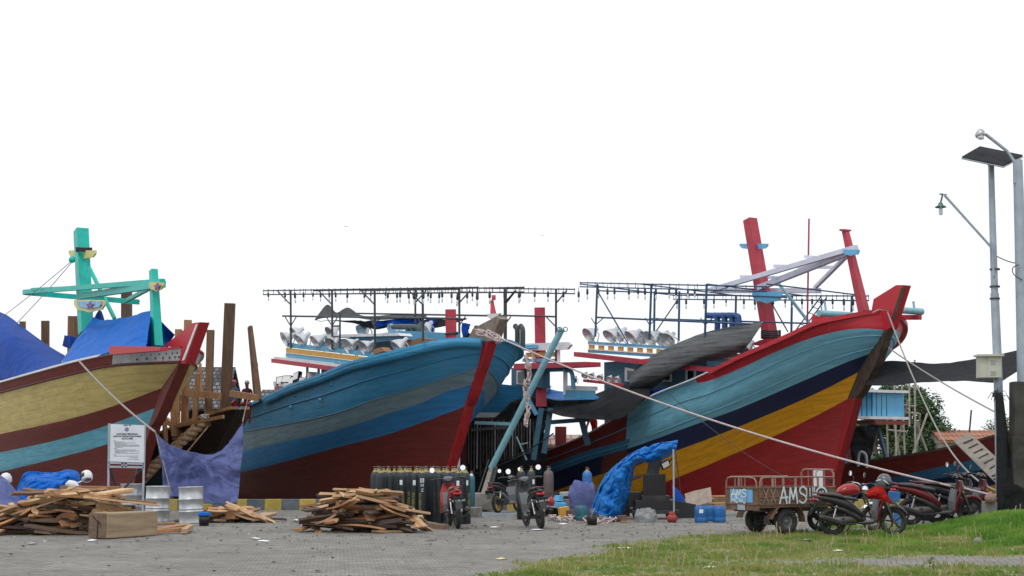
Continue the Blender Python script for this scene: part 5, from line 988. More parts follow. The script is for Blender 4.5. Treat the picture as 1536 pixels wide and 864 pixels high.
c2 = dup(cp); c2.location = gnd(797, 778); c2['label'] = 'dark gas cylinder with white stencils standing behind the dark scooter'; c2['group'] = 'lone gas cylinders'; c2.rotation_euler = (0, 0, 0); stick(c2, .9, .12, .06, 'paper', 'paper_label', -60)
c3 = cyl_proto('gasrust', 'gasrust'); c3.location = gnd(823, 772); c3['label'] = 'brown grey gas cylinder roped at the neck, right of the dark scooter'; c3.scale = (1.25, 1.25, .98)
c4 = cyl_proto('gasblue', 'gasyellow'); c4.location = gnd(881, 768)+Vector((0, 0, .0)); c4['label'] = 'bright blue gas cylinder behind the violet heap'; c4.scale = (1.25, 1.25, .95)
tag(G().box(gnd(702, 776)+Vector((0, 0, .13)), (.75, .4, .28)).build('concrete_block', 'concrete', bevel=.02), 'grey concrete block right of the gas cylinders, foot of the gangway', 'block'); tag(G().box(gnd(722, 768)+Vector((0, .2, .3)), (.7, .5, .5)).build('concrete_block', 'concrete', bevel=.03), 'larger grey concrete block under the gangway', 'block')
# cylinder chain/sleeper
tag(G().beam(gnd(735, 774)+Vector((-.6, 0, .05)), gnd(775, 776)+Vector((0, 0, .05)), .12, .1).build('steel_bar', 'galvpole'), 'grey steel bar lying below the bike with the yellow wheel', 'bar')
# gangway
gw = thing('gangway', 'steep slatted wooden gangway leaning up beside the gas cylinders', 'gangway', gnd(722, 764)); a0, a1, b0, b1_ = P(714, 764, 45.5), P(729, 765, 45.5), P(733, 704, 50), P(745, 702, 50)
g = G(); g.prism([a0, a1.lerp(a0, .3), b1_.lerp(b0, .3), b0], (0, .05, .03)); g.build('tread_board', 'gangwood', gw); g = G(); g.beam(a1, b1_, .06, .1); g.beam(a1.lerp(a0, .35), b1_.lerp(b0, .35), .05, .08); g.beam(a0+Vector((0, 0, .3)), b0+Vector((0, 0, .3)), .03, .03); g.build('side_rail', 'steel_dk', gw)
g = G()
for k in range(15): t = k/14; g.beam(a1.lerp(b1_, t), a1.lerp(a0, .33).lerp(b1_.lerp(b0, .33), t), .04, .04)
g.build('rungs', 'gangwood', gw)
# pale blue boom and its rope bundle
bp_ = thing('boom_pole', 'long pale blue pole leaning between the blue and striped boats', 'pole', P(737, 700, 50.5)); G().tube([P(737, 702, 50.5), P(843, 493, 48.5)], .105, 14).build('pole_shaft', 'pipeblue', bp_)
for sx in (-4, 5): g = G(); c = P(843+sx, 494, 48.4); g.tube([c+Vector((.07*math.cos(i*.7), 0, .07*math.sin(i*.7))) for i in range(10)], .015, 5); g.build('eye_ring', 'steel_dk', bp_)
def ropebundle(name, pts, n, r, spread, m, label, seed=1):
    rr = random.Random(seed); g = G()
    for k in range(n): g.tube([Vector(p)+Vector((rr.uniform(-1, 1), rr.uniform(-1, 1), rr.uniform(-1, 1)))*spread for p in catm(pts, 26)], r, 6)
    tag(g.build(name, m), label, 'rope')
ropebundle('rope_bundle', [P(790, 535, 48.3), P(793, 560, 48.3), P(788, 582, 48.3), P(792, 605, 48.3), P(790, 638, 48.3)], 5, .03, .09, 'rope_pink', 'knotted pinkish rope bundle hanging beside the pale blue pole')
def coil(px, py, D, R0, m, label, n=9, seed=2, r=.03):
    rr = random.Random(seed); g = G(); c = P(px, py, D)
    for k in range(n):
        a0_, R1 = rr.uniform(0, 6.28), R0*rr.uniform(.4, 1); tl = Vector((rr.gauss(0, .4), rr.gauss(0, .4), 1)).normalized(); x = tl.orthogonal().normalized(); y = tl.cross(x); x, y = x, (y*.6+Vector((0, 0, .5)))
        g.tube([c+Vector((rr.uniform(-.2, .2), 0, 0))*R0+x*R1*math.cos(a0_+t*.55)+y*R1*math.sin(a0_+t*.55) for t in range(13)], r, 6)
    tag(g.build('rope_coil', m), label, 'rope')
coil(740, 505, 48.2, .30, 'rope_pink', 'tangled pink white rope looped round the stem head of the blue boat', 11, r=.024)
coil(722, 500, 48.9, .25, 'rope_pink', 'smaller tangle of pink rope just left of the stem head loops', 8, 6)
# moorings
pA = P(748, 506, 48.0); rope(pA, P(1426, 729, 37.5), .35, .027, 'rope_pink', 'long pink white mooring rope running from the blue boat down to the right', n=50)
rope(P(1443, 731, 37.4), P(1500, 744, 36.2), .02, .03, 'rope_pink', 'tail end of the pink mooring rope behind the scooters')
q = b3.at(1331, 467, .25); g = G(); g.tube([b3.at(1309, 469, 1.0), b3.at(1318, 464.5, .6), q]+rope_pts(q, P(1404, 640, 43), .15, 20)+rope_pts(P(1404, 640, 43), P(1502, 738, 36.5), .35, 16)[1:], .024, 6); tag(g.build('mooring_rope', 'rope_grey'), 'grey rope falling from the red bow of the striped boat down behind the scooters', 'rope')
rope(b3.at(1333, 522, -.1), P(1540, 642, 36.2), .1, .021, 'rope_grey', 'grey rope from the striped bow running right to the concrete pillar')
rope(b3.solve(1003, 591, 1, 0), P(1095, 664, 46), .03, .012, 'rope_dark', 'thin dark line hanging down the flank of the striped boat'); rope(P(1095, 664, 46), P(1190, 722, 40), .05, .008, 'rope_dark', 'thin line continuing down the red bottom towards the cart')
rope(b1.at(118, 541, 2.6), P(233, 648, 41), .1, .028, 'rope_grey', 'grey rope from the cream boat rail to the corner of the violet tarpaulin'); rope(P(233, 648, 41), P(262, 760, 40.9), .0, .014, 'rope_grey', 'thin cord falling from the corner of the violet tarpaulin')
rope(P(364, 632, 41), b2.at(372, 596, 2.9), .0, .012, 'rope_grey', 'thin cord holding the right corner of the violet tarpaulin')
rope(P(716, 697, 58), P(830, 650, 52), .25, .025, 'rope_dark', 'dark hose slung across the black screen', name='hose'); rope(P(700, 715, 57.8), P(800, 675, 57), .05, .03, 'rope_dark', 'straight dark pole in front of the black screen', name='rail_pipe', cat='pipe')
# hawser fender on the dark hull
g = G()
for (a, c, r_) in (((302, 636), (214, 715), .16), ((302, 636), (206, 735), .05), ((312, 640), (262, 700), .03), ((296, 632), (244, 690), .03)):
    A_ = P(a[0], a[1], 53.3); C_ = P(c[0], c[1], 52)
    if r_ > .1:
        for ph in (0, 2.09, 4.19):
            pts = []; d = (C_-A_); x = d.orthogonal().normalized(); y = d.normalized().cross(x)
            for i in range(60): t = i/59; pts.append(A_+d*t+(x*math.cos(ph+t*24)+y*math.sin(ph+t*24))*.10)
            g.tube(pts, .10, 6)
    else: g.tube([A_, C_], r_, 5)
tag(g.build('hawser', 'rope_tan'), 'thick twisted tan hawser tied along the dark half built hull', 'rope'); coil(308, 626, 53.2, .18, 'rope_grey', 'pale knot of rope at the top of the tan hawser', 7, 4)
coil(382, 546, 55.6, .14, 'rope_grey', 'small knot of rope round the leaning pole right of the tallest timber', 5, 8)

# ---------------- middle clutter ----------------
tarp('black_screen', TP([[(700, 626, 57.9), (738, 627, 57.9), (772, 600, 57.9), (800, 596, 57.9), (830, 606, 57.9)], [(700, 655, 58), (735, 655, 58), (765, 645, 58), (795, 640, 58), (820, 636, 58)], [(700, 690, 58), (735, 685, 58), (765, 675, 58), (795, 665, 58), (816, 655, 58)], [(700, 752, 58), (735, 745, 58), (765, 720, 58), (795, 700, 58), (822, 692, 58)]]), 'net_black', 'black sheet screen hanging between the blue boat and the striped boat', cat='screen', nr=30, nc=50, amp=.16)
st = thing('scaffold', 'dark pole scaffold with teal struts against the black screen', 'scaffold', P(770, 740, 57.5)); rs2 = random.Random(9)
for i in range(24): x = 703+i*4.4; g = G().tube([P(x, 632+rs2.uniform(-4, 4), 57.6), P(x+rs2.uniform(-1, 1), 700+rs2.uniform(-10, 25) if x < 745 else 694-(x-745)*.27, 57.6)], .022, 5); g.build('upright_pole', 'steel_dk' if i % 3 else 'galvpole', st) if i % 2 else g.build('upright_pole', 'bark', st)
for a, c, m_, w_ in (((712, 634), (765, 636), 'pipeblue', .12), ((706, 645), (760, 641), 'steel_dk', .1), ((787, 590), (805, 622), 'cabinblue', .16), ((812, 612), (800, 690), 'cabindark', .2), ((818, 634), (886, 629), 'cabindark', .16), ((868, 612), (882, 668), 'cabindark', .22), ((826, 612), (816, 680), 'cabindark', .2), ((775, 655), (790, 690), 'pipeblue', .06), ((779, 667), (792, 664), 'galvpole', .04)): G().beam(P(a[0], a[1], 57.3), P(c[0], c[1], 57.3), w_, w_).build('strut', m_, st)
tag(G().beam(P(841, 640, 62.5), P(841, 680, 62.5), .45, .45).build('mooring_bitt', 'aftred'), 'faded red square bitt standing behind the low end of the striped boat', 'bitt')
# people
def person(loc, face, shirt, pants, label, pose='stand', cap=None, H=1.66, seat=0):
    t = thing('person', label, 'person', loc); hs = H/1.66
    def v(x, y, z): return (x*hs, y*hs, z*hs)
    if pose == 'sit': J = dict(pel=v(0, 0, .45), hipL=v(.09, 0, .44), knL=v(.12, .42, .47), anL=v(.12, .42, .08), toL=v(.12, .55, .04), lean=.05)
    else: J = dict(pel=v(0, 0, .90), hipL=v(.09, 0, .86), knL=v(.11, .03, .48), anL=v(.12, -.01, .09), toL=v(.13, .13, .04), lean=0)
    bend = {'stand': .05, 'sit': .16, 'bend': .55}[pose]
    base = Vector(J['pel']); up = Vector((0, math.sin(bend), math.cos(bend)))
    ch = base+up*.30*hs; sh = base+up*.48*hs; nk = base+up*.56*hs; hd = nk+Vector((0, .03, .10))*hs; hc = hd+Vector((0, .0, .10))*hs
    V = []; E = []; Rr = []
    def add(p, r, par=None): V.append(tuple(p)); Rr.append(r*hs); k = len(V)-1; (E.append((par, k)) if par is not None else None); return k
    pel = add(base, .13); c_ = add(ch, .135, pel); s_ = add(sh, .12, c_); n_ = add(nk, .055, s_); h1 = add(hd, .078, n_); h2 = add(hc, .088, h1); h3 = add(hc+Vector((0, 0, .07))*hs, .055, h2); nose = add(hd+Vector((0, .10, .03))*hs, .014, h1)
    for sx in (1, -1):
        hp = add((J['hipL'][0]*sx, J['hipL'][1], J['hipL'][2]), .085, pel); kn = add((J['knL'][0]*sx, J['knL'][1], J['knL'][2]), .058, hp); an = add((J['anL'][0]*sx, J['anL'][1], J['anL'][2]), .036, kn); add((J['toL'][0]*sx, J['toL'][1], J['toL'][2]), .03, an)
        sl = add(sh+Vector((.17*sx, 0, -.01))*hs, .058, s_); el = add(sh+Vector((.22*sx, .03+.1*bend, -.27))*hs, .042, sl); wr = add(sh+Vector((.16*sx, .20, -.40 if pose != 'stand' else -.48))*hs, .027, el); pm = add(Vector(V[wr])+Vector((-.01*sx, .07, -.03))*hs, .03, wr)
        for f in range(4): k = add(Vector(V[pm])+Vector(((-.028+f*.018)*sx, .05, -.02))*hs, .009, pm); add(Vector(V[k])+Vector((0, .02+.006*(f in (1, 2)), -.03))*hs, .007, k)
        k = add(Vector(V[pm])+Vector((-.045*sx, .0, .0))*hs, .01, pm); add(Vector(V[k])+Vector((-.012*sx, .03, -.02))*hs, .008, k)
    me = bpy.data.meshes.new('body'); me.from_pydata(V, E, []); o = bpy.data.objects.new('body', me); COL.objects.link(o)
    sk = o.modifiers.new('s', 'SKIN'); me.skin_vertices[0].data[0].use_root = True
    for i, r in enumerate(Rr): me.skin_vertices[0].data[i].radius = (r, r*.8 if i in (0, 1, 2) else r)
    sb = o.modifiers.new('b', 'SUBSURF'); sb.levels = 2; sb.render_levels = 2
    dg = bpy.context.evaluated_depsgraph_get(); m2 = bpy.data.meshes.new_from_object(o.evaluated_get(dg)); m2.name = 'body'; o.modifiers.clear(); o.data = m2
    for m_ in ('skin', shirt, pants): m2.materials.append(M[m_])
    shz = sh.z; pz = base.z+.04*hs
    hand = [Vector(V[i]) for i in range(len(V)) if Rr[i] < .034*hs]
    for f in m2.polygons:
        c = f.center; f.use_smooth = True
        nh = min((c-q).length for q in hand); up_ = c.z > shz+.05*hs
        f.material_index = 0 if up_ or (nh < .06 and c.z > .3) or (pose != 'sit' and c.z < .06) else (1 if (c.z > pz or (abs(c.x) > .16*hs and c.z > .6*hs)) else 2)
    o.parent = t
    g = G(); hcv = hc+Vector((0, -.012, .0)); m_ = cap or 'hair'
    g.lathe([(.0, .105), (.05, .098), (.085, .065), (.097, .02), (.095, -.03), (.088, -.05)], tuple(hcv*1.0), 16)
    if cap: g.prism([(hcv.x-.07, hcv.y+.07, hcv.z+.02), (hcv.x-.05, hcv.y+.17, hcv.z+.01), (hcv.x+.05, hcv.y+.17, hcv.z+.01), (hcv.x+.07, hcv.y+.07, hcv.z+.02)], (0, 0, .012))
    g.build('cap' if cap else 'hair', m_, t, local=True)
    g = G()
    for sx in (-.03, .03): g.lathe([(0, .012), (.009, .006), (.011, 0)], (hd.x+sx, hd.y+.082, hd.z+.055), 8, (0, 1, 0))
    g.box((hd.x, hd.y+.085, hd.z-.015), (.035, .006, .006)); g.build('eyes_and_mouth', 'hair', t, local=True)
    t.rotation_euler = (0, 0, R(face)); return t
M['sh_maroon'] = clothmat('maroon shirt', (.10, .02, .035), .8, 0, 6); M['sh_blue'] = clothmat('blue shirt', (.05, .11, .2), .8, 0, 6); M['tr_red'] = clothmat('dark red trousers', (.2, .02, .03), .8, 0, 6); M['sh_dark'] = clothmat('dark shirt', (.02, .02, .025), .8, 0, 6); M['cap_pink'] = mat('pink head cloth', (.4, .09, .1), .8); M['cap_grey'] = mat('grey cap', (.28, .28, .28), .8)
def standz(px, py_top, D, H): p = P(px, py_top, D); p.z -= H; return p
person(standz(352, 573.5, 59.5, 1.62), 150, 'sh_blue', 'tr_red', 'standing person in blue shirt and pink head cloth behind the timber rail', cap='cap_pink', H=1.62)
person(standz(371, 574.5, 60.3, 1.64), 175, 'sh_maroon', 'tr_red', 'standing person in maroon shirt and grey cap behind the timber rail', cap='cap_grey', H=1.64)
person(standz(703, 488.5, 57.5, 1.18), 140, 'sh_dark', 'sh_dark', 'seated dark clothed person nearest the red bitt on the blue boat', pose='sit', H=1.5)
person(standz(716, 488, 57.8, 1.2), 160, 'sh_dark', 'sh_dark', 'seated dark clothed person just left of the grey stem head', pose='sit', H=1.5)
person(standz(627, 500, 58.5, 1.2), 170, 'sh_maroon', 'sh_dark', 'seated person in maroon shirt behind the exhaust pipes of the blue boat', pose='sit', H=1.5)
person(standz(893, 624, 61.6, 1.45), 150, 'redcloth', 'sh_dark', 'bending person in a red jacket behind the rail of the striped boat', pose='bend', H=1.62, cap='hair')
for px_, py_, l_, lb_ in ((655, 503, .2, 'blue cloth hung beside the red bitt'),): tarp('hung_cloth', TP([[(693, 483, 57), (700, 484, 57), (706, 486, 57)], [(692, 494, 57), (698, 497, 57), (702, 496, 57)], [(694, 505, 57), (698, 506, 57), (701, 504, 57)]]), 'tarp_dkblue', 'dark blue cloth hung right of the square red bitt on the blue boat', cat='cloth', nr=10, nc=10)
# canopy over the blue boat cabin
tarp('canopy', TP([[(472, 480, 60), (480, 468, 60), (492, 457, 60), (505, 469, 60), (522, 461.5, 60), (540, 472, 60), (560, 474, 60), (600, 472, 60), (640, 471, 60)], [(474, 480, 58.8), (485, 477, 58.8), (498, 476, 58.8), (508, 476, 58.8), (525, 474, 58.8), (543, 478, 58.8), (570, 480, 58.8), (605, 478, 58.8), (640, 478, 58.8)]]), 'net_grey', 'grey peaked canopy cloth strung above the cabin of the blue boat', cat='canopy', nr=14, nc=60, amp=.05)
tarp('canopy_net', TP([[(474, 480, 59), (500, 481, 59), (530, 481, 59), (560, 481, 59), (600, 479, 59), (650, 478, 59), (700, 477, 59)], [(478, 481, 59), (500, 482, 59), (535, 486, 59), (563, 494, 59), (600, 486, 59), (650, 492, 59), (700, 479, 59)]]), 'net_black', 'black bunched net hanging from the rack over the blue boat', cat='net', nr=12, nc=60, amp=.12)
tarp('canopy_net', TP([[(556, 480, 58.9), (575, 481, 58.9), (610, 479, 58.9), (655, 478, 58.9)], [(562, 493, 58.9), (580, 488, 58.9), (612, 488, 58.9), (650, 498, 58.9)]]), 'tarp_dkblue', 'dark blue net bunched below the rack over the blue boat', cat='net', nr=12, nc=40, amp=.12)
# violet heap, barrels etc.
def heap(name, px, py, w_, d_, h_, m, label, cat, seed, pw=1.0):
    c = gnd(px, py); c.y += d_/2; g = G(); nu, nv = 30, 14; vs = []
    for i in range(nv+1):
        ph = i/nv*math.pi/2
        for j in range(nu):
            a = 2*math.pi*j/nu; r = math.cos(ph)**.45; q = Vector((math.cos(a)*r, math.sin(a)*r, math.sin(ph)**.8)); nn = 1+.22*mnoise.noise(q*2.2+Vector((seed, 0, 0)))+.08*mnoise.noise(q*6+Vector((seed, 3, 0)))
            vs.append((c.x+q.x*w_/2*nn, c.y+q.y*d_/2*nn, max(0.01, q.z*h_*nn)))
    g.add(vs, [(i*nu+j, i*nu+(j+1) % nu, (i+1)*nu+(j+1) % nu, (i+1)*nu+j) for i in range(nv) for j in range(nu)], 0, None, True); return tag(g.build(name, m), label, cat)
heap('covered_heap', 876, 776, .78, .7, .88, 'tarp_lilac', 'violet tarpaulin wrapped over a waist high heap left of the blue tarpaulin arch', 'covered heap', 3)
heap('plastic_bundle', 970, 784, .55, .5, .33, 'sheer_plastic', 'clear plastic sheeting bundled at the foot of the black engine', 'bundle', 8)
def barrel(px, py, r, h, m, label, lidm=None, name='plastic_drum', cat='drum', group=None):
    t = thing(name, label, cat, gnd(px, py), group); g = G(); b = ORI[t.name]; g.lathe([(0, 0), (r*.9, 0), (r, h*.08), (r, h*.3), (r*.97, h*.33), (r, h*.36), (r, h*.85), (r*.92, h*.95), (r*.8, h)], b, 22); g.build('drum_body', m, t); g = G(); g.lathe([(r*.86, h*.97), (r*.86, h*1.03), (0, h*1.03)], b, 20); g.build('lid', lidm or m, t); return t
barrel(872, 781, .17, .37, 'gasteal', 'teal blue plastic barrel in front of the violet heap'); barrel(1052, 784, .165, .40, 'drumblue', 'left of the two bright blue plastic drums beside the cart'); d2 = barrel(1079, 784, .165, .40, 'drumblue', 'right of the two bright blue plastic drums beside the cart', ); barrel(1066, 782, .14, .38, 'drumblue', 'third blue drum wedged behind the pair beside the cart')
stk = G(); p_ = gnd(1052, 784); stk.add([(p_.x-.07, p_.y-.168, .24), (p_.x+.03, p_.y-.169, .24), (p_.x+.03, p_.y-.169, .33), (p_.x-.07, p_.y-.168, .33)], [(0, 1, 2, 3)]); tt = [o for o in COL.objects if o.name.startswith('plastic_drum')][1]; stk.build('paper_label', 'paper', tt)
tb = thing('tub', 'black open tub with a small plant, right of the teal barrel', 'tub', gnd(888, 788)); g = G(); b = ORI[tb.name]; g.lathe([(0, 0), (.11, 0), (.14, .26), (.13, .26), (.12, .2), (0, .2)], b, 20); g.build('tub_body', 'black', tb); g = G()
for i in range(16): a = rs.uniform(0, 6.28); g.add([b+Vector((0, 0, .2)), b+Vector((.05*math.cos(a), .05*math.sin(a), .35)), b+Vector((.09*math.cos(a), .09*math.sin(a), .42)), b+Vector((.03*math.cos(a+.4), .03*math.sin(a+.4), .33))], [(0, 1, 2, 3)])
g.build('dry_plant', 'straw', tb)
can = thing('gas_canister', 'small red gas canister at the foot of the black engine', 'canister', gnd(1008, 784)); g = G(); b = ORI[can.name]; g.lathe([(0, .02), (.10, .02), (.13, .07), (.13, .14), (.08, .2), (.03, .21)], b, 18); g.build('canister_body', 'cyl_red', can); g = G(); g.lathe([(.07, .2), (.075, .27), (.065, .27), (.06, .2)], b, 14); g.build('collar', 'cyl_red', can); g = G(); g.lathe([(.09, 0), (.095, .03), (.085, .03)], b, 14); g.build('foot_ring', 'cyl_red', can)
# bits: boxes
def bx(px, py, D, size, m, name, label, cat, yaw=0, z=None):
    p = P(px, py, D) if z is None else gnd(px, py)+Vector((0, 0, z)); g = G().box(p, size, Euler((rs.uniform(-.1, .1), rs.uniform(-.2, .2), R(yaw)))); tag(g.build(name, m, bevel=.012), label, cat)
bx(840, 757, 41.5, (.26, .3, .12), 'skyblue', 'plastic_box', 'pale blue plastic box on the clutter right of the brown cylinder', 'box', 20); bx(838, 748, 41.6, (.16, .2, .16), 'skyblue', 'plastic_box', 'smaller sky blue box stacked on the other pale blue box', 'box', 40); bx(849, 741, 42, (.3, .2, .12), 'galv', 'metal_case', 'grey metal case on top of the clutter behind the sky blue boxes', 'case', -20); bx(836, 743, 42.2, (.2, .2, .14), 'black', 'tool_box', 'black tool box left of the grey metal case', 'box'); bx(828, 752, 42.2, (.2, .2, .2), 'galvpole', 'machine_part', 'grey machine part right beside the brown cylinder', 'part')
bx(846, 769, 41, (.26, .26, .3), 'ochre', 'yellow_crate', 'yellow crate on the ground right of the dark scooter', 'crate', 10); bx(855, 772, 40.5, (.2, .2, .24), 'rust', 'rusty_can', 'rusty can beside the yellow crate', 'can'); bx(842, 762, 42.5, (.8, .8, .05), 'galvpole', 'shelf_frame', 'low grey shelf holding the sky blue boxes', 'shelf'); bx(838, 770, 42.8, (.5, .3, .5), 'black', 'dark_crate', 'dark crate under the low grey shelf', 'crate')
bx(870, 785, 38, (1.0, .4, .04), 'brownred', 'red_board', 'dull red board lying in front of the teal barrel', 'board', 5); bx(968, 787, 38, (1.2, .12, .05), 'plankC', 'grey_plank', 'grey plank lying in front of the plastic bundle', 'plank', 2); bx(933, 779, 38.5, (.16, .3, .2), 'rust', 'rusty_block', 'rusty brown block at the right foot of the blue tarpaulin arch', 'block', 15); bx(1027, 767, 41, (.5, .4, .45), 'black', 'black_crate', 'black crate between the engine and the blue drums', 'crate', 0); bx(1042, 765, 42.2, (.3, .3, .3), 'ochre', 'yellow_crate', 'yellow crate behind the left blue drum', 'crate'); bx(930, 770, 42, (.5, .5, .6), 'black', 'dark_crate', 'dark crate inside the blue tarpaulin arch', 'crate')
ropebundle('hose', [gnd(826, 780)+Vector((0, 0, .05)), gnd(845, 784)+Vector((0, 0, .05)), gnd(868, 780)+Vector((0, 0, .06)), gnd(900, 786)+Vector((0, 0, .05)), gnd(925, 782)+Vector((0, 0, .05))], 5, .018, .10, 'rope_pink', 'tangle of pinkish hoses on the ground before the teal barrel', 5)
tag(G().lathe([(0, -.12), (.06, -.11), (.09, -.02), (.05, .08), (.02, .12), (0, .14)], P(827, 752, 38.8), 14).build('red_sack', 'mred'), 'small crimson sack hung at the foot of the brown cylinder', 'sack'); tarp('tarpaulin', TP([[(1008, 728, 41.5), (1016, 733, 41.5), (1024, 742, 41.5)], [(1012, 745, 41.2), (1022, 752, 41.2), (1032, 760, 41.2)], [(1016, 765, 41), (1026, 770, 41), (1040, 776, 41)]]), 'tarp_dkblue', 'dark blue tarpaulin flap right of the black engine', nr=16, nc=16, amp=.06)
# blue tarp arch (wrapped boom of the engine)
o_ = [(1017, 660), (1003, 662), (985, 665), (965, 671), (948, 680), (936, 688), (916, 703), (902, 723), (893, 745), (886, 768)]
i_ = [(1014, 676), (1003, 682), (991, 690), (977, 694), (963, 692), (953, 697), (950, 712), (946, 734), (940, 755), (932, 780)]
rows_ = []
for t, dd in ((0, .55), (.12, .15), (.35, -.25), (.6, -.35), (.85, -.10), (1, .35)): rows_.append([P(a[0]+(c[0]-a[0])*t, a[1]+(c[1]-a[1])*t, 40.1+dd*(.45 if k < 4 else 1)) for k, (a, c) in enumerate(zip(o_, i_))])
tarp('tarpaulin', rows_, 'tarp_sky', 'sky blue tarpaulin draped over an arched boom beside the black engine', nr=44, nc=90, amp=.17, fr=3.0)
tarp('tarpaulin', [[P(x, y, d) for x, y, d in r] for r in (((1010, 664, 40.3), (975, 672, 40.6), (945, 686, 40.9)), ((1012, 674, 40.5), (975, 690, 40.8), (950, 700, 41.0)))], 'tarp_sky', 'far side of the sky blue tarpaulin over the arched boom', nr=8, nc=20, amp=.04, fr=3)
G_ = None
en = thing('engine_set', 'black skid mounted engine with radiator and pole lamp, under the blue tarpaulin arch', 'engine', gnd(980, 778)); D = 40.3
def eb(x0, y0, x1, y1, m, name, dpt=.5, dd=0, par=None): return G().prism([P(x0, y0, D+dd), P(x1, y0, D+dd), P(x1, y1, D+dd), P(x0, y1, D+dd)], (0, dpt, 0)).build(name, m, par or en, bevel=.01)
rd = eb(965, 711, 998, 745, 'black', 'radiator', .2, -.2)
for i in range(11): G().beam(P(967+i*3, 713, D-.32), P(967+i*3, 743, D-.32), .012, .02).build('fin', 'mblack', rd)
eb(961, 743, 1003, 750, 'mblack', 'skid_top', .8); eb(951, 750, 1012, 764, 'black', 'engine_block', .8); eb(946, 764, 1016, 770, 'mblack', 'skid_frame', .9); eb(940, 738, 962, 760, 'black', 'gear_case', .5, .3)
for x in (956, 1006): wheel_at(P(x, 772, D-.2), .13, (0, 1, 0), en, rim='engine')
G().beam(P(978, 712, D), P(984, 688, D), .3, .3).build('air_duct', 'gascyl', en); G().tube([P(936, 724, D), P(962, 713, D)], .04, 8).build('exhaust_pipe', 'engine', en); G().tube([P(1010, 674, 39.8), P(1011, 782, 39.8)], .025, 8).build('lamp_pole', 'galvpole', en); G().tube([P(1013, 676, 40), P(1021, 740, 40)], .012, 5).build('cable', 'rope_dark', en); G().tube([P(996, 702, 40), P(1011, 684, 39.8)], .02, 5).build('lamp_arm', 'steel_dk', en); G().box(P(998, 697, 39.8), (.24, .1, .17), Euler((.2, -.5, .3))).build('work_lamp', 'black', en); G().box(P(998.6, 697, 39.74), (.19, .02, .13), Euler((.2, -.5, .3))).build('lamp_glass', 'lampin', en)

# chips, dead leaves and grit trodden into the paving: uncountable
rd = random.Random(21); vs = []; fs = []; mi = []
while len(fs) < 2600:
    y = rd.uniform(21, 46); x = rd.uniform(-.36, .36)*y; pr = .18+.9*math.exp(-((y-36)/6)**2)
    if rd.random() > pr or cover(x, y) > .3: continue
    s_ = rd.uniform(.012, .05)*(1.6 if rd.random() < .1 else 1); a = rd.uniform(0, 6.28); z = .008+bankz(x, y); k = len(vs)
    vs += [(x+s_*math.cos(a+q*1.57)*rd.uniform(.5, 1), y+s_*math.sin(a+q*1.57)*rd.uniform(.5, 1), z+rd.uniform(0, s_*.6)) for q in range(4)]; fs.append((k, k+1, k+2, k+3)); mi.append(3 if rd.random() < .012 else rd.choice([0, 1, 1, 2, 2]))
g = G(); g.add(vs, fs, mi); o = g.build('yard_debris', ['plankC', 'plankD', 'ground', 'paper'], org=(0, 0, 0)); o['kind'] = 'stuff'; o['label'] = 'wood chips, leaves and grit scattered over the paved yard'; o['category'] = 'debris'
vs = []; fs = []
for _ in range(1500):
    y = rd.uniform(20, 35); x = rd.uniform(-1, 13)
    if rd.random() > cover(x, y)-.2 or mnoise.noise(Vector((x*.7, y*.7, 12))) < .05: continue
    z = .004+bankz(x, y); h = rd.uniform(.12, .30); k = len(vs); a = rd.uniform(0, 6.28); dx, dy = math.cos(a)*.005, math.sin(a)*.005; lx, ly = rd.uniform(-.06, .06), rd.uniform(-.06, .06)
    vs += [(x-dx, y-dy, z), (x+dx, y+dy, z), (x+lx+dx*2.2, y+ly+dy*2.2, z+h), (x+lx-dx*2.2, y+ly-dy*2.2, z+h)]; fs.append((k, k+1, k+2, k+3))
g = G(); g.add(vs, fs); o = g.build('seeding_grass', 'straw', org=(0, 0, 0)); o['kind'] = 'stuff'; o['label'] = 'thin straw coloured seeding stalks among the short grass'; o['category'] = 'grass'
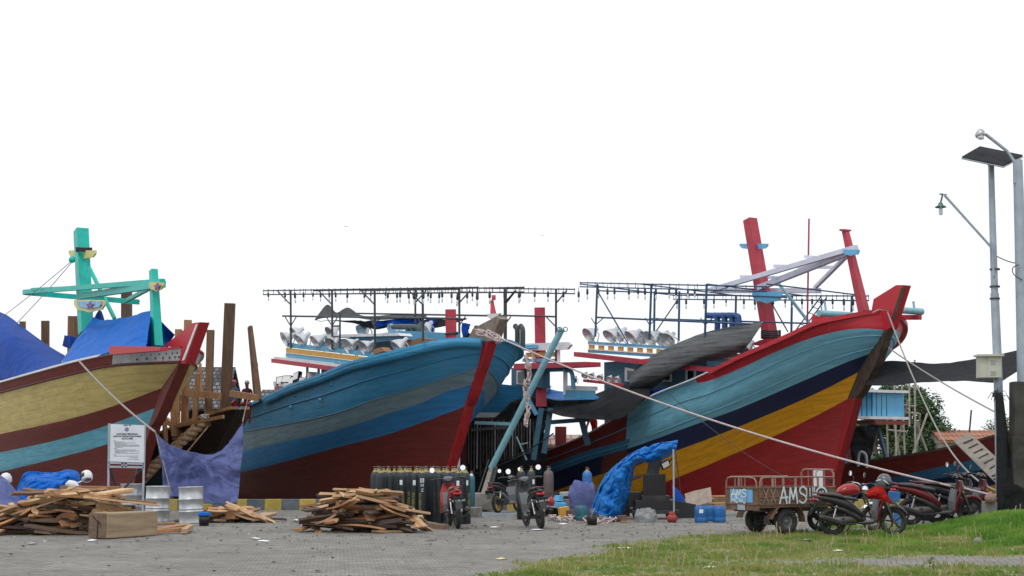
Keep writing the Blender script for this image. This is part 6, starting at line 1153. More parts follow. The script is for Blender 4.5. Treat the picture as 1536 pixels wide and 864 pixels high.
# ---------------- motorbikes ----------------
def bike(px, py, rz, label, body='mred', trim='mblack', seatm='seat', lean=7, kind='scooter', plate=None, rimm='mblack', mirrors=True, sc=1.0, front=None):
    t = thing('parked_scooter' if kind == 'scooter' else 'parked_motorcycle', label, 'scooter' if kind == 'scooter' else 'motorcycle', (0, 0, 0), 'motorbikes parked in the yard')
    front = front or body; WB = 1.26; wr = .285; Y = (0, 1, 0)
    wheel_at((0, 0, wr), wr, Y, t, tw=.042, rim=rimm); wheel_at((WB, 0, wr), wr, Y, t, tw=.038, rim=rimm)
    B = lambda g, n, m, bev=0: g.build(n, m, t, local=True, bevel=bev)
    # fork, steering head
    g = G()
    for s in (-.07, .07): g.tube([(WB, s, wr), (WB-.20, s, .72)], [.02, .026], 8)
    g.tube([(WB-.19, 0, .68), (WB-.30, 0, .97)], .03, 8); B(g, 'fork', 'engine')
    g = G(); g.tube([(WB-.30, 0, .99), (WB-.30, .12, 1.02), (WB-.37, .28, 1.03), (WB-.42, .36, 1.01)], .014, 7); g.tube([(WB-.30, 0, .99), (WB-.30, -.12, 1.02), (WB-.37, -.28, 1.03), (WB-.42, -.36, 1.01)], .014, 7); hb = B(g, 'handlebar', 'chrome' if kind != 'scooter' else 'steel_dk')
    for s in (-1, 1):
        G().tube([(WB-.375, .26*s, 1.03), (WB-.43, .37*s, 1.005)], .021, 8).build('grip', 'black', hb, local=True); G().tube([(WB-.31, .22*s, 1.03), (WB-.33, .36*s, 1.02)], .007, 5).build('brake_lever', 'chrome', hb, local=True)
    if mirrors:
        for s in (-1, 1):
            g = G(); g.tube([(WB-.35, .22*s, 1.03), (WB-.33, .25*s, 1.14), (WB-.36, .31*s, 1.20)], .007, 5); a = B(g, 'mirror', 'black'); c = Vector((WB-.37, .33*s, 1.22)); ax = Vector((-1, -.15*s, .05))
            g = G(); g.lathe([(0, -.03), (.05, -.02), (.062, 0), (.058, .004)], c, 14, ax); g.build('mirror_shell', 'black', a, local=True); g = G(); g.lathe([(.056, .006), (0, .007)], c, 14, ax); g.build('mirror_glass', 'mirror', a, local=True)
    # front fender
    g = G(); vs = []; 
    for i in range(9):
        a = R(20+130*i/8); r = wr+.035
        for yv, dr in ((-.06, -.03), (-.04, .01), (0, .02), (.04, .01), (.06, -.03)): vs.append((WB-(-1)*math.cos(a)*(r+dr)*1.0, yv, wr+math.sin(a)*(r+dr)))
    g.add(vs, [(i*5+j, i*5+j+1, (i+1)*5+j+1, (i+1)*5+j) for i in range(8) for j in range(4)], 0, None, True); g.build('front_fender', body if kind == 'scooter' else 'chrome', t, local=True, solid=.006)
    if kind == 'scooter':
        g = G(); g.loft([(-.42, 0, .80, .015, .012), (-.34, 0, .79, .07, .035), (-.18, 0, .765, .115, .06), (.02, 0, .72, .135, .085), (.22, 0, .655, .14, .10), (.42, 0, .56, .125, .10), (.54, 0, .47, .10, .08), (.62, 0, .42, .06, .05)], 18); B(g, 'side_panel', body)
        g = G(); g.loft([(-.05, 0, .60, .03, .02), (.05, 0, .58, .142, .05), (.22, 0, .52, .148, .07), (.42, 0, .42, .14, .09), (.56, 0, .34, .12, .08), (.66, 0, .28, .05, .04)], 16); B(g, 'lower_panel', trim)
        g = G(); g.loft([(-.28, 0, .835, .03, .012), (-.22, 0, .85, .10, .028), (-.02, 0, .835, .125, .04), (.16, 0, .80, .125, .045), (.22, 0, .775, .12, .035), (.40, 0, .75, .10, .035), (.50, 0, .73, .05, .03), (.53, 0, .72, .02, .01)], 16); B(g, 'seat', seatm)
        g = G(); g.tube([(-.14, .09, .83), (-.34, .08, .87), (-.40, 0, .875), (-.34, -.08, .87), (-.14, -.09, .83)], .014, 7); B(g, 'grab_rail', body if body == 'mred' else 'mdred')
        # leg shield and front fairing
        g = G(); g.loft([(.50, 0, .27, .10, .03), (.60, 0, .265, .14, .035), (.80, 0, .27, .15, .04), (.90, 0, .32, .12, .05)], 14); B(g, 'footboard', trim)
        g = G(); prof = [(.30, .90, .17), (.42, .905, .19), (.56, .93, .20), (.70, .985, .19), (.82, 1.02, .15), (.92, 1.0, .11)]; n = 12; vs = []
        for z, x, hw in prof:
            for j in range(n): a = 2*math.pi*j/n; vs.append((x+.055*math.cos(a)+.05*(1-abs(math.sin(a))), hw*math.sin(a), z))
        g.add(vs, [(i*n+j, i*n+(j+1) % n, (i+1)*n+(j+1) % n, (i+1)*n+j) for i in range(len(prof)-1) for j in range(n)], 0, None, True); g.add(vs[:n], [tuple(range(n))]); g.add(vs[-n:], [tuple(range(n))]); B(g, 'front_fairing', front)
        g = G(); g.prism([(.86, 0, .32), (.84, 0, .50), (.90, 0, .74), (.93, 0, .74), (.90, 0, .5), (.91, 0, .32)], (0, .3, 0)); B(g, 'leg_shield', 'mgrey')
        g = G(); g.loft([(.88, 0, 1.0, .05, .03), (.95, 0, 1.02, .11, .05), (1.03, 0, 1.0, .10, .055), (1.09, 0, .96, .05, .04)], 14); B(g, 'handlebar_cowl', trim if body != 'mred' else 'mgrey')
        g = G(); g.lathe([(0, .02), (.05, .015), (.065, 0)], (1.10, 0, .80), 14, (1, 0, .15)); B(g, 'headlight', 'bulb')
        for s in (-1, 1): g = G(); g.box((1.06, .12*s, .70), (.03, .07, .03)); B(g, 'turn_signal', 'ochre', .008)
    else:
        g = G(); g.loft([(.40, 0, .80, .05, .04), (.46, 0, .84, .12, .09), (.60, 0, .88, .15, .13), (.78, 0, .90, .15, .13), (.90, 0, .88, .09, .09), (.95, 0, .86, .03, .04)], 18, pw=2.2); B(g, 'fuel_tank', body)
        g = G(); g.loft([(-.30, 0, .82, .04, .02), (-.2, 0, .83, .11, .05), (.1, 0, .80, .13, .055), (.42, 0, .80, .10, .05), (.46, 0, .80, .04, .03)], 14); B(g, 'seat', seatm)
        g = G(); g.loft([(-.35, 0, .72, .04, .03), (-.1, 0, .70, .11, .06), (.3, 0, .66, .12, .09), (.42, 0, .62, .06, .06)], 14); B(g, 'side_panel', trim)
        g = G(); g.lathe([(0, .05), (.08, .04), (.095, 0), (.06, -.08), (0, -.1)], (1.07, 0, .88), 16, (1, 0, 0)); B(g, 'headlight', 'chrome'); g = G(); g.tube([(.9, 0, .8), (.7, 0, .45), (.3, 0, .35), (.1, 0, .6)], .03, 8); B(g, 'frame_tube', 'mblack')
    # engine, exhaust, shock, stand, rear fender, lights, plate
    g = G(); g.loft([(-.12, -.06, .30, .05, .05), (.0, -.07, .30, .07, .09), (.25, -.05, .32, .09, .10), (.42, 0, .34, .11, .11), (.55, 0, .36, .07, .07)], 14); g.lathe([(0, -.02), (.085, -.01), (.09, .05), (0, .06)], (.36, .10, .33), 14, Y); B(g, 'engine_case', 'engine')
    g = G(); g.tube([(.45, -.12, .25), (.2, -.14, .24), (.08, -.15, .27)], .018, 7); g.tube([(.12, -.16, .26), (-.02, -.165, .31), (-.30, -.17, .40), (-.33, -.17, .405)], [.04, .055, .06, .035], 12); B(g, 'exhaust', 'mblack'); g = G(); g.tube([(.02, -.20, .34), (-.22, -.225, .415)], .022, 6); B(g, 'heat_guard', 'engine')
    g = G()
    for s in (-.10, .10): g.tube([(-.02, s, .32), (.06, s, .62)], .022, 8)
    B(g, 'shock_absorber', 'chrome')
    g = G(); g.prism([(-.30, 0, .72), (-.36, 0, .70), (-.50, 0, .42), (-.47, 0, .42), (-.34, 0, .62), (-.16, 0, .64), (-.12, 0, .72)], (0, .13, 0)); B(g, 'rear_fender', 'mblack' if body != 'mgrey' else 'mgrey', .008)
    g = G(); g.loft([(-.43, 0, .73, .03, .015), (-.40, 0, .735, .085, .035), (-.34, 0, .74, .09, .04)], 12); B(g, 'tail_light', 'mred')
    g = G(); pl_ = g.box((-.425, 0, .60), (.012, .26, .12), Euler((0, R(-20), 0))); pp = B(g, 'number_plate', 'black', .004)
    if plate:
        mt = Matrix.Translation((-.434, 0, .575))@Matrix.Rotation(R(-20), 4, 'Y')@Matrix.Rotation(R(-90), 4, 'Z')@Matrix.Rotation(R(90), 4, 'X'); textmesh(plate, .062, mt, 'white', pp, 'plate_number', .001, .001)
    g = G(); g.tube([(.42, .08, .25), (.34, .26, .01)], .012, 6); g.tube([(.34, .26, .012), (.38, .29, .012)], .016, 6); B(g, 'side_stand', 'steel_dk')
    g = G()
    for s in (-1, 1): g.tube([(.18, .10*s, .36), (.18, .24*s, .36)], .014, 6)
    B(g, 'foot_pegs', 'black')
    for ch in list(t.children):
        if ch.name.startswith('wheel'): pass
    t.location = gnd(px, py); t.rotation_euler = (R(-lean if lean else 0), 0, R(rz)); t.scale = (sc,)*3; return t
ORI_fix = None
bike(687, 793.5, 100, 'red scooter with tan seat seen from behind, before the gas cylinders', 'mred', 'mblack', 'seattan', plate='K 1156 AK', lean=5, sc=1.1)
bike(812, 793.5, 103, 'dusty black scooter seen from behind, beside two standing gas cylinders', 'mblack', 'mgrey', plate='K 3441 RG', lean=8, sc=1.1)
bike(747, 770, 62, 'black motorbike with a yellow front wheel beside the gangway', 'mblack', 'mgrey', rimm='rimyellow', lean=5)
bike(1249, 803.5, 4, 'nearest scooter, dark with red tail, a helmet and red jacket on its handlebar', 'mblack', 'mblack', front='mdred', lean=-4, sc=1.02, mirrors=False)
bike(1229, 797, 14, 'motorcycle with a glossy red fuel tank between the cart and nearest scooter', 'mred', 'mblack', kind='motorcycle', lean=-3, sc=1.02)
bike(1366, 788, 4, 'dark red and black scooter on the far side of the leafy weeds', 'mdred', 'mblack', lean=-5, sc=1.15)
bike(1404, 785, 6, 'black scooter with dark red front, parked second from the right', 'mblack', 'mblack', front='mdred', lean=-4, sc=1.16, mirrors=False)
bike(1388, 781, 14, 'all black scooter squeezed behind the dark red one', 'mblack', 'mblack', lean=-6, sc=1.15)
bike(1434, 783, -14, 'black scooter with its front wheel in the bank grass, furthest right', 'mblack', 'mblack', front='mblack', lean=-5, sc=1.1, mirrors=False)
helmet(P(1326, 722, 31.9), 1.12, 'helmet', 'grey and white full face helmet hung on the nearest scooter', -10, 8)
# jacket draped on the nearest scooter's handlebar
D = 31.75
tarp('jacket', TP([[(1300, 738, D), (1308, 732, D), (1318, 729, D), (1326, 732, D)], [(1301, 744, D-.1), (1311, 740, D-.15), (1321, 740, D-.15), (1333, 745, D-.1)], [(1303, 746, D), (1314, 748, D-.1), (1326, 751, D-.12), (1341, 757, D-.05)]]), 'redcloth', 'red jacket draped over the handlebar of the nearest scooter', cat='jacket', nr=20, nc=24, amp=.04, fr=5, solid=.03)
tarp('jacket_lining', TP([[(1322, 738, D), (1332, 744, D), (1342, 752, D)], [(1324, 744, D-.1), (1334, 750, D-.1), (1347, 760, D)]]), 'net_grey', 'grey sleeve beside the red jacket on the nearest scooter', cat='jacket', nr=10, nc=12, amp=.02, fr=5, solid=.02)
bx(1341, 745, 33.5, (.22, .2, .22), 'drumblue', 'plastic_can', 'blue plastic can glimpsed right of the nearest scooter', 'can'); bx(1349, 776, 35, (.22, .2, .3), 'drumblue', 'plastic_can', 'blue plastic can low between the two dark red scooters', 'can')
# ---------------- cargo cart ----------------
ct_ = thing('cargo_cart', 'rusty brown cargo tricycle bed with sprayed letters, parked before the striped boat', 'cart', (0, 0, 0)); rz = R(28); LX, WY = 2.02, 1.18
B = lambda g, n, m, bev=0, par=None: g.build(n, m, par or ct_, local=True, bevel=bev)
z0, z1 = .62, 1.0
g = G(); g.box((LX/2, WY/2, z0-.03), (LX-.02, WY-.02, .05)); B(g, 'floor', 'rust')
def sidepanel(y, nm):
    g = G(); g.box((LX/2, y, (z0+z1)/2), (LX, .03, z1-z0)); s_ = -1 if y < .1 else 1
    for z in (z0+.02, z0+.10, z0+.17, z1-.02): g.box((LX/2, y+.022*s_, z), (LX, .022, .022))
    return B(g, nm, 'rust', .004)
sp = sidepanel(0, 'side_board'); sidepanel(WY, 'side_board')
g = G(); g.box((0, WY/2, (z0+z1)/2-.06), (.03, WY-.035, z1-z0+.1)); g.box((-.025, WY/2, z0+.02), (.02, WY-.05, .04)); g.box((-.025, WY/2, z1-.03), (.02, WY-.05, .03)); tg = B(g, 'tailgate', 'rust', .004)
g = G(); g.box((-.022, WY*.5, z0+.19), (.008, .78, .27)); B(g, 'blue_patch', 'panelblue', 0, tg); g = G(); g.box((-.03, WY*.5, z0-.055), (.012, .26, .11)); B(g, 'number_plate', 'galvpole', 0, tg)
g = G(); g.box((LX, WY/2, (z0+z1)/2), (.03, WY-.035, z1-z0)); B(g, 'head_board', 'rust')
def loopt(pts, r=.017): return G().tube(catm(pts, 30), r, 8)
for y in (0, WY):
    g = G(); g.tube([(.02, y, z1), (.02, y, z1+.10), (.06, y, z1+.17), (.14, y, z1+.2), (LX-.4, y, z1+.2), (LX-.35, y, z1+.2)], .017, 8)
    for x in (.35, .42, .95, 1.55): g.box((x, y, z1+.09), (.05 if x != .42 else .02, .02, .2))
    B(g, 'guard_rail', 'rusttube')
g = G(); g.tube([(-.02, .06, z1-.02), (-.03, .06, z1+.1), (-.03, .12, z1+.18), (-.03, .3, z1+.2), (-.03, WY-.3, z1+.2), (-.03, WY-.12, z1+.18), (-.03, WY-.06, z1+.1), (-.02, WY-.06, z1)], .016, 8); g.tube([(-.03, .45, z1), (-.03, .45, z1+.2)], .01, 6); g.tube([(-.03, .8, z1), (-.03, .8, z1+.2)], .01, 6); B(g, 'gate_rail', 'rusttube')
g = G(); g.tube([(LX, .05, z1), (LX, .05, z1+.27), (LX, .10, z1+.33), (LX, .2, z1+.35), (LX, WY-.2, z1+.35), (LX, WY-.1, z1+.33), (LX, WY-.05, z1+.27), (LX, WY-.05, z1)], .02, 8); g.tube([(LX-.5, .02, z1+.2), (LX-.5, .02, z1+.3), (LX-.42, .02, z1+.35), (LX, .05, z1+.35)], .014, 7); g.tube([(LX-.5, .02, z1+.2), (LX, .02, z1+.2)], .014, 6)
for y in (.35, .75, .9): g.tube([(LX, y, z1), (LX, y, z1+.35)], .012, 6)
B(g, 'head_frame', 'rusttube'); g = G(); g.box((LX-.03, .52, z1+.15), (.02, .3, .36)); B(g, 'white_board', 'white'); g = G(); g.box((LX, .12, z1+.12), (.08, .12, .09)); B(g, 'lamp_box', 'black', .01)
for y in (.08, WY-.08):
    def cartwheel(x, y):
        g = G(); n = 14; tw = .08; r = .275; prof = [((r-tw)+tw*math.copysign(abs(math.cos(a))**.7, math.cos(a)), .085*math.copysign(abs(math.sin(a))**.7, math.sin(a))) for a in [2*math.pi*i/n for i in range(n+1)]]
        g.lathe(prof, (x, y, r), 36, (0, 1, 0)); o = g.build('wheel', 'rubber', ct_, local=True); g = G(); g.lathe([(.0, -.045), (.035, -.05), (.05, -.03), (.06, -.012), (.10, -.02), (.115, -.05), (.13, -.052), (.135, -.06), (.125, .06), (.06, .05), (0, .05)], (x, y, r), 28, (0, 1, 0))
        for k in range(6): a = k*1.047; g.lathe([(0, -.062), (.012, -.06), (.012, -.03)], (x+.078*math.cos(a), y, r+.078*math.sin(a)), 8, (0, 1, 0))
        g.build('rim', 'mgrey', o, local=True)
    cartwheel(.74, y)
g = G(); g.tube([(.74, .05, .275), (.74, WY-.05, .275)], .035, 8); g.box((.74, WY/2, .28), (.22, .2, .2)); B(g, 'axle', 'engine'); g = G()
for y in (.25, WY-.25): g.box((LX/2, y, z0-.10), (LX-.1, .06, .09)); g.tube(catm([(.35, y-.08, z0-.14), (.74, y-.08, z0-.24), (1.15, y-.08, z0-.14)], 12), .025, 6)
B(g, 'chassis', 'steel_dk')
for y in (.06, WY-.06):
    g = G(); vs = []; n = 10
    for i in range(n+1):
        x_, z_ = [(.30, .33), (.34, .42), (.42, .52), (.46, .57), (.50, .585), (.74, .59), (.98, .585), (1.02, .57), (1.08, .50), (1.14, .38), (1.16, .26)][i]
        vs += [(x_, y-.11, z_), (x_, y+.11, z_)]
    g.add(vs, [(2*i, 2*i+1, 2*i+3, 2*i+2) for i in range(n)]); o = g.build('mudguard', 'rust', ct_, local=True, solid=.012)
g = G(); g.tube([(LX-.1, .4, .5), (LX+.55, .55, .4)], .03, 8); g.tube([(LX-.1, WY-.4, .5), (LX+.55, WY-.55, .4)], .03, 8); B(g, 'drawbar', 'steel_dk')
# sprayed lettering as flat strokes just proud of the boards
SP = {'A': [[(0, 0), (.45, 1), (.75, 0)], [(.05, .32), (.85, .36)]], 'M': [[(0, 0), (.12, .92), (.42, .25), (.68, .95), (.85, 0)]], 'S': [[(.75, .85), (.45, 1), (.12, .85), (.2, .6), (.62, .45), (.75, .2), (.4, 0), (.02, .12)]], 'C': [[(.7, .85), (.4, 1), (.1, .7), (.1, .3), (.4, 0), (.7, .15)]],
      'I': [[(.2, .95), (.2, .3)], [(.2, .1), (.2, .05)]], 'X': [[(0, 0), (.7, 1)], [(0, 1), (.7, 0)]], 'W': [[(0, 1), (.25, .1), (.45, .8), (.65, .1), (.9, 1)]], '@': [[(.5+.5*math.cos(a*.5), .45+.5*math.sin(a*.5)) for a in range(14)], [(.38, .65), (.36, .35)], [(.62, .68), (.62, .35)], [(.35, .2), (.65, .22)]], 'U': [[(0, 1), (.05, .2), (.35, 0), (.6, .2), (.62, 1)]]}
def stroke(text, x0, zb, h, w_, wid, plane, parent, m, slant=0, gap=.12):
    g = G(); x = x0
    for ch in text:
        if ch == ' ': x += .3*h; continue
        for s in SP[ch]:
            pts = catm(s, max(2, len(s)*4)) if len(s) > 3 and ch in 'S@CU' else s
            for a, b_ in zip(pts[:-1], pts[1:]):
                A_ = Vector((x+a[0]*w_+slant*a[1]*h, zb+a[1]*h)); C_ = Vector((x+b_[0]*w_+slant*b_[1]*h, zb+b_[1]*h)); d = (C_-A_)
                if d.length < 1e-5: continue
                q = Vector((-d.y, d.x)).normalized()*wid/2; e = d.normalized()*wid*.3; cs = [A_-q-e, C_-q+e, C_+q+e, A_+q-e]
                g.add([plane(c.x, c.y, len(g.f)) for c in cs], [(0, 1, 2, 3)])
        x += w_*.85+gap*h
    g.build('sprayed_letters', m, parent, local=True); return x
pl = lambda x, z, k: (x, -.037-k*.00015, z)
x = stroke('XX', .08, z0+.06, .28, .18, .024, pl, sp, 'rusttube', 0); stroke('AMS', .50, z0+.04, .34, .25, .040, pl, sp, 'spray'); stroke('IIU', 1.20, z0+.10, .26, .07, .028, pl, sp, 'spray'); stroke('@', 1.46, z0+.05, .33, .30, .042, pl, sp, 'spray')
pg = lambda x, z, k: (-.032-k*.00015, WY-x, z); stroke('AMS', .24, z0+.16, .16, .2, .035, pg, tg, 'spray'); stroke('MCWU', .24, z0+.04, .10, .15, .025, pg, tg, 'spray')
ct_.location = gnd(1140, 803.5); ct_.rotation_euler = (0, 0, rz)

# ---------------- poles on the right ----------------
D = 36.3
M['panelback'] = mat('dark panel back', (.035, .037, .042), .95, 0, .2, 3, 0); M['panelback'].node_tree.nodes['Principled BSDF'].inputs['Specular IOR Level'].default_value = .1  # even dark matt colour over the whole solar panel
sp_ = thing('solar_lamp_post', 'tall grey post carrying a solar panel and an angled arm with green shade lamp', 'lamp post', gnd(1503, 787)); 
G().tube([P(1502, 790, D), P(1497, 560, D), P(1492, 440, D)], [.11, .105, .10], 14).build('lower_post', 'galvpole', sp_); G().tube([P(1492, 440, D), P(1489, 340, D), P(1486.5, 240, D)], [.085, .08, .07], 14).build('upper_post', 'galvpole', sp_)
for y in (404, 430, 448): G().lathe([(.12, -.02), (.125, 0), (.12, .02)], P(1492.2, y, D), 14).build('clamp_band', 'steel_dk', sp_)
for y in (404, 430): G().tube([P(1486, y, D), P(1499, y, D)], .012, 6).build('clamp_bolt', 'steel_dk', sp_)
pts_ = [P(1443, 236, D-.55), P(1470, 220.5, D+.6), P(1534, 233.5, D+.6), P(1505, 249, D-.6)]
cen = sum(pts_, Vector())/4; g = G().prism(pts_, (0, .0, .045)); sol = g.build('solar_panel', 'panelback', sp_); g = G()
for t_ in (0, .33, .66, 1.0): g.tube([pts_[0].lerp(pts_[1], t_)-Vector((0, 0, .03)), pts_[3].lerp(pts_[2], t_)-Vector((0, 0, .03))], .018, 5); g.tube([pts_[0].lerp(pts_[3], t_)-Vector((0, 0, .03)), pts_[1].lerp(pts_[2], t_)-Vector((0, 0, .03))], .018, 5)
g.build('panel_frame', 'galvpole', sol); G().tube([P(1486.5, 240, D), cen], .05, 8).build('panel_stub', 'steel_dk', sp_); G().tube([P(1486, 252, D), P(1476, 238, D)], .02, 6).build('panel_strut', 'steel_dk', sp_)
a = P(1491, 412, D-.1); G().tube([P(1490.5, 414, D-.1), P(1488, 372, D-.1), P(1417, 293, D-.1)], .032, 8).build('lamp_arm', 'galvpole', sp_); c = P(1414, 291, D-.1); lm = G().tube([c, P(1411, 304, D-.1)], .02, 6).build('lamp_hanger', 'steel_dk', sp_)
M['lampgreen'] = mat('green enamel shade', (.06, .18, .13), .4); g = G(); c = P(1411, 310, D-.1); g.lathe([(.02, .11), (.05, .09), (.06, .04), (.14, -.01), (.13, -.02), (.04, .0)], c, 18); g.build('lamp_shade', 'lampgreen', sp_); g = G(); g.lathe([(.035, 0), (.045, -.06), (.045, -.17), (.03, -.20), (0, -.2)], c, 12); g.build('lamp_bulb', 'white', sp_); g = G(); g.lathe([(0, -.03), (.035, 0), (0, .03)], P(1413, 291, D-.1), 8, (1, 0, 0)); g.tube([P(1409, 291, D-.1), P(1420, 292, D-.1)], .02, 6); g.build('arm_tip', 'galvpole', sp_)
bxm = thing('meter_box', 'cream metal cabinet with louvres strapped to the solar post', 'cabinet', P(1484, 568, D-.3)); g = G().prism([P(1467, 534, 36.15), P(1499, 534, 36.15), P(1499, 567, 36.15), P(1467, 567, 36.15)], (0, .32, 0)); g.build('cabinet_body', 'box_cream', bxm, bevel=.01); g = G().prism([P(1464, 532, 36.1), P(1502, 532, 36.1), P(1502, 535, 36.1), P(1464, 535, 36.1)], (0, .42, 0)); g.build('cabinet_roof', 'box_cream', bxm); g = G().prism([P(1481, 536, 35.985), P(1498, 536, 35.985), P(1498, 566, 35.985), P(1481, 566, 35.985)], (0, .012, 0)); dr = g.build('door', 'box_cream', bxm)
g = G()
for y in (541, 543.5, 546, 557, 559.5, 562): g.beam(P(1486, y, 35.97), P(1494, y, 35.97), .012, .012)
g.build('louvres', 'galvpole', dr)
g = G()
for i in range(12): a = random.uniform(-.3, 3.4); c = P(1495, 592+random.uniform(-3, 3), D-.1); r_ = random.uniform(.15, .38); g.tube([c, c+Vector((math.cos(a)*r_*.6, -.1, math.sin(a)*.12)), c+Vector((math.cos(a)*r_, -.1, -random.uniform(0, .25)))], .008, 4)
for z in range(4): g.lathe([(.115, -.01), (.125, 0), (.115, .01)], P(1496.5, 590+z*1.6, D), 12)
tag(g.build('tied_cords', 'rope_dark'), 'spiky tangle of dark cords tied round the solar post below the cream cabinet', 'cord')
pp = thing('street_lamp', 'thick grey street lamp pole with a cobra head lamp, at the right edge', 'lamp post', gnd(1538, 786)); D2 = 36.0; G().tube([P(1538, 590, D2), P(1534, 480, D2), P(1530, 360, D2), P(1526.5, 240, D2)], [.18, .15, .125, .11], 16).build('pole_shaft', 'galvpole', pp)
G().tube([P(1522, 275, D2-.05), P(1522, 243, D2-.05), P(1510, 226, D2-.05), P(1478, 201, D2-.05)], .04, 8).build('lamp_arm', 'galvpole', pp); g = G(); g.lathe([(.03, -.05), (.07, -.04), (.12, .02), (.13, .08), (.09, .14), (0, .16)], P(1473, 203, D2-.05), 16, (-.6, 0, .4)); g.build('lamp_head', 'galv', pp)
g = G(); g.lathe([(.08, 0), (.09, .06), (.0, .10)], P(1471, 204, D2-.08), 14, (-.2, 0, -1)); g.build('lamp_glass', 'bulb', pp)
rope(P(1493, 383, D), P(1540, 396, D2), .06, .012, 'rope_dark', 'thin black cable between the two poles at the right', name='cable', cat='cable'); G().tube(catm([P(1533, 420, D2-.15), P(1521, 412, D2-.15), P(1519, 402, D2-.15), P(1528, 397, D2-.15)], 10), .012, 5).build('cable_loop', 'rope_dark', pp)
cpil = thing('concrete_pillar', 'stained dark concrete pillar at the right edge behind the grassy bank', 'pillar', gnd(1530, 784)); g = G(); g.beam(P(1537, 790, D2), P(1534, 655, D2), .62, .5); g.build('pillar_base', 'pillar', cpil, bevel=.02); g = G(); g.beam(P(1534, 656, D2), P(1534, 573, D2), .52, .42); g.build('pillar_top', 'pillar', cpil, bevel=.03); g = G(); g.lathe([(.27, -.06), (.28, 0), (.27, .06)], P(1534, 655, D2), 4); g.build('pillar_collar', 'pillar', cpil)
tarp('net_fence', TP([[(1498, 598, 36.0), (1503, 612, 36.0), (1508, 640, 36.0), (1513, 680, 35.9)], [(1498, 660, 36.0), (1506, 690, 35.9), (1520, 710, 35.8), (1540, 726, 35.8)], [(1498, 720, 36.0), (1506, 735, 35.8), (1520, 745, 35.7), (1540, 752, 35.7)], [(1499, 776, 35.9), (1508, 778, 35.7), (1522, 780, 35.6), (1540, 782, 35.6)]]), 'net_sheer', 'sheer black netting draped from the solar post to the concrete pillar', cat='netting', nr=30, nc=20, amp=.05)
tag(G().tube([P(1499, 594, 35.95), P(1503, 650, 35.95), P(1505, 777, 35.95)], [.09, .13, .16], 10).build('rolled_net', 'net_black'), 'rolled black net tied upright against the solar post', 'netting')
heap_ = G(); 
o = tag(G().lathe([(0, -.14), (.09, -.12), (.15, -.02), (.13, .08), (.06, .14), (.03, .2), (0, .2)], P(1486, 746, 35.6), 14).build('plastic_bag', 'bag'), 'pinkish brown plastic bag hung left of the solar post', 'bag'); o.scale = (.95, .9, .8)
tag(G().beam(P(1484, 772, 35.8), P(1484, 752, 35.8), .3, .25).build('concrete_stump', 'concrete', bevel=.02), 'short grey stump under the plastic bag', 'stump')
# leaning gangplank
gp = thing('boarding_plank', 'worn slatted boarding plank leaning on the far right boat', 'gangplank', gnd(1520, 770)); a0, a1, b0, b1_ = P(1431, 662, 43), P(1456, 651, 43), P(1512, 742, 39), P(1536, 726, 39); G().prism([a0, a1, b1_, b0], (0, .06, .05)).build('plank_board', 'gangwood', gp); g = G()
for k in range(1, 10): t = k/10; g.beam(a0.lerp(b0, t).lerp(a1.lerp(b1_, t), .25)+Vector((0, -.05, .03)), a0.lerp(b0, t).lerp(a1.lerp(b1_, t), .80)+Vector((0, -.05, .03)), .05, .03)
g.build('cleats', 'barewood', gp)
# big black awning
tarp('shade_awning', TP([[(1300, 545, 52), (1340, 540, 51), (1400, 545, 49), (1460, 538, 47), (1540, 522, 45)], [(1300, 562, 50), (1345, 560, 49), (1405, 560, 47), (1465, 558, 45), (1540, 545, 43)], [(1300, 578, 48), (1340, 578, 47), (1385, 572, 45.5), (1450, 570, 43), (1500, 574, 42), (1545, 572, 41)][:5]]), 'net_black', 'big black shade awning stretched across behind the solar post', cat='awning', nr=24, nc=50, amp=.12, fr=.5)
# ---------------- far things: trees, roofs, bamboo ----------------
def tree(px, base_D, ytop, wpx, label, seed, n=2600, leaf=.22, m='leaf', trunk=True):
    rr = random.Random(seed); b = P(px, 680, base_D); b.z = -.3; top = P(px, ytop, base_D).z; t = thing('tree', label, 'tree', b, 'trees beyond the boats'); wd = wpx/FPX*base_D; H = top+.3
    g = G(); g.tube([b, b+Vector((.1, 0, H*.3)), b+Vector((-.1, 0, H*.55)), b+Vector((0, 0, H*.8))], [H*.035, H*.028, H*.018, .03], 8)
    cl = []
    for i in range(26):
        a = rr.uniform(0, 6.28); z = rr.uniform(.28, .96); rad = wd/2*math.sin(min(1, (1.06-z)*1.5)*math.pi/2)**.8*rr.uniform(.35, .95); c = b+Vector((rad*math.cos(a), rad*math.sin(a)*.8, H*z)); cl.append((c, rr.uniform(.13, .22)*wd)); g.tube([b+Vector((0, 0, H*z*.6)), c], [H*.012, .02], 5)
    g.build('trunk', 'bark', t); g = G(); vs = []; fs = []; n = int(n*2.4)
    for _ in range(n):
        c, r = rr.choice(cl); d = Vector((rr.gauss(0, 1), rr.gauss(0, 1), rr.gauss(0, .8))).normalized()*r*rr.uniform(.55, 1.05); p = c+d; s = leaf*rr.uniform(.5, 1.1); u = Vector((rr.uniform(-1, 1), rr.uniform(-1, 1), rr.uniform(-.6, .6))).normalized(); v = u.cross(d+Vector((.01, .02, .03))).normalized(); k = len(vs)
        vs += [p-u*s*.5, p+v*s*.28, p+u*s*.5, p-v*s*.28]; fs.append((k, k+1, k+2, k+3))
    g.add(vs, fs); g.build('crown', m, t)
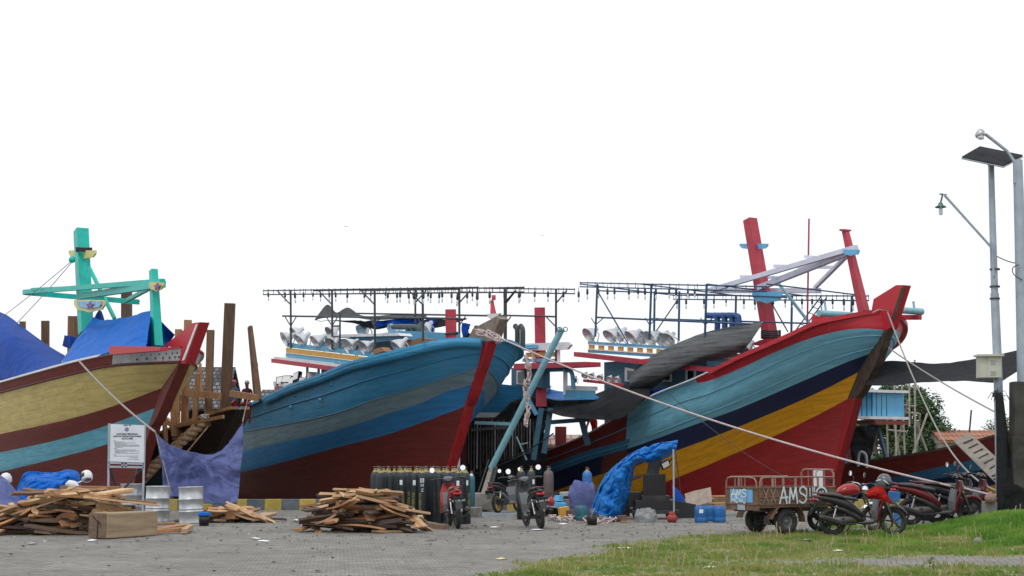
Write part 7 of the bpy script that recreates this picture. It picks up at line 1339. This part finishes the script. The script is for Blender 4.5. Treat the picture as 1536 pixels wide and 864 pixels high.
tree(1312, 92, 580, 70, 'loose tree top showing above the small blue cabin', 1); tree(1368, 92, 582, 118, 'rounded green tree right of the small blue cabin', 2, 6500); tree(1335, 95, 574, 60, 'taller thin tree between bamboo poles', 5, 1800, .18); tree(1500, 110, 632, 74, 'small distant tree beside the solar post', 3, 1200, .2); tree(1440, 125, 662, 60, 'low distant bush left of the orange roof', 4, 1000, .25); tree(822, 96, 645, 26, 'small tree glimpsed through the gap left of the red jacket', 6, 900, .2); tree(1385, 90, 640, 40, 'low bushy tree near the far right boat rail', 8, 1500)
bamb = thing('bamboo_scaffold', 'leaning grey bamboo scaffold poles in front of the round tree', 'scaffold', P(1365, 720, 62)); rb = random.Random(4)
for a, c in (((1352, 500), (1358, 700)), ((1341, 490), (1345, 700)), ((1334, 590), (1352, 700)), ((1391, 560), (1366, 690)), ((1372, 480), (1373, 690)), ((1370, 560), (1395, 690)), ((1362, 600), (1338, 700)), ((1380, 560), (1374, 690)), ((1336, 618), (1378, 620)), ((1332, 645), (1360, 648)), ((1330, 600), (1332, 690)), ((1346, 606), (1374, 610)), ((1364, 500), (1364, 640))): G().tube([P(a[0], a[1] if a[1] > 570 else a[1]+60, 62), P(c[0], c[1], 62+rb.uniform(-1, 1))], .04, 6).build('bamboo_pole', 'bamboo', bamb)
def tiles(name, c1, c2, w1=.5):
    m, n, b = newmat(name); L = n.links; tc = N(n, 'ShaderNodeTexCoord'); br = N(n, 'ShaderNodeTexBrick'); br.inputs['Scale'].default_value = 1; br.inputs['Brick Width'].default_value = w1*.6; br.inputs['Row Height'].default_value = w1*.5; br.inputs['Mortar Size'].default_value = .03
    br.inputs[1].default_value = (*c1, 1); br.inputs[2].default_value = (*c2, 1); br.inputs[3].default_value = (c1[0]*.35, c1[1]*.35, c1[2]*.35, 1); mp = N(n, 'ShaderNodeMapping'); mp.inputs['Rotation'].default_value = (R(90), 0, 0); L.new(tc.outputs['Object'], mp.inputs[0]); L.new(mp.outputs[0], br.inputs[0]); L.new(br.outputs[0], b.inputs['Base Color']); b.inputs['Roughness'].default_value = .8; return m
M['roof_o'] = tiles('orange roof tiles', (.42, .18, .10), (.34, .14, .08)); M['roof_g'] = tiles('grey roof tiles', (.05, .05, .055), (.22, .22, .23), .42); M['brickwall'] = tiles('far brick wall', (.26, .12, .09), (.34, .26, .22), .8)
def house(px0, px1, yr, ye, D, label, roof, wall='plaster', gable=True):
    t = thing('tiled_house', label, 'house', P((px0+px1)/2, 690, D)); t.location.z = -.3; ORI[t.name] = Vector(t.location)
    A0, A1 = P(px0, ye, D), P(px1, ye, D); R0, R1 = P(px0+8, yr, D), P(px1, yr, D); R0.y = R1.y = D+3; R0.z = R1.z = P(px0, yr, D).z*1.0; B0, B1 = A0+Vector((0, 6, 0)), A1+Vector((0, 6, 0))
    g = G(); g.add([A0, A1, R1, R0, B0, B1], [(0, 1, 2, 3), (3, 2, 5, 4)]); g.build('roof', roof, t, solid=.15); g = G(); g.prism([(A0.x+.3, D+3, -.3), (A1.x-.3, D+3, -.3), (A1.x-.3, D+3, A0.z-.05), (A0.x+.3, D+3, A0.z-.05)], (0, 5, 0)); g.build('wall', wall, t); g = G(); g.add([(A0.x+.3, A0.y+.5, A0.z-.1), (R0.x, R0.y, R0.z-.12), (B0.x+.3, B0.y-.5, B0.z-.1)], [(0, 1, 2)]); g.build('gable', wall, t, solid=.1)
    for k in range(3): x = A0.x+(A1.x-A0.x)*(.25+.25*k); w_ = G().prism([(x-.4, D+.49, 1.0), (x+.4, D+.49, 1.0), (x+.4, D+.49, 2.1), (x-.4, D+.49, 2.1)], (0, .05, 0)).build('window', 'white', t); G().prism([(x-.32, D+.46, 1.08), (x+.32, D+.46, 1.08), (x+.32, D+.46, 2.02), (x-.32, D+.46, 2.02)], (0, .02, 0)).build('pane', 'glass', w_)
house(1410, 1535, 646, 662, 88, 'far house with orange tiled roof at the right', 'roof_o'); house(372, 470, 583, 620, 80, 'far house with patterned grey tiled roof behind the two standing workers', 'roof_g'); house(262, 338, 548, 615, 82, 'far dark building with grey tiled roof behind the half built boat', 'roof_g', 'sh_dark'); house(800, 905, 653, 668, 85, 'far low red brick building behind the red jacket', 'brickwall', 'brickwall')
tag(G().tube([P(1454, 648, 87), P(1457, 615, 87)], .05, 5).build('antenna', 'steel_dk'), 'thin antenna pole on the orange roof', 'antenna')
# dark awning block by the right boat
tarp('black_sheet', TP([[(1275, 640, 54), (1295, 638, 54), (1316, 642, 54)], [(1276, 670, 54), (1294, 672, 54), (1310, 675, 54)], [(1278, 700, 54), (1292, 702, 54), (1300, 704, 54)]]), 'net_black', 'black sheet hanging under the small blue cabin', cat='sheet', nr=16, nc=14, amp=.12)
tag(G().tube(catm([P(1287, 700, 53), P(1288, 682, 53), P(1293, 678, 53), P(1299, 684, 53), P(1300, 702, 53)], 16), .05, 8).build('pipe_loop', 'galvpole'), 'grey bent pipe in front of the black sheet', 'pipe')
def seabird(px, py, D, s_, label):
    t = thing('bird', label, 'bird', P(px, py, D)); g = G(); c = P(px, py, D); g.add([c+Vector(v)*s_ for v in ((0, 0, 0), (-.4, 0, .1), (-1, 0, 0), (-.4, .2, .05), (.4, 0, .14), (1, 0, .1), (.4, .2, .08))], [(0, 1, 3), (1, 2, 3), (0, 6, 4), (4, 6, 5)]); g.build('wings', 'hair', t, solid=.02); g = G(); g.tube([c+Vector((0, -.3, 0))*s_, c+Vector((0, 0, -.02))*s_, c+Vector((0, .35, 0))*s_], [.02*s_, .09*s_, .02*s_], 6); g.build('bird_body', 'hair', t)
seabird(519, 340, 140, .22, 'tiny bird in the sky above the lamp rack of the blue boat'); seabird(813, 353, 150, .2, 'tiny bird in the sky right of centre')

# drop unused prototypes
for k_, l_ in PROT.items():
    for o in l_:
        if o.name not in used: bpy.data.objects.remove(o)
